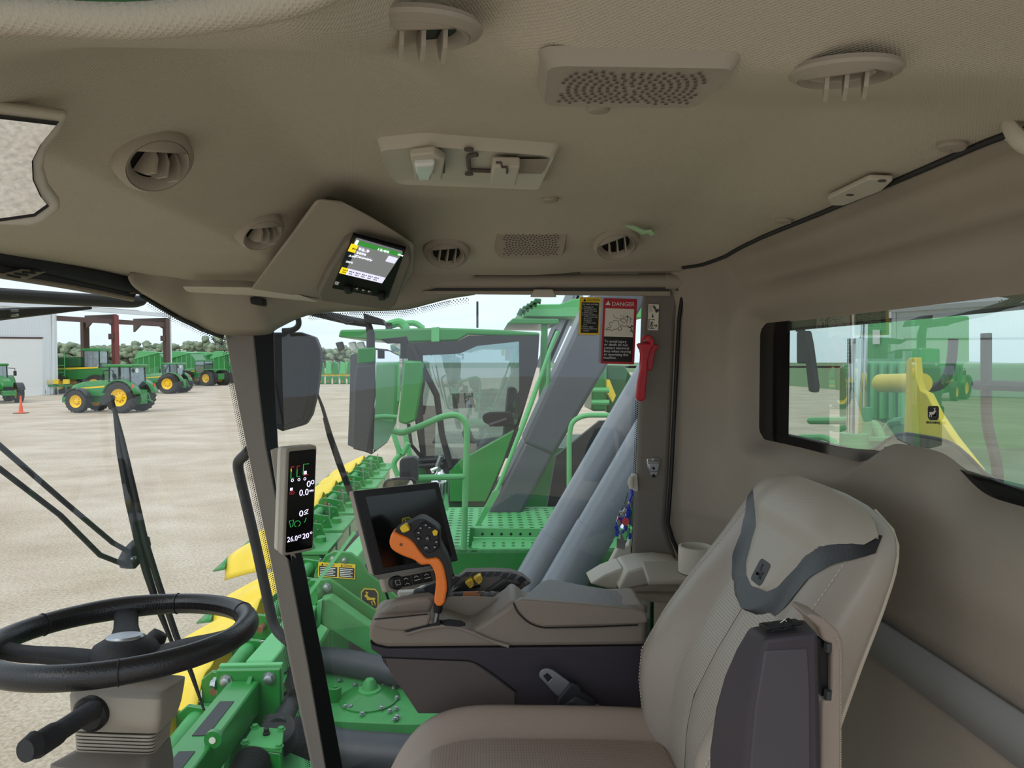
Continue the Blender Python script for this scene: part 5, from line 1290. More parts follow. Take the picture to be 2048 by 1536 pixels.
mb = MB(); mb.prism(M2([(395, 280), (550, 262), (562, 300), (440, 305)], 3.05), (0, .03, 0)); mb.build('upper_clamp', 'black_soft', rm, bevel=.004)
mb = MB(); mb.tube(M2([(535, 290), (535, 390)], 3.06), .016, 8); mb.build('post', 'black_soft', rm)

# ---- right-hand walkway: platform, step, rails
YP = 3.3
wk = thing('side_platform', 'light green perforated side platform with step and beam', 'platform', px(1080, 1150, Y=YP))
mb = MB(); mb.prism(pxs([(858, 1098), (1300, 1100), (1300, 1160), (868, 1160)], Y=YP), (0, .06, 0)); mb.build('beam', 'green', wk, bevel=.004)
zt = px(1000, 1098, Y=YP).z
def slots(mb, cells, z, th=.003):
    for (x, y, lx, ly) in cells:
        mb.add([Vector((x + lx * math.cos(t), y + ly * math.sin(t), z)) for t in [i * PI / 4 for i in range(8)]], [tuple(range(8))])
xl, xr = px(862, 1098, Y=YP).x, px(1300, 1098, Y=YP).x
mb = MB(); mb.prism([(xl, YP, zt), (xr, YP, zt), (xr, YP + .95, zt), (xl + .02, YP + .95, zt)], (0, 0, -.02)); dk = mb.build('walkway_deck', 'green_light', wk)
mb = MB(); slots(mb, [(xl + .06 + i * .055, YP + .06 + j * .06, .014, .009) for i in range(18) for j in range(15)], zt + .0015)
o = mb.build('deck_slots', 'green_deep', dk, smooth=False); o['kind'] = 'stuff'
mb = MB(); mb.prism(pxs([(948, 1056), (1300, 1058), (1300, 1076), (946, 1074)], Y=YP + .10), (0, .012, 0)); rs_ = mb.build('step_riser', 'green_light', wk, bevel=.002)
for i in range(9):
    mb = MB(); mb.lathe([(.0065, 0), (.0065, .001)], px(965 + i * 19, 1068, Y=YP + .0995), (0, -1, 0), 12); mb.build('riser_hole', 'black', rs_)
za = px(1000, 1078, Y=YP + .10).z; zb2 = px(1000, 1095, Y=YP).z
mb = MB(); mb.prism([px(945, 1076, Y=YP + .10), px(1300, 1078, Y=YP + .10), px(1300, 1096, Y=YP + .02), px(943, 1096, Y=YP + .02)], (0, 0, -.01)); tr_ = mb.build('step_tread', 'green_light', wk)
mb = MB()
for i in range(9):
    for j, y in enumerate((1081, 1086, 1091)):
        c = px(968 + i * 19.5, y, Y=YP + .085 - .025 * j) + Vector((0, -.002, .002))
        mb.add([c + Vector((.009 * math.cos(t), .003 * math.sin(t), .002 * math.sin(t))) for t in [k * PI / 4 for k in range(8)]], [tuple(range(8))])
o = mb.build('tread_slots', 'green_deep', tr_, smooth=False); o['kind'] = 'stuff'
mb = MB(); mb.prism(pxs([(950, 1052), (960, 1052), (1000, 985), (993, 980), (985, 984)], Y=YP + .35), (0, .02, 0)); mb.build('slanted_toe_plate', 'green_light', wk)
mb = MB(); mb.prism(pxs([(940, 1056), (948, 1056), (944, 1100), (936, 1100)], Y=YP + .07), (0, .03, 0)); mb.build('end_plate', 'green', wk)
def rail(name, label, paths, r=.0145, m='green_light', cat='railing', group=None):
    t = thing(name, label, cat, paths[0][-1], group)
    for k, p in enumerate(paths):
        mb = MB(); mb.tube(fillet(p, .09), r, 10); mb.build('tube' if k else 'top_tube', m, t)
    return t
rail('platform_railing', 'green tube railing bending down to the side platform', [
    M2([(470, 800), (520, 815), (640, 770), (760, 715), (845, 708), (892, 760), (892, 900), (885, 1100), (875, 1475)], YP),
    M2([(620, 1068), (885, 1062)], YP), M2([(470, 800), (495, 880), (520, 950), (560, 870)], YP + .5), M2([(520, 930), (470, 980), (500, 1060)], YP + .5), M2([(540, 820), (570, 950)], YP + .6)])
rail('rear_platform_railing', 'green tube railing behind the two shiny ducts', [M2([(1700, 712), (1560, 712), (1490, 745), (1474, 830), (1474, 1180)], YP + .3)], .013)
rail('ladder_rail', 'thin green upright rail in front of the dark duct', [M2([(1410, 235), (1380, 300), (1240, 700), (1060, 1150), (940, 1330)], YP + .8), M2([(1360, 350), (1352, 620)], YP + .85), M2([(1300, 520), (1080, 1110)], YP + .83)], .012)
fe = thing('fire_extinguisher', 'chrome fire extinguisher standing on the side platform', 'extinguisher', px(880, 1020, Y=3.75))
ce = px(880, 1020, Y=3.75)
mb = MB(); mb.lathe([(.045, 0), (.047, .006), (.047, .15), (.04, .18), (.02, .20), (.016, .215)], ce, (0, 0, 1), 24); mb.build('cylinder', 'chrome', fe)
mb = MB(); mb.lathe([(.03, .17), (.035, .178), (.028, .186)], ce, (0, 0, 1), 18); mb.build('collar', 'steel', fe)
mb = MB(); mb.tube(M2([(735, 1030), (725, 1000), (745, 945)], 3.74), .012, 8); mb.build('valve', 'steel', fe)
mb = MB(); mb.tube(M2([(700, 1040), (690, 1025), (730, 1010)], 3.73), .009, 8); mb.build('handle', 'chrome', fe)
sm_ = thing('work_light', 'dark grey square lamp body on a stalk above the monitor', 'lamp', px(817, 955, Y=2.9))
mb = MB(); mb.prism(rpoly(M2([(508, 960), (590, 948), (612, 965), (612, 1095), (508, 1098)], 2.9), .02), (0, .05, 0)); mb.build('body', 'dark_grey', sm_, bevel=.006)
mb = MB(); mb.tube([px(815, 950, Y=2.93), px(815, 1000, Y=2.95), px(862, 1130, Y=YP + .03)], .012, 8); mb.build('stalk', 'charcoal', sm_)
mb = MB(); mb.prism(M2([(520, 1036), (565, 1030), (568, 1072), (522, 1075)], 2.897), (0, .004, 0)); mb.build('badge_plate', 'charcoal', sm_)
om_ = thing('oval_mirror', 'small oval mirror peeking over the console monitor', 'mirror', px(800, 975, Y=2.8))
mb = MB(); mb.prism(rpoly(M2([(408, 1115), (430, 1080), (500, 1068), (590, 1070), (608, 1095), (600, 1140), (420, 1150)], 2.8), .02), (0, .02, 0)); mb.build('housing', 'black_soft', om_, bevel=.004)
mb = MB(); mb.prism(rpoly(M2([(425, 1115), (440, 1088), (510, 1076), (575, 1080), (588, 1100), (580, 1140), (430, 1145)], 2.795), .02), (0.0, .003, 0.0)); mb.build('mirror_glass', 'mirror', om_)
mb = MB(); mb.tube([px(800, 972, Y=2.83), px(830, 1040, Y=2.9), px(866, 1140, Y=YP + .02)], .010, 8); mb.build('stalk', 'charcoal', om_)

# ---- air ducts
def duct(name, label, quads, Y, depth, m):
    t = thing(name, label, 'duct', quads[0][0][0] if False else px(1000, 1060, Y=Y))
    for k, q in enumerate(quads):
        mb = MB(); mb.prism(pxs(q, Y=Y - .015 * k), (0, depth + .03 * k, 0)); mb.build('lower_section' if k == 0 else 'sleeve', m, t, bevel=.025, seg=3)
    return t
duct('dark_air_duct', 'dark grey square air duct rising behind the side platform', [[(960, 1062), (1050, 880), (1110, 905), (1026, 1064)], [(1046, 886), (1184, 585), (1302, 585), (1108, 912)]], 4.1, .28, 'duct_dark')
def round_duct(name, label, a, b, Y, r, seam):
    t = thing(name, label, 'duct', px(*a, Y=Y))
    p, q = px(*a, Y=Y), px(*b, Y=Y)
    mb = MB(); mb.tube([p, q], r, 28, flat=.9); mb.build('tube', 'duct_shiny', t)
    s = p + (q - p) * seam; d = (q - p).normalized()
    mb = MB(); mb.tube([s, p - d * .02], r * 1.035, 28, flat=.9); mb.build('sleeve', 'duct_shiny', t)
round_duct('shiny_air_duct', 'shiny grey air duct crossing the side window, nearer the platform', (925, 1405), (1340, 690), 3.0, .077, .46)
round_duct('shiny_air_duct', 'shiny grey air duct crossing the side window beside the rear door pillar', (984, 1415), (1400, 700), 2.8, .080, .50)
mb = MB(); mb.prism(pxs([(1112, 912), (1200, 842), (1300, 838), (1300, 1400), (1028, 1400)], Y=4.6), (0, .05, 0))
tag(mb.build('duct_shield', 'charcoal'), 'dark shield panel standing behind the shiny air ducts', 'panel')

# ================================================================== HEADER IN FRONT OF THE CAB
h4 = lambda L_, Z: [px(340 + a / 3.879, 1140 + b / 3.879, Z=Z) for a, b in L_]
ZD = -1.9
BOLT = None
def bolt(parent, p, r=.0105, h=.013, ax=(0, 0, 1), m='zinc'):
    mb = MB(); mb.lathe([(r * 1.5, 0), (r * 1.5, h * .25), (r, h * .25), (r, h * .9), (r * .7, h), (.0005, h)], p, ax, 8); return mb.build('bolt', m, parent)
d1 = thing('row_unit', 'green row unit deck with bolted round cover below the side window', 'row unit', h4([(1500, 1000)], ZD - .6)[0], 'row units of the header')
mb = MB(); mb.prism(h4([(725, 735), (905, 730), (1230, 800), (1800, 865), (2150, 890), (2200, 1195), (1760, 1192), (1270, 1168), (700, 1130)], ZD), (0, 0, -.09)); mb.build('deck', 'green_dusty', d1, bevel=.006)
mb = MB(); mb.prism(h4([(1280, 1190), (2200, 1200), (2200, 900), (1300, 900)], ZD - .09), (0, 0, -.5)); mb.build('cabinet', 'green', d1)
cc = h4([(1545, 1000)], ZD)[0]
mb = MB(); mb.lathe([(.165, 0), (.165, .010), (.148, .014), (.08, .038), (.065, .042)], cc, (0, 0, 1), 40); cv = mb.build('round_cover', 'green', d1)
mb = MB(); mb.lathe([(.066, .038), (.064, .048), (.044, .054), (.036, .085), (.022, .104), (.001, .108)], cc + Vector((0, .02, 0)), (0, 0, 1), 24); mb.build('cover_dome', 'green_dusty', cv)
for q in ((1315, 855), (1435, 890), (1655, 895), (1752, 875), (1735, 915), (1605, 927), (1475, 920), (1535, 972), (1358, 1060), (1402, 1062), (1640, 1072), (1755, 1075), (1705, 1095), (1490, 1117), (1760, 992), (1762, 1140), (1745, 1160)):
    bolt(d1, h4([q], ZD + .012)[0])
for q in ((1280, 1010), (842, 975)):
    mb = MB(); mb.lathe([(.036, 0), (.036, .075), (.018, .077), (.018, .082), (.001, .082)], h4([q], ZD)[0], (0, 0, 1), 20); bs = mb.build('boss', 'green', d1)
bolt(d1, px(340 + 1462 / 3.879, 1140 + 1218 / 3.879, Y=3.78), ax=(0, -1, 0))
d2 = thing('row_unit', 'green row unit with gearbox nearest the pillar foot', 'row unit', h4([(700, 1500)], ZD - .6)[0], 'row units of the header')
mb = MB(); mb.prism(h4([(300, 1540), (455, 1350), (900, 1400), (1090, 1478), (1330, 1520), (1330, 1750), (250, 1750)], ZD), (0, 0, -.4)); mb.build('deck', 'green_dusty', d2, bevel=.006)
g0 = h4([(555, 1390), (645, 1245), (885, 1268), (868, 1425)], ZD + .17)
mb = MB(); mb.prism(g0, (0, 0, .022)); gl = mb.build('gearbox_lid', 'green_dusty', d2, bevel=.004)
cg = sum(g0, Vector()) / 4
mb = MB(); mb.prism([cg + (p - cg) * .96 for p in g0], (0, 0, -.19)); mb.build('gearbox', 'green', d2, bevel=.008)
for k in range(4): bolt(d2, g0[k] + (cg - g0[k]) * .16 + Vector((0, 0, .022)), .014, .016, m='green_dusty')
mb = MB(); mb.lathe([(.016, 0), (.016, .01), (.012, .012), (.012, .028), (.001, .03)], cg + Vector((0, .02, .022)), (0, 0, 1), 14); mb.build('breather_cap', 'black', d2)
for q in ((470, 1470), (505, 1465)): bolt(d2, h4([q], ZD)[0], .014)
# drive shafts with bellows
def bellows(name, label, a, b, r, n=7):
    t = thing(name, label, 'shaft', b)
    a = Vector(a); b = Vector(b); P = []; R = []
    for i in range(n * 4 + 1):
        P.append(a + (b - a) * i / (n * 4)); R.append(r * (1 + .17 * math.cos(i * PI / 2)))
    mb = MB(); mb.tube(P, R, 24); mb.build('bellows', 'rubber', t); return t
b1 = bellows('drive_shaft', 'black ribbed drive shaft running into the header behind the pillar', h4([(860, 1330)], ZD + .06)[0], h4([(835, 1230)], ZD + .16)[0], .068)
mb = MB(); mb.tube(h4([(840, 1225), (965, 985)], ZD + .15), .048, 18); mb.build('shaft_tube', 'charcoal', b1)
mb = MB(); mb.tube(h4([(948, 1010), (985, 950)], ZD + .15), .056, 18); mb.build('collar', 'rubber', b1)
mb = MB(); mb.tube(h4([(975, 965), (940, 880), (965, 820)], ZD + .2), .036, 12); mb.build('shaft_end', 'rubber', b1)
bellows('drive_shaft', 'black ribbed drive shaft boot at the bottom of the view', h4([(640, 1500)], ZD + .12)[0], h4([(560, 1700)], ZD + .1)[0], .072)
# fat black hoses
def hose(label, pts, r):
    mb = MB(); mb.tube(smooth_path(pts, 6), r, 16); tag(mb.build('air_hose', 'hose'), label, 'hose', 'fat black hoses of the header')
hose('fat black hose running behind the round cover towards the console', h4([(880, 690), (1240, 700), (1500, 740), (1800, 800), (2200, 830)], ZD + .08), .075)
hose('fat black hose below the round cover at the bottom of the view', h4([(440, 1330), (700, 1250), (1100, 1330), (1350, 1400), (1700, 1430), (2200, 1470)], ZD - .08), .10)
# toolbar
tb = thing('toolbar', 'green box toolbar with grip strips and bolted flange', 'toolbar', h4([(560, 960)], -1.9)[0])
ax_, zb = -1.19, -1.66
def tbp(Y, dx=0, dz=0): return Vector((ax_ + dx + .02 * (Y - 3.5), Y, zb + dz))
mb = MB(); mb.beam(tbp(2.2), tbp(3.50), .15, .16); mb.build('near_beam', 'green', tb, bevel=.01)
mb = MB(); mb.beam(tbp(3.62, .03, .05), tbp(6.4, .10, .05), .14, .15); mb.build('far_beam', 'green_light', tb, bevel=.01)
for y0, y1 in ((2.62, 2.86), (2.98, 3.28)):
    mb = MB(); mb.prism([tbp(y0, -.035, .081), tbp(y0, .03, .081), tbp(y1, .03, .081), tbp(y1, -.035, .081)], (0, 0, .002)); mb.build('grip_strip', 'charcoal', tb)
mb = MB(); mb.box(tbp(3.50, -.14, -.22), tbp(3.53, .17, .13)); mb.build('flange', 'green', tb, bevel=.004)
mb = MB(); mb.box(tbp(3.54, -.14, -.22), tbp(3.57, .17, .14)); mb.build('flange', 'green_light', tb, bevel=.004)
mb = MB(); mb.prism([tbp(3.50, .02, .1), tbp(3.50, .02, -.2), tbp(3.15, .02, -.2), tbp(3.30, .02, .0)], (.02, 0, 0)); mb.build('gusset', 'green', tb)
for dx, dz in ((-.09, .08), (.12, .09), (.12, -.12), (-.1, -.1)): bolt(tb, tbp(3.50, dx, dz), .022, .03, (0, -1, 0))
for k in range(2): bolt(tb, tbp(3.51 + .03 * k, -.14, .06), .02, .03, (-1, 0, 0))
mb = MB(); mb.lathe([(.036, -.012), (.036, .012)], tbp(2.92, .08, .10), (0, 1, 0), 20); le = mb.build('lifting_eye', 'green', tb)
mb = MB(); mb.lathe([(.014, 0), (.014, .002)], tbp(2.906, .08, .10), (0, -1, 0), 14); mb.build('eye_hole', 'paper', le)
mb = MB(); mb.prism([tbp(2.5, -.11, .05), tbp(2.5, .03, .05), tbp(2.72, -.04, .16)], (0, 0, -.1)); mb.build('corner_plate', 'green_light', tb)

# lift frame behind the pillar foot: plate with warning stickers, channel, strut
lf = thing('lift_frame', 'green lift frame plates with warning stickers and deer emblem', 'frame', px(700, 1330, Y=4.6))
mb = MB(); mb.prism(pxs([(622, 1200), (630, 1142), (650, 1112), (668, 1102), (702, 1106), (722, 1122), (736, 1148), (765, 1168), (800, 1200), (800, 1330), (740, 1300)], Y=4.75), (0, .03, 0)); mb.build('side_plate', 'green', lf, bevel=.006)
for i, (x0, x1) in enumerate(((637, 677), (677, 711))):
    f = Frame(px(x0, 1124 + 2 * i, Y=4.745), px(x1, 1127 + 2 * i, Y=4.745), px(x0 - 1, 1153 + 3 * i, Y=4.745))
    mb = MB(); f.slab(0, 0, 1, 1, 0, .002, mb); wl = mb.build('warning_sticker', 'yellow_sign', lf)
    mb = MB(); f.slab(.05, .25, .95, .93, .002, .003, mb); mb.build('text_panel', 'black', wl)
    text('lettering', '\u25b2 CAUTION' if False else 'CAUTION', f.p(.3, .04, .003), f.u, -f.v, .2 * f.v.length, 'black', wl, width=f.u.length * .5)
    mb = MB(); mb.prism(f.poly([(.14, .20), (.20, .05), (.26, .20)], .003), f.n * .001); mb.build('warning_triangle', 'black', wl)
    for k in range(5): 
        mb = MB(); f.slab(.10, .33 + k * .12, .86 - .1 * (k % 2), .38 + k * .12, .003, .004, mb); mb.build('text_line', 'white', wl)
f = Frame(px(722, 1176, Y=4.745), px(757, 1178, Y=4.745), px(722, 1217, Y=4.745))
emblem(lf, f, 0, 0, 1, 1, 'black', 'yellow_sign', rim='yellow_sign', d=.001)
for q in ((666, 1117), (689, 1120)): bolt(lf, px(*q, Y=4.745), .013, .02, (0, -1, 0))
mb = MB(); mb.prism(pxs([(612, 1172), (620, 1160), (660, 1158), (752, 1222), (752, 1246), (640, 1190)], Y=4.55), (0, .03, 0)); mb.build('upper_channel', 'green', lf, bevel=.006)
bolt(lf, px(654, 1174, Y=4.545), .02, .03, (0, -1, 0))
mb = MB(); mb.prism(pxs([(640, 1200), (660, 1196), (760, 1268), (775, 1330), (740, 1310), (636, 1246)], Y=4.40), (0, .10, 0)); mb.build('lower_channel', 'green_dusty', lf, bevel=.01)
mb = MB(); mb.prism(pxs([(634, 1204), (644, 1200), (640, 1250), (632, 1256)], Y=4.38), (0, .03, 0)); mb.build('end_rib', 'green_light', lf)
mb = MB(); mb.beam(px(604, 1206, Y=4.2), px(708, 1066, Y=4.5), .02, .055, up=(0, -1, 0)); mb.build('flat_strut', 'green_light', lf)
mb = MB(); mb.cyl(px(618, 1196, Y=4.45), px(640, 1186, Y=4.6), .06, 20); mb.build('pivot_tube', 'green', lf)

# crop divider units along our own header and the neighbour's
def make_unit():
    t = thing('divider_unit', 'x', 'row unit', (0, 0, 0), 'crop divider units')
    mb = MB(); R = []
    for i in range(9):
        s = i / 8; X = -.62 + .62 * s; hw = .16 + .275 * s ** .6; zc = -.32 + .22 * s ** .8; row = []
        for k in range(25):
            v = -1 + 2 * k / 24
            row.append(Vector((X, v * hw, zc + (.10 + .10 * s) * (1 - abs(v) ** 2.2) + .022 * s * math.cos(v * PI * 3.5) - .12 * abs(v) ** 4)))
        R.append(row)
    mb.rings(R, closed=False); bd = mb.build('divider_nose', 'yellow', t, solid=.012)
    mb = MB(); mb.rings([[Vector((-.62 - .17 * s, v * .17 * (1 - s * .8), -.32 - .06 * s + .10 * (1 - abs(v) ** 2) * (1 - s))) for v in [-1 + .25 * k for k in range(9)]] for s in (0, .3, .6, 1)], closed=False); mb.build('nose_tip', 'green', t, solid=.015)
    for v in (-.2, .2):
        mb = MB(); mb.lathe([(.016, 0), (.014, .012), (.001, .014)], (-.12, v, -.045), (0, 0, 1), 8); mb.build('bolt', 'black', bd)
    mb = MB(); mb.box((.05, -.36, -H + 1.86), (.42, .36, -.12)); mb.build('cabinet', 'green', t, bevel=.02)
    mb = MB(); mb.box((-.02, -.38, -.12), (.5, .38, -.08)); mb.build('deck', 'green_dusty', t, bevel=.006)
    for y in (-.28, .20):
        mb = MB(); mb.prism([(.0, y, -.08), (.34, y, -.08), (.30, y, .06), (.06, y, .10), (0, y, .05)], (0, .025, 0)); pl = mb.build('side_bracket', 'green', t, bevel=.006)
        for k in range(3):
            mb = MB(); mb.lathe([(.012, 0), (.012, .01), (.001, .012)], (.08 + k * .09, y, .0), (0, -1, 0), 8); mb.build('bolt', 'zinc', pl)
    mb = MB(); mb.cyl((.10, -.26, .02), (.10, .24, .02), .05, 16); mb.build('spring_housing', 'green_dusty', t)
    mb = MB(); mb.cyl((.10, -.36, .02), (.10, -.26, .02), .022, 10); mb.build('adjuster', 'rust', t)
    mb = MB(); mb.lathe([(.055, 0), (.055, .05), (.04, .06), (.001, .06)], (.34, 0, -.08), (0, 0, 1), 18); mb.build('cap', 'green_dusty', t)
    mb = MB(); mb.cyl((.24, .05, -.08), (.24, .05, .14), .01, 8); mb.build('adjusting_screw', 'zinc', t)
    return t
du = make_unit()
own = [(2.55, 'beside the steering column'), (3.42, 'right of the steering wheel rim'), (4.3, 'between steering wheel and grab handle'), (5.2, 'behind the grab handle'), (6.1, 'just behind the slim front pillar')]
for k, (Y, lab) in enumerate(own):
    q = (-1.55 - .03 * k, Y, -1.86); lab = 'yellow nosed crop divider unit ' + lab
    if k == 0: du.location = q; du['label'] = lab
    else: dup(du, q, 0, lab)
nb_ = [(7.6, 'beside the display'), (8.5, 'below the monitor corner'), (9.4, 'left of the console monitor'), (10.3, 'below the grey mirror'), (11.2, 'under the far mirror'), (12.1, 'furthest but one in the row'), (13.0, 'furthest along the row')]
for k, (Y, w_) in enumerate(nb_):
    dup(du, (-2.1 - .02 * k, Y, -1.86), 0, 'yellow nosed divider unit of the next machine, ' + w_)
# chassis of this machine under cab, platform and ducts
chs = thing('picker_chassis', 'green chassis and wheels of this machine below the cab', 'chassis', (2.5, 1.5, -H))
mb = MB(); mb.box((-.15, .35, -2.6), (6.0, 3.2, -1.45)); mb.build('frame', 'green_deep', chs)
mb = MB(); mb.box((.85, .4, -1.45), (5.2, 4.6, -.55)); mb.build('rear_deck', 'green_deep', chs)
mb = MB(); mb.box((.05, 3.2, -1.75), (.85, 4.4, -1.5)); mb.build('platform_bracket', 'green_deep', chs)
mb = MB(); mb.box((.05, 3.4, -1.5), (.6, 4.2, -.92)); mb.build('platform_support', 'green_deep', chs)
for x in (1.4, 5.2):
    for y in (.2, 3.3):
        mb = MB(); mb.lathe([(.2, -.3), (.75, -.3), (.9, -.2), (.9, .2), (.75, .3), (.2, .3)], (x, y, -H + .9), (0, 1, 0), 28); mb.build('tyre', 'tyre', chs)

# ================================================================== NEIGHBOURING COTTON PICKER
YN2 = 7.0
pk = thing('cotton_picker', 'green cotton picker with glazed cab parked alongside', 'harvester', px(900, 1000, Y=YN2) * Vector((1, 1, 0)) + Vector((0, 0, -H)) if False else (-.4, 7.9, -H))
q = lambda L_, dy=0: M2(L_, YN2 + dy)
mb = MB(); mb.prism(q([(158, 268), (172, 226), (420, 222), (740, 214), (1080, 226), (1305, 242), (1310, 262), (1100, 262), (900, 254), (840, 288), (560, 298)]), (0, 1.7, 0)); mb.build('cab_roof', 'green', pk, bevel=.02)
mb = MB(); mb.prism(q([(690, 214), (735, 210), (735, 292), (690, 294)], -.012), (0, .03, 0)); mb.build('roof_panel_joint', 'green_light', pk)
for a in (142, 215, 262):
    mb = MB(); mb.prism(q([(a, 300), (a + 40, 292), (a + 52, 335), (a + 20, 350)], .2), (0, .06, 0)); mb.build('work_lamp', 'lens' if a > 150 else 'black_soft', pk, bevel=.01)
# door frame with opening
fo = [(545, 300), (845, 288), (905, 258), (1305, 262), (1295, 420), (1230, 640), (1120, 940), (1010, 1208), (790, 1212), (700, 1100), (640, 1000), (590, 700)]
fi = [(640, 372), (850, 362), (950, 318), (1190, 292), (1192, 760), (1160, 796), (860, 962), (660, 965), (640, 700)]
mb = MB(); plate_hole(mb, q(fo), q(fi), (0, .05, 0)); mb.build('door_frame', 'black_soft', pk)
mb = MB(); mb.prism(q(fi, .02), (0, .006, 0)); mb.build('door_glass', 'far_glass', pk)
mb = MB(); mb.prism(q([(1162, 796), (1090, 1000), (1000, 1205), (795, 1205), (790, 1030), (862, 962)], -.03), (0, .05, 0)); mb.build('door_panel', 'green', pk, bevel=.01)
mb = MB(); mb.prism(rpoly(q([(978, 715), (1010, 695), (1150, 692), (1165, 770), (1040, 780), (985, 750)], -.05), .05), (0, .05, 0)); dh = mb.build('door_handle_bowl', 'black', pk, bevel=.01)
mb = MB(); mb.tube(q([(1020, 768), (1120, 735)], -.06), .02, 8); mb.build('door_handle', 'charcoal', dh)
# rest of the cab
A0, A1 = q([(545, 300)])[0], q([(640, 1000)])[0]
mb = MB(); mb.prism([A0, A1, A1 + Vector((-.35, .8, 0)), A0 + Vector((-.25, .8, 0))], (-.01, 0, 0)); mb.build('windscreen', 'far_glass', pk)
mb = MB(); mb.tube([q([(580, 320)], -.02)[0], q([(720, 600)], -.02)[0], q([(750, 820)], -.02)[0], q([(800, 1010)], -.02)[0]], .03, 8); mb.build('front_post', 'black_soft', pk)
mb = MB(); mb.prism(q([(1190, 300), (1300, 262), (1010, 1208), (960, 1208), (1190, 770)], 1.6), (0, .05, 0)); mb.build('far_rear_post', 'charcoal', pk)
mb = MB(); mb.prism(q([(560, 1000), (1000, 1000), (1000, 1240), (620, 1240)], .1), (0, 1.5, 0)); mb.build('cab_floor', 'green_deep', pk)
mb = MB(); mb.prism(q([(860, 800), (900, 790), (930, 880), (1100, 860), (1130, 560), (1180, 560), (1190, 860), (1130, 960), (900, 960)], .6), (0, .5, 0)); mb.build('operator_seat', 'charcoal', pk, bevel=.03)
mb = MB(); mb.prism(q([(805, 590), (925, 585), (940, 668), (815, 675)], .5), (0, .05, 0)); mb.build('monitor_reflection', 'black', pk)  # black plate standing in for our own monitor's reflection in the side glass
mb = MB(); mb.prism(q([(640, 660), (715, 662), (705, 950), (650, 960)], .7), (0, .1, 0)); mb.build('steering_column', 'black_soft', pk)
mb = MB(); mb.tube([q([(560, 760)], -.02)[0], q([(575, 880)], -.02)[0], q([(640, 960)], -.02)[0]], .018, 8); mb.build('grab_rail', 'black', pk)
for zz in (970, 1000): 
    mb = MB(); mb.tube([q([(610, zz)], -.03)[0], q([(760, zz - 10)], -.03)[0]], .025, 8); mb.build('front_bar', 'black_soft', pk)
# mirror of the neighbour
mb = MB(); mb.prism(M2([(532, 400), (640, 406), (645, 500), (604, 742), (545, 766), (500, 752), (515, 600)], 6.6), (0, .12, 0)); nmr = mb.build('mirror_housing', 'green', pk, bevel=.02)
mb = MB(); mb.prism(M2([(642, 440), (656, 500), (612, 742), (600, 742), (640, 500)], 6.62), (0, .1, 0)); mb.build('mirror_edge', 'black_soft', nmr)
# roof hoops and aerials
mb = MB(); mb.tube(fillet(q([(430, 205), (510, 180), (545, 210), (545, 260)], .3), .1), .045, 10); mb.build('roof_hoop', 'green_light', pk)
mb = MB(); mb.tube(fillet(q([(540, 190), (600, 185), (645, 220)], .5), .1), .03, 8); mb.build('roof_hoop', 'green_light', pk)
mb = MB(); mb.tube(q([(952, 65), (952, 215)], .8), .012, 6); mb.build('aerial', 'charcoal', pk)
mb = MB(); mb.prism(q([(430, 185), (460, 185), (460, 270), (430, 270)], .2), (0, .1, 0)); mb.build('beacon_post', 'charcoal', pk)
# body behind the cab: basket, ribs, ducts
mb = MB(); mb.prism(q([(1120, 192), (1155, 160), (1415, 165), (1415, 195)], .1), (0, 1.6, 0)); mb.build('basket_lip', 'green', pk, bevel=.01)
mb = MB(); mb.prism(q([(1205, 100), (1240, 82), (1420, 80), (1500, 50), (1900, 40), (1900, 160), (1220, 150)], .6), (0, 2.0, 0)); mb.build('basket', 'green_light', pk, bevel=.01)
for k in range(5):
    mb = MB(); mb.tube(q([(1225 + k * 22, 130 - k * 16), (1200 + k * 22, 118 - k * 14), (1190 + k * 20, 145 - k * 14)], .5), .03, 6); mb.build('basket_tine', 'green_deep', pk)
for k in range(4):
    mb = MB(); mb.beam(q([(1300 + k * 22, 440 - k * 10)], 1.2)[0], q([(1470 + k * 22, 30)], 1.2)[0], .12, .07); mb.build('lift_duct', 'steel', pk)
mb = MB(); mb.prism(q([(1320, 190), (1352, 190), (1352, 700), (1300, 760)], .15), (0, .12, 0)); mb.build('upright', 'green', pk)
mb = MB(); mb.prism(q([(1610, 420), (1690, 420), (1690, 690), (1600, 690)], .8), (0, .6, 0)); mb.build('tank', 'green', pk, bevel=.03)
mb = MB(); mb.prism(q([(1690, 430), (1790, 430), (1900, 600), (1900, 700), (1690, 700)], 1.0), (0, .6, 0)); mb.build('engine_panel', 'green_deep', pk, bevel=.02)
mb = MB(); mb.prism(q([(1688, 510), (1704, 510), (1740, 600), (1722, 640), (1688, 580)], .7), (0, .1, 0)); mb.build('yellow_stripe_panel', 'yellow', pk)
for yy in (570, 640):
    mb = MB(); mb.tube(q([(1600, yy), (1700, yy)], .6), .03, 8); mb.build('guard_bar', 'green_light', pk)
mb = MB(); mb.prism(q([(640, 1240), (1900, 1240), (1900, 900), (1300, 900), (1250, 1180), (640, 1200)], .4), (0, 1.4, 0)); mb.build('chassis', 'green_deep', pk)
for sx in (-.9, 2.6):
    mb = MB(); mb.lathe([(.2, -.28), (.72, -.28), (.85, -.2), (.85, .2), (.72, .28), (.2, .28)], (sx, 7.6, -H + .85), (0, 1, 0), 32); ty = mb.build('tyre', 'tyre', pk)
    mb = MB(); mb.lathe([(.5, -.24), (.42, -.2), (.1, -.16), (.001, -.16)], (sx, 7.6, -H + .85), (0, 1, 0), 24); mb.build('rim', 'yellow_rim', ty)

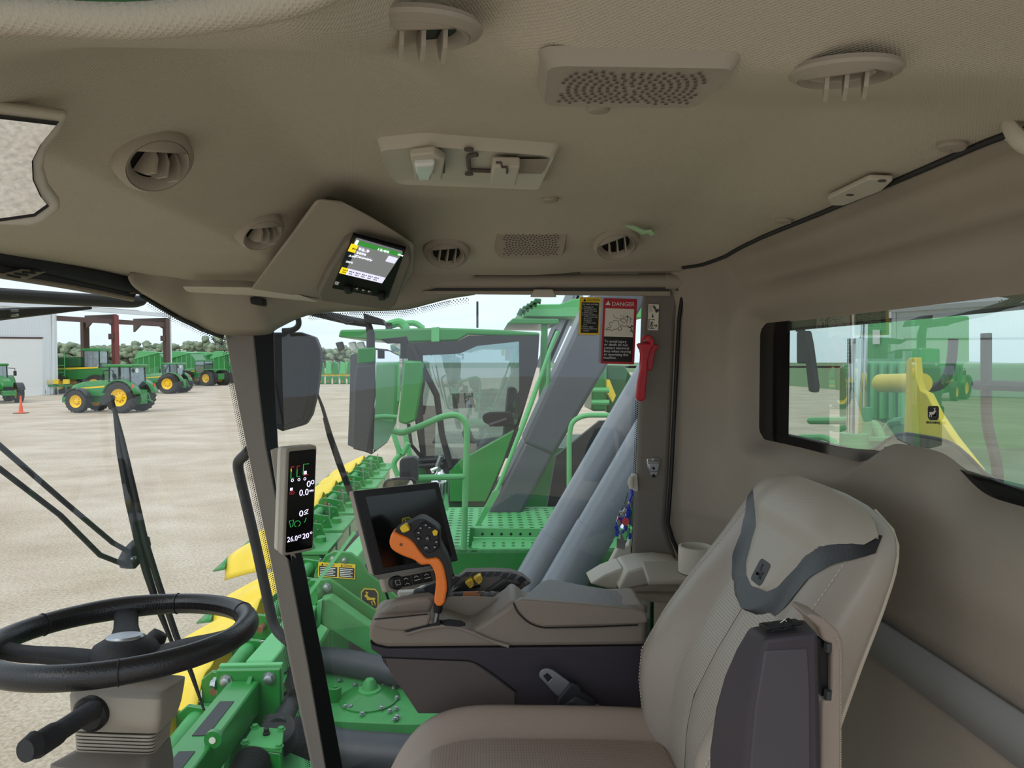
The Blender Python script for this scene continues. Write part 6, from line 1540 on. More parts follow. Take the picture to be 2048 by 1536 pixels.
# ================================================================== BEHIND THE REAR WINDOW
r7 = lambda L_, X: [px(1320 + a / 2.813, 560 + b / 2.813, X=X) for a, b in L_]
yp = thing('basket_side_panel', 'tall yellow side panel seen through the rear window', 'panel', r7([(1450, 1010)], 1.7)[0])
mb = MB(); mb.prism(r7([(1380, 600), (1384, 460), (1400, 438), (1432, 436), (1444, 560), (1462, 620), (1500, 640), (1560, 760), (1640, 880), (1780, 1060), (1840, 1180), (1420, 1180), (1395, 975), (1370, 915)], 1.7), (.03, 0, 0)); mb.build('panel', 'yellow', yp, bevel=.004)

hc = thing('hydraulic_cylinder', 'upright chrome hydraulic cylinder rods behind the rear window', 'cylinder', r7([(1095, 960)], 1.5)[0])
mb = MB(); a, b = r7([(1098, 330), (1092, 870)], 1.5); mb.cyl(a, b, .030, 18); mb.build('rod', 'chrome', hc)
mb = MB(); a, b = r7([(1150, 235), (1140, 720)], 1.62); mb.cyl(a, b, .014, 14); mb.build('thin_rod', 'chrome', hc)
mb = MB(); a, b = r7([(1092, 862), (1086, 1210)], 1.5); mb.cyl(a, b, .055, 18); mb.build('barrel', 'green_light', hc)
mb = MB(); a, b = r7([(1150, 715), (1140, 1180)], 1.62); mb.cyl(a, b, .03, 14); mb.build('barrel', 'green_light', hc)
et = thing('ribbed_tank', 'green ribbed tank behind the chrome cylinders', 'tank', r7([(1200, 780)], 2.6)[0])
mb = MB(); mb.prism(r7([(1000, 480), (1050, 455), (1390, 470), (1390, 1000), (1000, 1000)], 2.6), (.8, 0, 0)); mb.build('shell', 'green', et, bevel=.03)
for k in range(6):
    mb = MB(); mb.prism(r7([(1075 + k * 52, 460), (1092 + k * 52, 460), (1092 + k * 52, 785), (1075 + k * 52, 785)], 2.57), (.04, 0, 0)); mb.build('rib', 'green_light', et, bevel=.01)
gb = thing('rear_basket', 'pale green basket wall with warning sticker beyond the rear window', 'basket', r7([(1280, 470)], 3.6)[0])
mb = MB(); mb.prism(r7([(1160, 225), (1420, 200), (1420, 470), (1420, 2560), (1060, 2560), (1060, 450)], 3.6), (.5, 0, 0)); mb.build('wall', 'green_light', gb, bevel=.02)
ws_ = Frame(*r7([(1202, 280), (1238, 280), (1202, 360)], 3.59)); ws_.n = Vector((-1, 0, 0))
mb = MB(); mb.prism(ws_.rect(0, 0, 1, 1, 0), (-.01, 0, 0)); mb.build('sticker', 'white', gb)
for k, (lab, P_) in enumerate((('pale green guard rail left of the chrome cylinder base', [(790, 885), (930, 885), (985, 915), (1003, 960), (1003, 1130)]), ('pale green guard rail hoop right of the cylinder', [(1268, 1160), (1268, 860), (1300, 800), (1372, 792)]),
                             ('long pale green guard rail behind the cylinder', [(845, 792), (1150, 790), (1215, 815), (1245, 880), (1245, 1150)]), ('low pale green guard rail beside the yellow panel', [(1135, 1200), (1135, 905), (1400, 905)]))):
    t = thing('guard_rail', lab, 'railing', r7([P_[-1]], 1.9 - .1 * k)[0])
    mb = MB(); mb.tube(fillet(r7(P_, 1.9 - .1 * k), .08), .018, 8); mb.build('tube', 'green_light', t)
bm_ = thing('rear_mirror_arm', 'black mirror arm hanging at the left of the rear window', 'mirror', r7([(845, 630)], 1.3)[0])
mb = MB(); mb.prism(r7([(765, 290), (815, 285), (830, 360), (862, 600), (858, 634), (832, 628), (815, 470), (765, 470)], 1.3), (.03, 0, 0)); mb.build('arm', 'black_soft', bm_, bevel=.008)
q_ = r7([(790, 290)], 1.315)[0]; mb = MB(); mb.tube([q_, Vector((q_.x, q_.y, .40)), Vector((.70, 2.08, .42))], .02, 8); mb.build('bracket', 'black_soft', bm_)
fr2 = thing('reflected_lattice_frame', 'added black tubes for the dark lattice reflected in the rear window', 'frame', r7([(1850, 700)], 2.0)[0])  # made-up frame standing in for a dark lattice reflected in the glass
for P_ in ([(1650, 330), (1640, 480), (1590, 600), (1500, 605), (1460, 560)], [(1835, 300), (1835, 800), (1900, 1050), (1900, 1250)], [(1775, 590), (2100, 600)]):
    mb = MB(); mb.tube(fillet(r7(P_, 2.0), .06), .02, 8); mb.build('tube', 'black_soft', fr2)
mb = MB(); mb.cyl(*r7([(1240, 580), (1480, 580)], 1.76), .04, 16); mb.build('yellow_cylinder', 'yellow', yp)
# ================================================================== YARD
def ground_mat():
    m = bpy.data.materials.new('gravel'); m.use_nodes = True; n = m.node_tree; b = n.nodes['Principled BSDF']
    b.inputs['Roughness'].default_value = .95; b.inputs['Specular IOR Level'].default_value = .15
    t = n.nodes.new('ShaderNodeTexCoord')
    mp = n.nodes.new('ShaderNodeMapping'); mp.inputs['Scale'].default_value = (.6, .8, 1); mp.inputs['Rotation'].default_value = (0, 0, -.7)
    a = n.nodes.new('ShaderNodeTexNoise'); a.inputs['Scale'].default_value = .55; a.inputs['Detail'].default_value = 8; a.inputs['Roughness'].default_value = .62
    r = n.nodes.new('ShaderNodeValToRGB'); e = r.color_ramp.elements
    e[0].position = .30; e[0].color = srgb((184, 167, 146)); e[1].position = .66; e[1].color = srgb((216, 203, 184))
    c = n.nodes.new('ShaderNodeTexNoise'); c.inputs['Scale'].default_value = 22; c.inputs['Detail'].default_value = 6; c.inputs['Roughness'].default_value = .7
    r2 = n.nodes.new('ShaderNodeValToRGB'); r2.color_ramp.elements[0].position = .34; r2.color_ramp.elements[0].color = (.62, .60, .58, 1); r2.color_ramp.elements[1].position = .62; r2.color_ramp.elements[1].color = (1.08, 1.06, 1.04, 1)
    mx = n.nodes.new('ShaderNodeMixRGB'); mx.blend_type = 'MULTIPLY'; mx.inputs[0].default_value = 1
    v = n.nodes.new('ShaderNodeTexVoronoi'); v.inputs['Scale'].default_value = 9
    r3 = n.nodes.new('ShaderNodeValToRGB'); r3.color_ramp.elements[0].position = .05; r3.color_ramp.elements[0].color = (.9, .88, .84, 1); r3.color_ramp.elements[1].position = .10; r3.color_ramp.elements[1].color = (0, 0, 0, 1)
    mx2 = n.nodes.new('ShaderNodeMixRGB'); mx2.blend_type = 'SCREEN'; mx2.inputs[0].default_value = .35
    L = n.links.new
    L(t.outputs['Object'], mp.inputs[0]); L(mp.outputs[0], a.inputs['Vector']); L(t.outputs['Object'], c.inputs['Vector']); L(t.outputs['Object'], v.inputs['Vector'])
    L(a.outputs['Fac'], r.inputs[0]); L(c.outputs['Fac'], r2.inputs[0]); L(r.outputs[0], mx.inputs[1]); L(r2.outputs[0], mx.inputs[2])
    L(v.outputs['Distance'], r3.inputs[0]); L(mx.outputs[0], mx2.inputs[1]); L(r3.outputs[0], mx2.inputs[2]); L(mx2.outputs[0], b.inputs['Base Color'])
    bp = n.nodes.new('ShaderNodeBump'); bp.inputs['Strength'].default_value = .4; bp.inputs['Distance'].default_value = .03
    L(c.outputs['Fac'], bp.inputs['Height']); L(bp.outputs[0], b.inputs['Normal'])
    MATS['gravel'] = m
ground_mat()
mb = MB(); mb.add([(-300, -120, -H), (40, -120, -H), (40, 300, -H), (-300, 300, -H)], [(0, 1, 2, 3)])
tag(mb.build('ground', 'gravel', origin=(0, 0, -H)), 'pale dusty gravel yard with wheel tracks', 'ground', kind='structure')
mat('crop_field', (78, 118, 62), .95, rgb2=(112, 128, 84), vscale=1.2, stretch=(.05, 2.2, 1))
mb = MB(); mb.add([(40, -120, -H), (600, -120, -H), (600, 400, -H), (40, 400, -H)], [(0, 1, 2, 3)])
tag(mb.build('field', 'crop_field', origin=(40, 0, -H)), 'green crop field beyond the yard, seen in the mirrors', 'field', kind='structure')
mb = MB(); mb.add([(-600, 300, -H), (600, 300, -H), (600, 900, -H), (-600, 900, -H)], [(0, 1, 2, 3)]); mb.add([(-900, -120, -H), (-300, -120, -H), (-300, 900, -H), (-900, 900, -H)], [(0, 1, 2, 3)])
tag(mb.build('far_field', 'crop_field', origin=(0, 300, -H)), 'far green field behind the treeline', 'field', kind='structure')

def gp(x, y): return px(x, y, Z=-H)
# ---- shed with open frame bay
A = gp(115, 789); Bq = gp(340, 778); dv_ = (Bq - A).normalized(); EH = 5.25
wl_ = thing('metal_shed', 'white ribbed metal shed with a wide white door', 'building', A)
W0 = A - dv_ * 26
nrm = Vector((dv_.y, -dv_.x, 0))
if nrm.dot(-A) < 0: nrm = -nrm
zt_ = lambda p, y_at: 0
TOPZ = px(115, 618, Y=A.y).z
mb = MB(); pts = []
n_r = 104; R0 = []; R1 = []
for i in range(n_r * 4 + 1):
    s = i / (n_r * 4); k = i % 4; d = (.0, .0, .05, .05)[k]
    p = W0 + (A - W0) * s + nrm * d; R0.append(Vector((p.x, p.y, -H))); R1.append(Vector((p.x, p.y, TOPZ)))
mb.rings([R0, R1], closed=False); mb.build('ribbed_wall', 'shed_white', wl_, smooth=False)
mb = MB(); mb.beam(Vector((W0.x, W0.y, TOPZ + .15)) + nrm * .1, Vector((A.x, A.y, TOPZ + .15)) + nrm * .1, .3, .45); mb.build('eave_fascia', 'shed_white', wl_)
mb = MB(); mb.prism([W0 * Vector((1, 1, 0)) + Vector((0, 0, TOPZ)), A * Vector((1, 1, 0)) + Vector((0, 0, TOPZ)), A * Vector((1, 1, 0)) - nrm * 12 + Vector((0, 0, TOPZ + 1.5)), W0 * Vector((1, 1, 0)) - nrm * 12 + Vector((0, 0, TOPZ + 1.5))], (0, 0, .1)); mb.build('roof', 'shed_white', wl_)
mb = MB(); mb.prism([A, A - nrm * 12, (A - nrm * 12) * Vector((1, 1, 0)) + Vector((0, 0, TOPZ + 1.5)), A * Vector((1, 1, 0)) + Vector((0, 0, TOPZ))], dv_ * .1); mb.build('end_wall', 'shed_white', wl_)
def on_wall(x, y, off=.07):
    d = ray(x, y); q = A + nrm * off; return d * (q.dot(nrm) / d.dot(nrm))
mb = MB(); dd = [on_wall(*q_) for q_ in [(-150, 676), (84, 678), (84, 792), (-150, 800)]]; mb.prism(dd, nrm * .06); dr_ = mb.build('door', 'white', wl_)
mb = MB(); mb.beam(on_wall(-150, 674, .12), on_wall(86, 676, .12), .12, .16); mb.build('door_header', 'frame_brown', wl_)
mb = MB(); mb.beam(on_wall(85, 676, .12), on_wall(85, 788, .12), .12, .12); mb.build('door_jamb', 'shed_white', wl_)
mb = MB(); mb.beam(on_wall(106, 620, .16), on_wall(106, 788, .16), .18, .18); mb.build('downpipe', 'shed_white', wl_)
fb2 = thing('open_steel_frame', 'open steel frame bay with brown posts and white fascia', 'frame', gp(228, 783))
C0 = A; C1 = Bq + dv_ * 0
def col_at(x, Yd=0): 
    d = ray(x, 760); t = A.dot(nrm) / d.dot(nrm); p = d * t; return Vector((p.x, p.y, 0)) - nrm * Yd
T = TOPZ
p0, p1, p2 = col_at(116), col_at(232), col_at(334)
V0 = lambda p, z: Vector((p.x, p.y, z))
for p, m in ((p1, 'frame_red'), (p2, 'frame_brown')):
    mb = MB(); mb.beam(V0(p, -H), V0(p, T - .2), .55, .5, up=nrm); mb.build('post', m, fb2)
bk0 = px(172, 778, Y=p1.y + 9); bvec = Vector((bk0.x - p1.x, bk0.y - p1.y, 0)); pb = [p + bvec for p in (p0, p1, p2)]
mb = MB(); mb.beam(V0(pb[1], -H), V0(pb[1], T - .2), .8, .5, up=nrm); mb.build('post', 'frame_brown', fb2)
for a, b in ((p1, pb[1]), (p2, pb[2])):
    mb = MB(); mb.prism([V0(a, T - .1), V0(b, T + .3), V0(b, T - 1.4), V0(b * .75 + a * .25, T - .5), V0(a * .75 + b * .25, T - .9), V0(a, T - 1.6)], dv_ * .3); mb.build('rafter', 'frame_brown', fb2)
mb = MB(); mb.prism([V0(p0, T), V0(p2 + dv_ * .6, T), V0(pb[2] + dv_ * .6, T + 1.3), V0(pb[0], T + 1.3)], (0, 0, .12)); mb.build('roof_sheet', 'frame_brown', fb2)
mb = MB(); mb.beam(V0(p0, T + .22) + nrm * .1, V0(p2 + dv_ * 1.2, T + .22) + nrm * .1, .25, .42); mb.build('fascia', 'shed_white', fb2)
mb = MB(); mb.beam(V0(p2 + dv_ * .55, -H), V0(p2 + dv_ * .55, T), .25, .25); mb.build('corner_flashing', 'shed_white', fb2)
for p in (p1, p2):
    mb = MB(); mb.beam(V0(p - dv_ * .5, -H + 5.6), V0(p - dv_ * .5, -H + 6.2), .4, .4); mb.build('post_bracket', 'frame_brown', fb2)
mb = MB(); mb.beam(V0(p0, T - .9), V0(p2, T - .9), .2, .5); mb.build('girt', 'frame_brown', fb2)

# ---- tractors (forward +X, left +Y)
def wheel(t, c, r, w, side, duals=0, rimr=.56):
    offs = [0] + ([w * 1.12] if duals else [])
    for k, of in enumerate(offs):
        y = c[1] + side * of
        mb = MB(); mb.lathe([(r * rimr, -w * .42), (r * .86, -w * .5), (r * .95, -w * .44), (r * .95, w * .44), (r * .86, w * .5), (r * rimr, w * .42)], (c[0], y, r), (0, 1, 0), 36, cap=False)
        for i in range(20):
            for s in (-1, 1):
                a = 2 * PI * (i + (.5 if s > 0 else 0)) / 20
                d = Vector((math.cos(a), 0, math.sin(a))); tn = Vector((-math.sin(a), 0, math.cos(a)))
                b0 = Vector((c[0], y, r)) + d * r * .965
                P0 = b0 + Vector((0, s * w * .02, 0)) + tn * (.06 * r); P1 = b0 + Vector((0, s * w * .47, 0)) - tn * (.06 * r)
                mb.beam(P0, P1, .06 * r, .09 * r, up=d)
        ty = mb.build('tyre', 'tyre', t, smooth=False)
        mb = MB(); mb.lathe([(r * rimr, w * .40), (r * (rimr - .05), w * .30), (r * .36, w * .12), (r * .2, w * .15), (r * .18, w * .30), (.01, w * .32)], (c[0], y, r), (0, side, 0), 28, cap=False)
        mb.lathe([(r * rimr, -w * .40), (r * (rimr - .04), -w * .1), (.01, -w * .1)], (c[0], y, r), (0, side, 0), 28, cap=False)
        mb.build('rim', 'yellow_rim', ty)
        for i in range(8):
            a = 2 * PI * i / 8; mb = MB(); mb.lathe([(r * .035, 0), (r * .03, .03)], (c[0] + math.cos(a) * r * .28, y + side * w * .13, r + math.sin(a) * r * .28), (0, side, 0), 8); mb.build('wheel_bolt', 'rust', ty)
def tractor(label, duals=0, sprayer=False):
    t = thing('farm_tractor', label, 'tractor', (0, 0, 0), 'tractors in the yard')
    for s in (-1, 1):
        wheel(t, (0, s * 1.0, 0), 1.0, .56, s, duals); wheel(t, (3.0, s * .95, 0), .74, .5, s, 0)
        mb = MB(); R = []
        for i in range(12):
            a = math.radians(15 + i * 14); R.append([Vector((math.cos(a) * 1.12, s * y, 1.0 + math.sin(a) * 1.12)) for y in (.55, 1.30)])
        mb.rings(R, closed=False); mb.build('rear_fender', 'green' if s else 'green', t, solid=.06)
        mb = MB(); R = []
        for i in range(9):
            a = math.radians(20 + i * 17); R.append([Vector((3.0 + math.cos(a) * .84, s * y, .74 + math.sin(a) * .84)) for y in (.70, 1.22)])
        mb.rings(R, closed=False); mb.build('front_fender', 'dark_grey', t, solid=.04)
    mb = MB(); mb.rings([[Vector((x, y * w_, z0 + (z1 - z0) * q)) for y, q in ((-1, 0), (1, 0), (1, .7), (.6, 1), (-.6, 1), (-1, .7))] for x, w_, z0, z1 in ((.9, .52, 1.05, 2.15), (2.0, .50, 1.05, 2.08), (3.2, .46, 1.05, 1.95), (3.85, .40, 1.05, 1.75), (4.0, .34, 1.1, 1.5))]); mb.build('hood', 'green', t, bevel=.03)
    for s in (-1, 1):
        mb = MB(); mb.prism([(1.0, s * .525, 1.78), (3.6, s * .44, 1.55), (3.6, s * .44, 1.48), (1.0, s * .525, 1.66)], (0, s * .012, 0)); mb.build('hood_stripe', 'yellow_sign', t)
    mb = MB(); mb.box((3.85, -.32, .95), (4.05, .32, 1.3)); mb.build('grille', 'black_soft', t)
    mb = MB(); mb.box((3.9, -.45, .62), (4.5, .45, 1.0)); mb.build('front_weight', 'green', t, bevel=.04)
    mb = MB(); mb.box((-.3, -.35, .65), (3.9, .35, 1.1)); mb.build('chassis', 'green_deep', t)
    # cab
    C = [(-.55, -.78), (1.0, -.72), (1.0, .72), (-.55, .78)]
    for x, y in C + [(.25, -.80), (.25, .80)]:
        mb = MB(); mb.tube([(x, y, 1.45), (x * .92 + .02, y * .97, 2.95)], .05, 8); mb.build('cab_post', 'black_soft', t)
    for i in range(4):
        a, b = C[i], C[(i + 1) % 4]
        mb = MB(); mb.prism([(a[0], a[1], 1.5), (b[0], b[1], 1.5), (b[0] * .92 + .02, b[1] * .97, 2.92), (a[0] * .92 + .02, a[1] * .97, 2.92)], (0, 0, .001)); mb.build('cab_window', 'far_glass', t)
    mb = MB(); mb.prism([(-.75, -.85, 2.92), (1.15, -.82, 2.92), (1.15, .82, 2.92), (-.75, .85, 2.92)], (0, 0, .2)); mb.build('cab_roof', 'green', t, bevel=.08, seg=3)
    mb = MB(); mb.box((-.6, -.75, 1.1), (1.0, .75, 1.5)); mb.build('cab_floor', 'green', t, bevel=.03)
    mb = MB(); mb.prism([(-.35, -.28, 1.5), (.2, -.28, 1.5), (.2, -.28, 1.75), (-.15, -.28, 1.8), (-.25, -.28, 2.4), (-.4, -.28, 2.4)], (0, .56, 0)); mb.build('operator_seat', 'charcoal', t, bevel=.03)
    mb = MB(); mb.tube([(1.25, -.62, 1.6), (1.25, -.62, 3.0)], .08, 12); mb.build('exhaust_stack', 'black_soft', t)
    for s in (-1, 1):
        mb = MB(); mb.prism([(-.9, s * 1.05, 1.6), (-.9, s * 1.22, 1.6), (-.9, s * 1.22, 1.85), (-.9, s * 1.05, 1.85)], (-.05, 0, 0)); mb.build('tail_light', 'cone_orange', t)
        mb = MB(); mb.tube([(-.7, s * .28, .95), (-1.25, s * .45, .65)], .06, 8); mb.build('lift_link', 'green', t)
        mb = MB(); mb.tube([(-.45, s * .3, 1.5), (-.95, s * .42, 1.2), (-1.1, s * .45, .7)], .05, 8); mb.build('lift_arm', 'green', t)
        mb = MB(); mb.tube([(.85, s * .8, 2.75), (1.0, s * 1.25, 2.7), (1.0, s * 1.25, 2.4)], .03, 6); ma_ = mb.build('mirror_arm', 'black_soft', t)
        mb = MB(); mb.box((.97, s * 1.25 - .11, 2.1), (1.03, s * 1.25 + .11, 2.5)); mb.build('mirror', 'black_soft', ma_, bevel=.01)
    mb = MB(); mb.box((-.95, -.35, .55), (-.5, .35, 1.45)); mb.build('hitch_frame', 'green', t, bevel=.03)
    mb = MB(); mb.box((.35, .78, .5), (1.25, 1.15, 1.15)); mb.build('fuel_tank', 'charcoal', t, bevel=.04)
    mb = MB(); mb.lathe([(.16, 0), (.16, .02)], (-.62, .25, 2.72), (-1, 0, 0), 16); mb.build('round_sticker', 'white', t)
    return t
t1 = tractor('green tractor in the middle of the yard with its rear towards us')
def put(o, x, y, ang, sc=1):
    p = gp(x, y); o.location = p; o.rotation_euler = (0, 0, ang); o.scale = (sc,) * 3; return p
put(t1, 262, 824, PI - .14)
t2 = tractor('green tractor with dual rear wheels behind the steel frame post', 1)
put(t2, 352, 786, PI - .05)
d3 = dup(t1, gp(-12, 803), -.75, 'green tractor cut off by the left edge of the picture')
d3['group'] = 'tractors in the yard'
# articulated four wheel drive tractor
def artic(label):
    t = thing('articulated_tractor', label, 'tractor', (0, 0, 0))
    for s in (-1, 1):
        for x in (0, 3.9): wheel(t, (x, s * 1.0, 0), 1.0, .6, s, 1)
    mb = MB(); mb.rings([[Vector((x, y * w_, z0 + (z1 - z0) * q_)) for y, q_ in ((-1, 0), (1, 0), (1, .75), (.6, 1), (-.6, 1), (-1, .75))] for x, w_, z0, z1 in ((2.6, .6, 1.0, 2.4), (4.2, .58, 1.0, 2.25), (5.4, .5, 1.0, 1.95), (5.7, .4, 1.1, 1.7))]); mb.build('hood', 'green', t, bevel=.03)
    for s in (-1, 1):
        mb = MB(); mb.prism([(2.7, s * .605, 2.0), (5.2, s * .53, 1.8), (5.2, s * .53, 1.7), (2.7, s * .605, 1.85)], (0, s * .015, 0)); mb.build('hood_stripe', 'yellow_sign', t)
    mb = MB(); mb.box((-.9, -.6, .8), (1.6, .6, 1.6)); mb.build('rear_frame', 'green', t, bevel=.05)
    mb = MB(); mb.box((1.1, -.95, 1.1), (2.7, .95, 1.75)); mb.build('cab_base', 'green', t, bevel=.04)
    for x in (1.15, 2.6):
        for y in (-.85, .85):
            mb = MB(); mb.tube([(x, y, 1.75), (x, y * .95, 3.25)], .06, 8); mb.build('cab_post', 'black_soft', t)
    for y in (-.86, .86):
        mb = MB(); mb.box((1.2, y - .01, 1.75), (2.55, y + .01, 3.2)); mb.build('cab_window', 'far_glass', t)
    for x in (1.15, 2.6):
        mb = MB(); mb.box((x - .01, -.85, 1.75), (x + .01, .85, 3.2)); mb.build('cab_window', 'far_glass', t)
    mb = MB(); mb.box((1.0, -.95, 3.2), (2.75, .95, 3.42)); mb.build('cab_roof', 'green', t, bevel=.08)
    mb = MB(); mb.box((-.7, -1.5, 2.05), (1.0, 1.5, 2.2)); mb.build('rear_fender', 'green', t, bevel=.04)
    return t
ar_ = artic('long articulated green tractor with four dual wheels far right of the yard')
put(ar_, 432, 771, PI - .35)
# harvest carts with sloped tops
def cart():
    t = thing('harvest_cart', 'x', 'cart', (0, 0, 0), 'green harvest carts behind the tractors')
    mb = MB(); mb.prism([(-1.9, 0, 1.5), (1.9, 0, 1.5), (2.2, 0, 3.3), (1.2, 0, 4.4), (-1.5, 0, 4.6), (-2.2, 0, 3.4)], (0, 3.0, 0)); mb.build('bin', 'green', t, bevel=.05)
    for k in range(5):
        mb = MB(); mb.box((-1.6 + k * .75, -.06, 1.6), (-1.5 + k * .75, 0, 4.0)); mb.build('rib', 'green_light', t)
    mb = MB(); mb.prism([(-2.1, -.1, 3.5), (-1.4, -.1, 4.7), (1.2, -.1, 4.5), (1.3, -.1, 4.4)], (0, 3.2, .0)); mb.build('roof_flap', 'green_light', t)
    mb = MB(); mb.box((-2, .3, .8), (2, 2.7, 1.5)); mb.build('frame', 'yellow', t)
    for x in (-1.2, 1.2):
        for y in (.1, 2.9):
            mb = MB(); mb.lathe([(.2, -.25), (.7, -.25), (.75, .0), (.7, .25), (.2, .25)], (x, y, .75), (0, 1, 0), 20); mb.build('wheel', 'tyre', t)
    return t
ct = cart(); labs = ['green harvest cart left of the white corner post', 'green harvest cart right of the white corner post', 'green harvest cart in the middle of the row of carts', 'green harvest cart nearest the front pillar']
for k, (x, y, a) in enumerate(((300, 768, .1), (365, 766, -.15), (412, 764, .1), (450, 767, 0))):
    p = gp(x, y)
    if k == 0: ct.location = p; ct.rotation_euler = (0, 0, a); ct['label'] = labs[0]
    else: dup(ct, p, a, labs[k])
# big sprayer / ladder machine behind the frame
sp_ = thing('sprayer', 'tall green sprayer with boarding ladder beside the shed', 'sprayer', (0, 0, 0))
mb = MB(); mb.box((-2.4, -1.0, 1.4), (2.4, 1.0, 2.6)); mb.build('body', 'green', sp_, bevel=.08)
mb = MB(); mb.prism([(-2.0, -1.02, 2.4), (1.9, -1.02, 2.55), (1.9, -1.02, 2.7), (-2.0, -1.02, 2.6)], (0, -.03, 0)); mb.build('stripe', 'yellow_sign', sp_)
mb = MB(); mb.box((.5, -.9, 2.6), (2.0, .9, 4.3)); mb.build('cab_glass', 'far_glass', sp_)
for x in (.5, 2.0):
    for y in (-.9, .9):
        mb = MB(); mb.tube([(x, y, 2.6), (x, y, 4.3)], .07, 6); mb.build('cab_post', 'black_soft', sp_)
mb = MB(); mb.box((.3, -1.05, 4.3), (2.2, 1.05, 4.6)); mb.build('cab_roof', 'green', sp_, bevel=.06)
mb = MB(); mb.box((-2.3, -.9, 2.6), (.2, .9, 3.7)); mb.build('tank', 'green_deep', sp_, bevel=.2, seg=3)
for k in range(8):
    mb = MB(); mb.tube([(-1.9, -1.3, .4 + k * .35), (-1.2, -1.3, .4 + k * .35)], .04, 6); mb.build('ladder_rung', 'green_light', sp_)
for x in (-1.9, -1.2):
    mb = MB(); mb.tube([(x, -1.3, .2), (x, -1.25, 4.2)], .05, 6); mb.build('ladder_rail', 'green_light', sp_)
for s in (-1, 1):
    for x in (-1.7, 1.7): wheel(sp_, (x, s * 1.3, 0), .95, .5, s, 0)
put(sp_, 168, 786, .05)
# planter behind the left tractor
pn = thing('row_planter', 'row planter with yellow hoppers at the shed door', 'planter', (0, 0, 0))
mb = MB(); mb.beam((-2.6, 0, .9), (2.6, 0, .9), .2, .2); mb.build('toolbar', 'green', pn)
mb = MB(); mb.beam((-2.6, .4, 1.4), (2.6, .4, 1.4), .1, .1); mb.build('top_bar', 'charcoal', pn)
for k in range(6):
    x = -2.2 + k * .88
    mb = MB(); mb.box((x - .25, -.25, 1.05), (x + .25, .25, 1.5)); mb.build('hopper', 'yellow', pn, bevel=.04)
    mb = MB(); mb.lathe([(.3, -.05), (.3, .05)], (x, -.1, .32), (1, 0, 0), 16); mb.build('disc', 'black_soft', pn)
    mb = MB(); mb.beam((x, -.1, .3), (x, -.1, 1.0), .12, .12); mb.build('shank', 'green', pn)
put(pn, 82, 790, .25)
# cone
cn = thing('traffic_cone', 'orange traffic cone standing in the yard', 'cone', gp(42, 827))
c0 = gp(42, 827)
mb = MB(); mb.lathe([(.24, .04), (.20, .10), (.12, .12), (.10, .5), (.075, .52), (.07, .8), (.045, 1.05), (.05, 1.12), (.001, 1.14)], c0, (0, 0, 1), 20); mb.build('cone_body', 'cone_orange', cn)
mb = MB(); mb.box(c0 + Vector((-.33, -.33, 0)), c0 + Vector((.33, .33, .06))); mb.build('base', 'rust', cn, bevel=.03)
# crates / pallets
for k, (x, y, sx, sz, lab) in enumerate(((157, 776, 1.0, 1.3, 'tall brown cardboard crate by the steel frame'), (148, 786, 1.3, .45, 'low wooden pallet box in front of the cardboard crate'))):
    p = gp(x, y); t = thing('crate', lab, 'crate', p)
    mb = MB(); mb.box(p + Vector((-sx / 2, -.5, .1)), p + Vector((sx / 2, .5, sz))); mb.build('box', 'wood', t, bevel=.02)
    mb = MB(); mb.box(p + Vector((-sx / 2 - .1, -.6, 0)), p + Vector((sx / 2 + .1, .6, .1))); mb.build('pallet', 'rust', t)
# implements far beyond the pillar
def implement(label, x, y, n):
    t = thing('far_implement', label, 'implement', (0, 0, 0), 'green implements parked at the yard edge')
    mb = MB(); mb.beam((-n * .5, 0, 1.3), (n * .5, 0, 1.3), .3, .3); mb.build('toolbar', 'yellow', t)
    for k in range(n):
        xx = -n * .5 + k + .5
        mb = MB(); mb.box((xx - .35, -.5, .0), (xx + .35, .5, 1.1)); mb.build('row_unit', 'green', t, bevel=.05)
        mb = MB(); mb.prism([(xx - .45, -.4, 1.4), (xx + .45, -.4, 1.4), (xx + .35, -.4, 2.9), (xx - .3, -.4, 3.2)], (0, .8, 0)); mb.build('bin', 'green_light' if k % 2 else 'green', t, bevel=.05)
        mb = MB(); mb.sphere((xx, -.7, .35), .12, 8, 6); mb.build('marker_light', 'cone_orange', t)
    put(t, x, y, .1); return t
implement('long green implement with yellow bar seen right of the black mirror', 672, 768, 9)
implement('green implement far behind the grey mirror arm', 700, 757, 8)
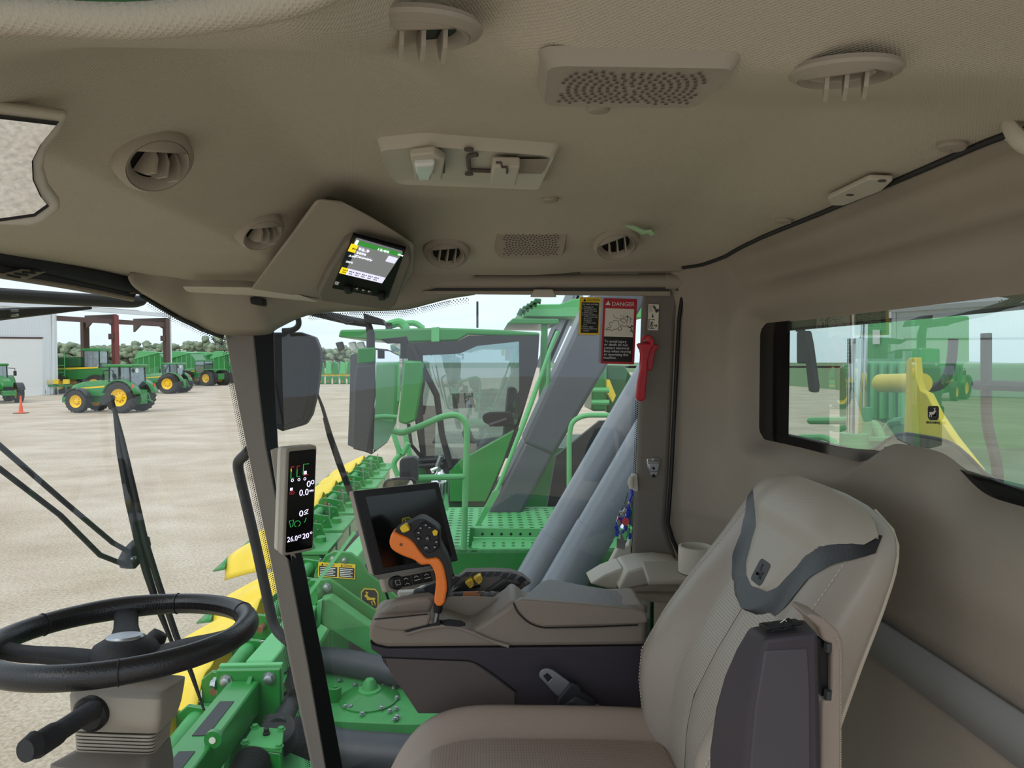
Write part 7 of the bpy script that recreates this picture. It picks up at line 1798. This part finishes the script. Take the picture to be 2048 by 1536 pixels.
# ---- trees
def tree(label, p, h, w_, seed, group, bare=False):
    r = random.Random(seed); t = thing('tree', label, 'tree', p, group)
    mb = MB(); mb.tube([p, p + Vector((.2, 0, h * .5)), p + Vector((.1, 0, h * .8))], [.35, .28, .1], 7); mb.build('trunk', 'bark', t)
    mb = MB()
    for k in range(64):
        c = p + Vector((r.uniform(-.5, .5) * w_, r.uniform(-.4, .4) * w_, h * r.uniform(.30, .92))); rr = w_ * r.uniform(.07, .15)
        base = len(mb.v); mb.sphere(c, (rr, rr, rr * .8), 9, 7)
        for i in range(base, len(mb.v)):
            v = mb.v[i]; d = v - c; mb.v[i] = c + d * (1 + .6 * noise.noise(v * 2.3))
    mb.build('crown', 'leaf', t, angle=180)
ORD = ['first', 'second', 'third', 'fourth', 'fifth', 'sixth', 'seventh', 'eighth', 'ninth', 'tenth', 'eleventh', 'twelfth', 'thirteenth', 'fourteenth', 'fifteenth', 'sixteenth', 'seventeenth', 'eighteenth', 'nineteenth', 'twentieth']
r = random.Random(5)
xs = [100 + 20 * i for i in range(19)]; xs2 = [618 + 22 * i for i in range(5)]
for i, x in enumerate(xs + xs2):
    d = ray(x + r.uniform(-4, 4), 735); s = (150 if i % 2 else 178) / d.y; p = d * s; p.z = -H
    h_ = 6.2 + r.uniform(-.8, 1.4) + (2.2 if 430 < x < 450 else 0)
    if x < 500: lab = ORD[i] + ' grey green tree of the treeline, counted from the white shed'; g = 'treeline trees beyond the yard'
    else: lab = ORD[i - len(xs)] + ' grey green tree counted rightwards from the black mirror'; g = 'treeline trees beyond the mirror'
    tree(lab, p, h_, 6.2, i, g)
# grain elevator far behind, seen in the mirror
ge = thing('grain_elevator', 'distant grey grain elevator seen in the rear view mirror', 'building', (330, 40, -H))
for k, (y, h_) in enumerate(((0, 18), (9, 26), (18, 22), (27, 16))):
    mb = MB(); mb.lathe([(4.2, 0), (4.2, h_), (1, h_ + 3)], (330, 40 + y, -H), (0, 0, 1), 20); mb.build('silo', 'steel', ge)
# ------------------------------------------------------------------ lift the camera-relative build onto the yard
for o in list(SC.objects):
    if o.parent is None and o.type not in {'CAMERA'}:
        o.location.z += H
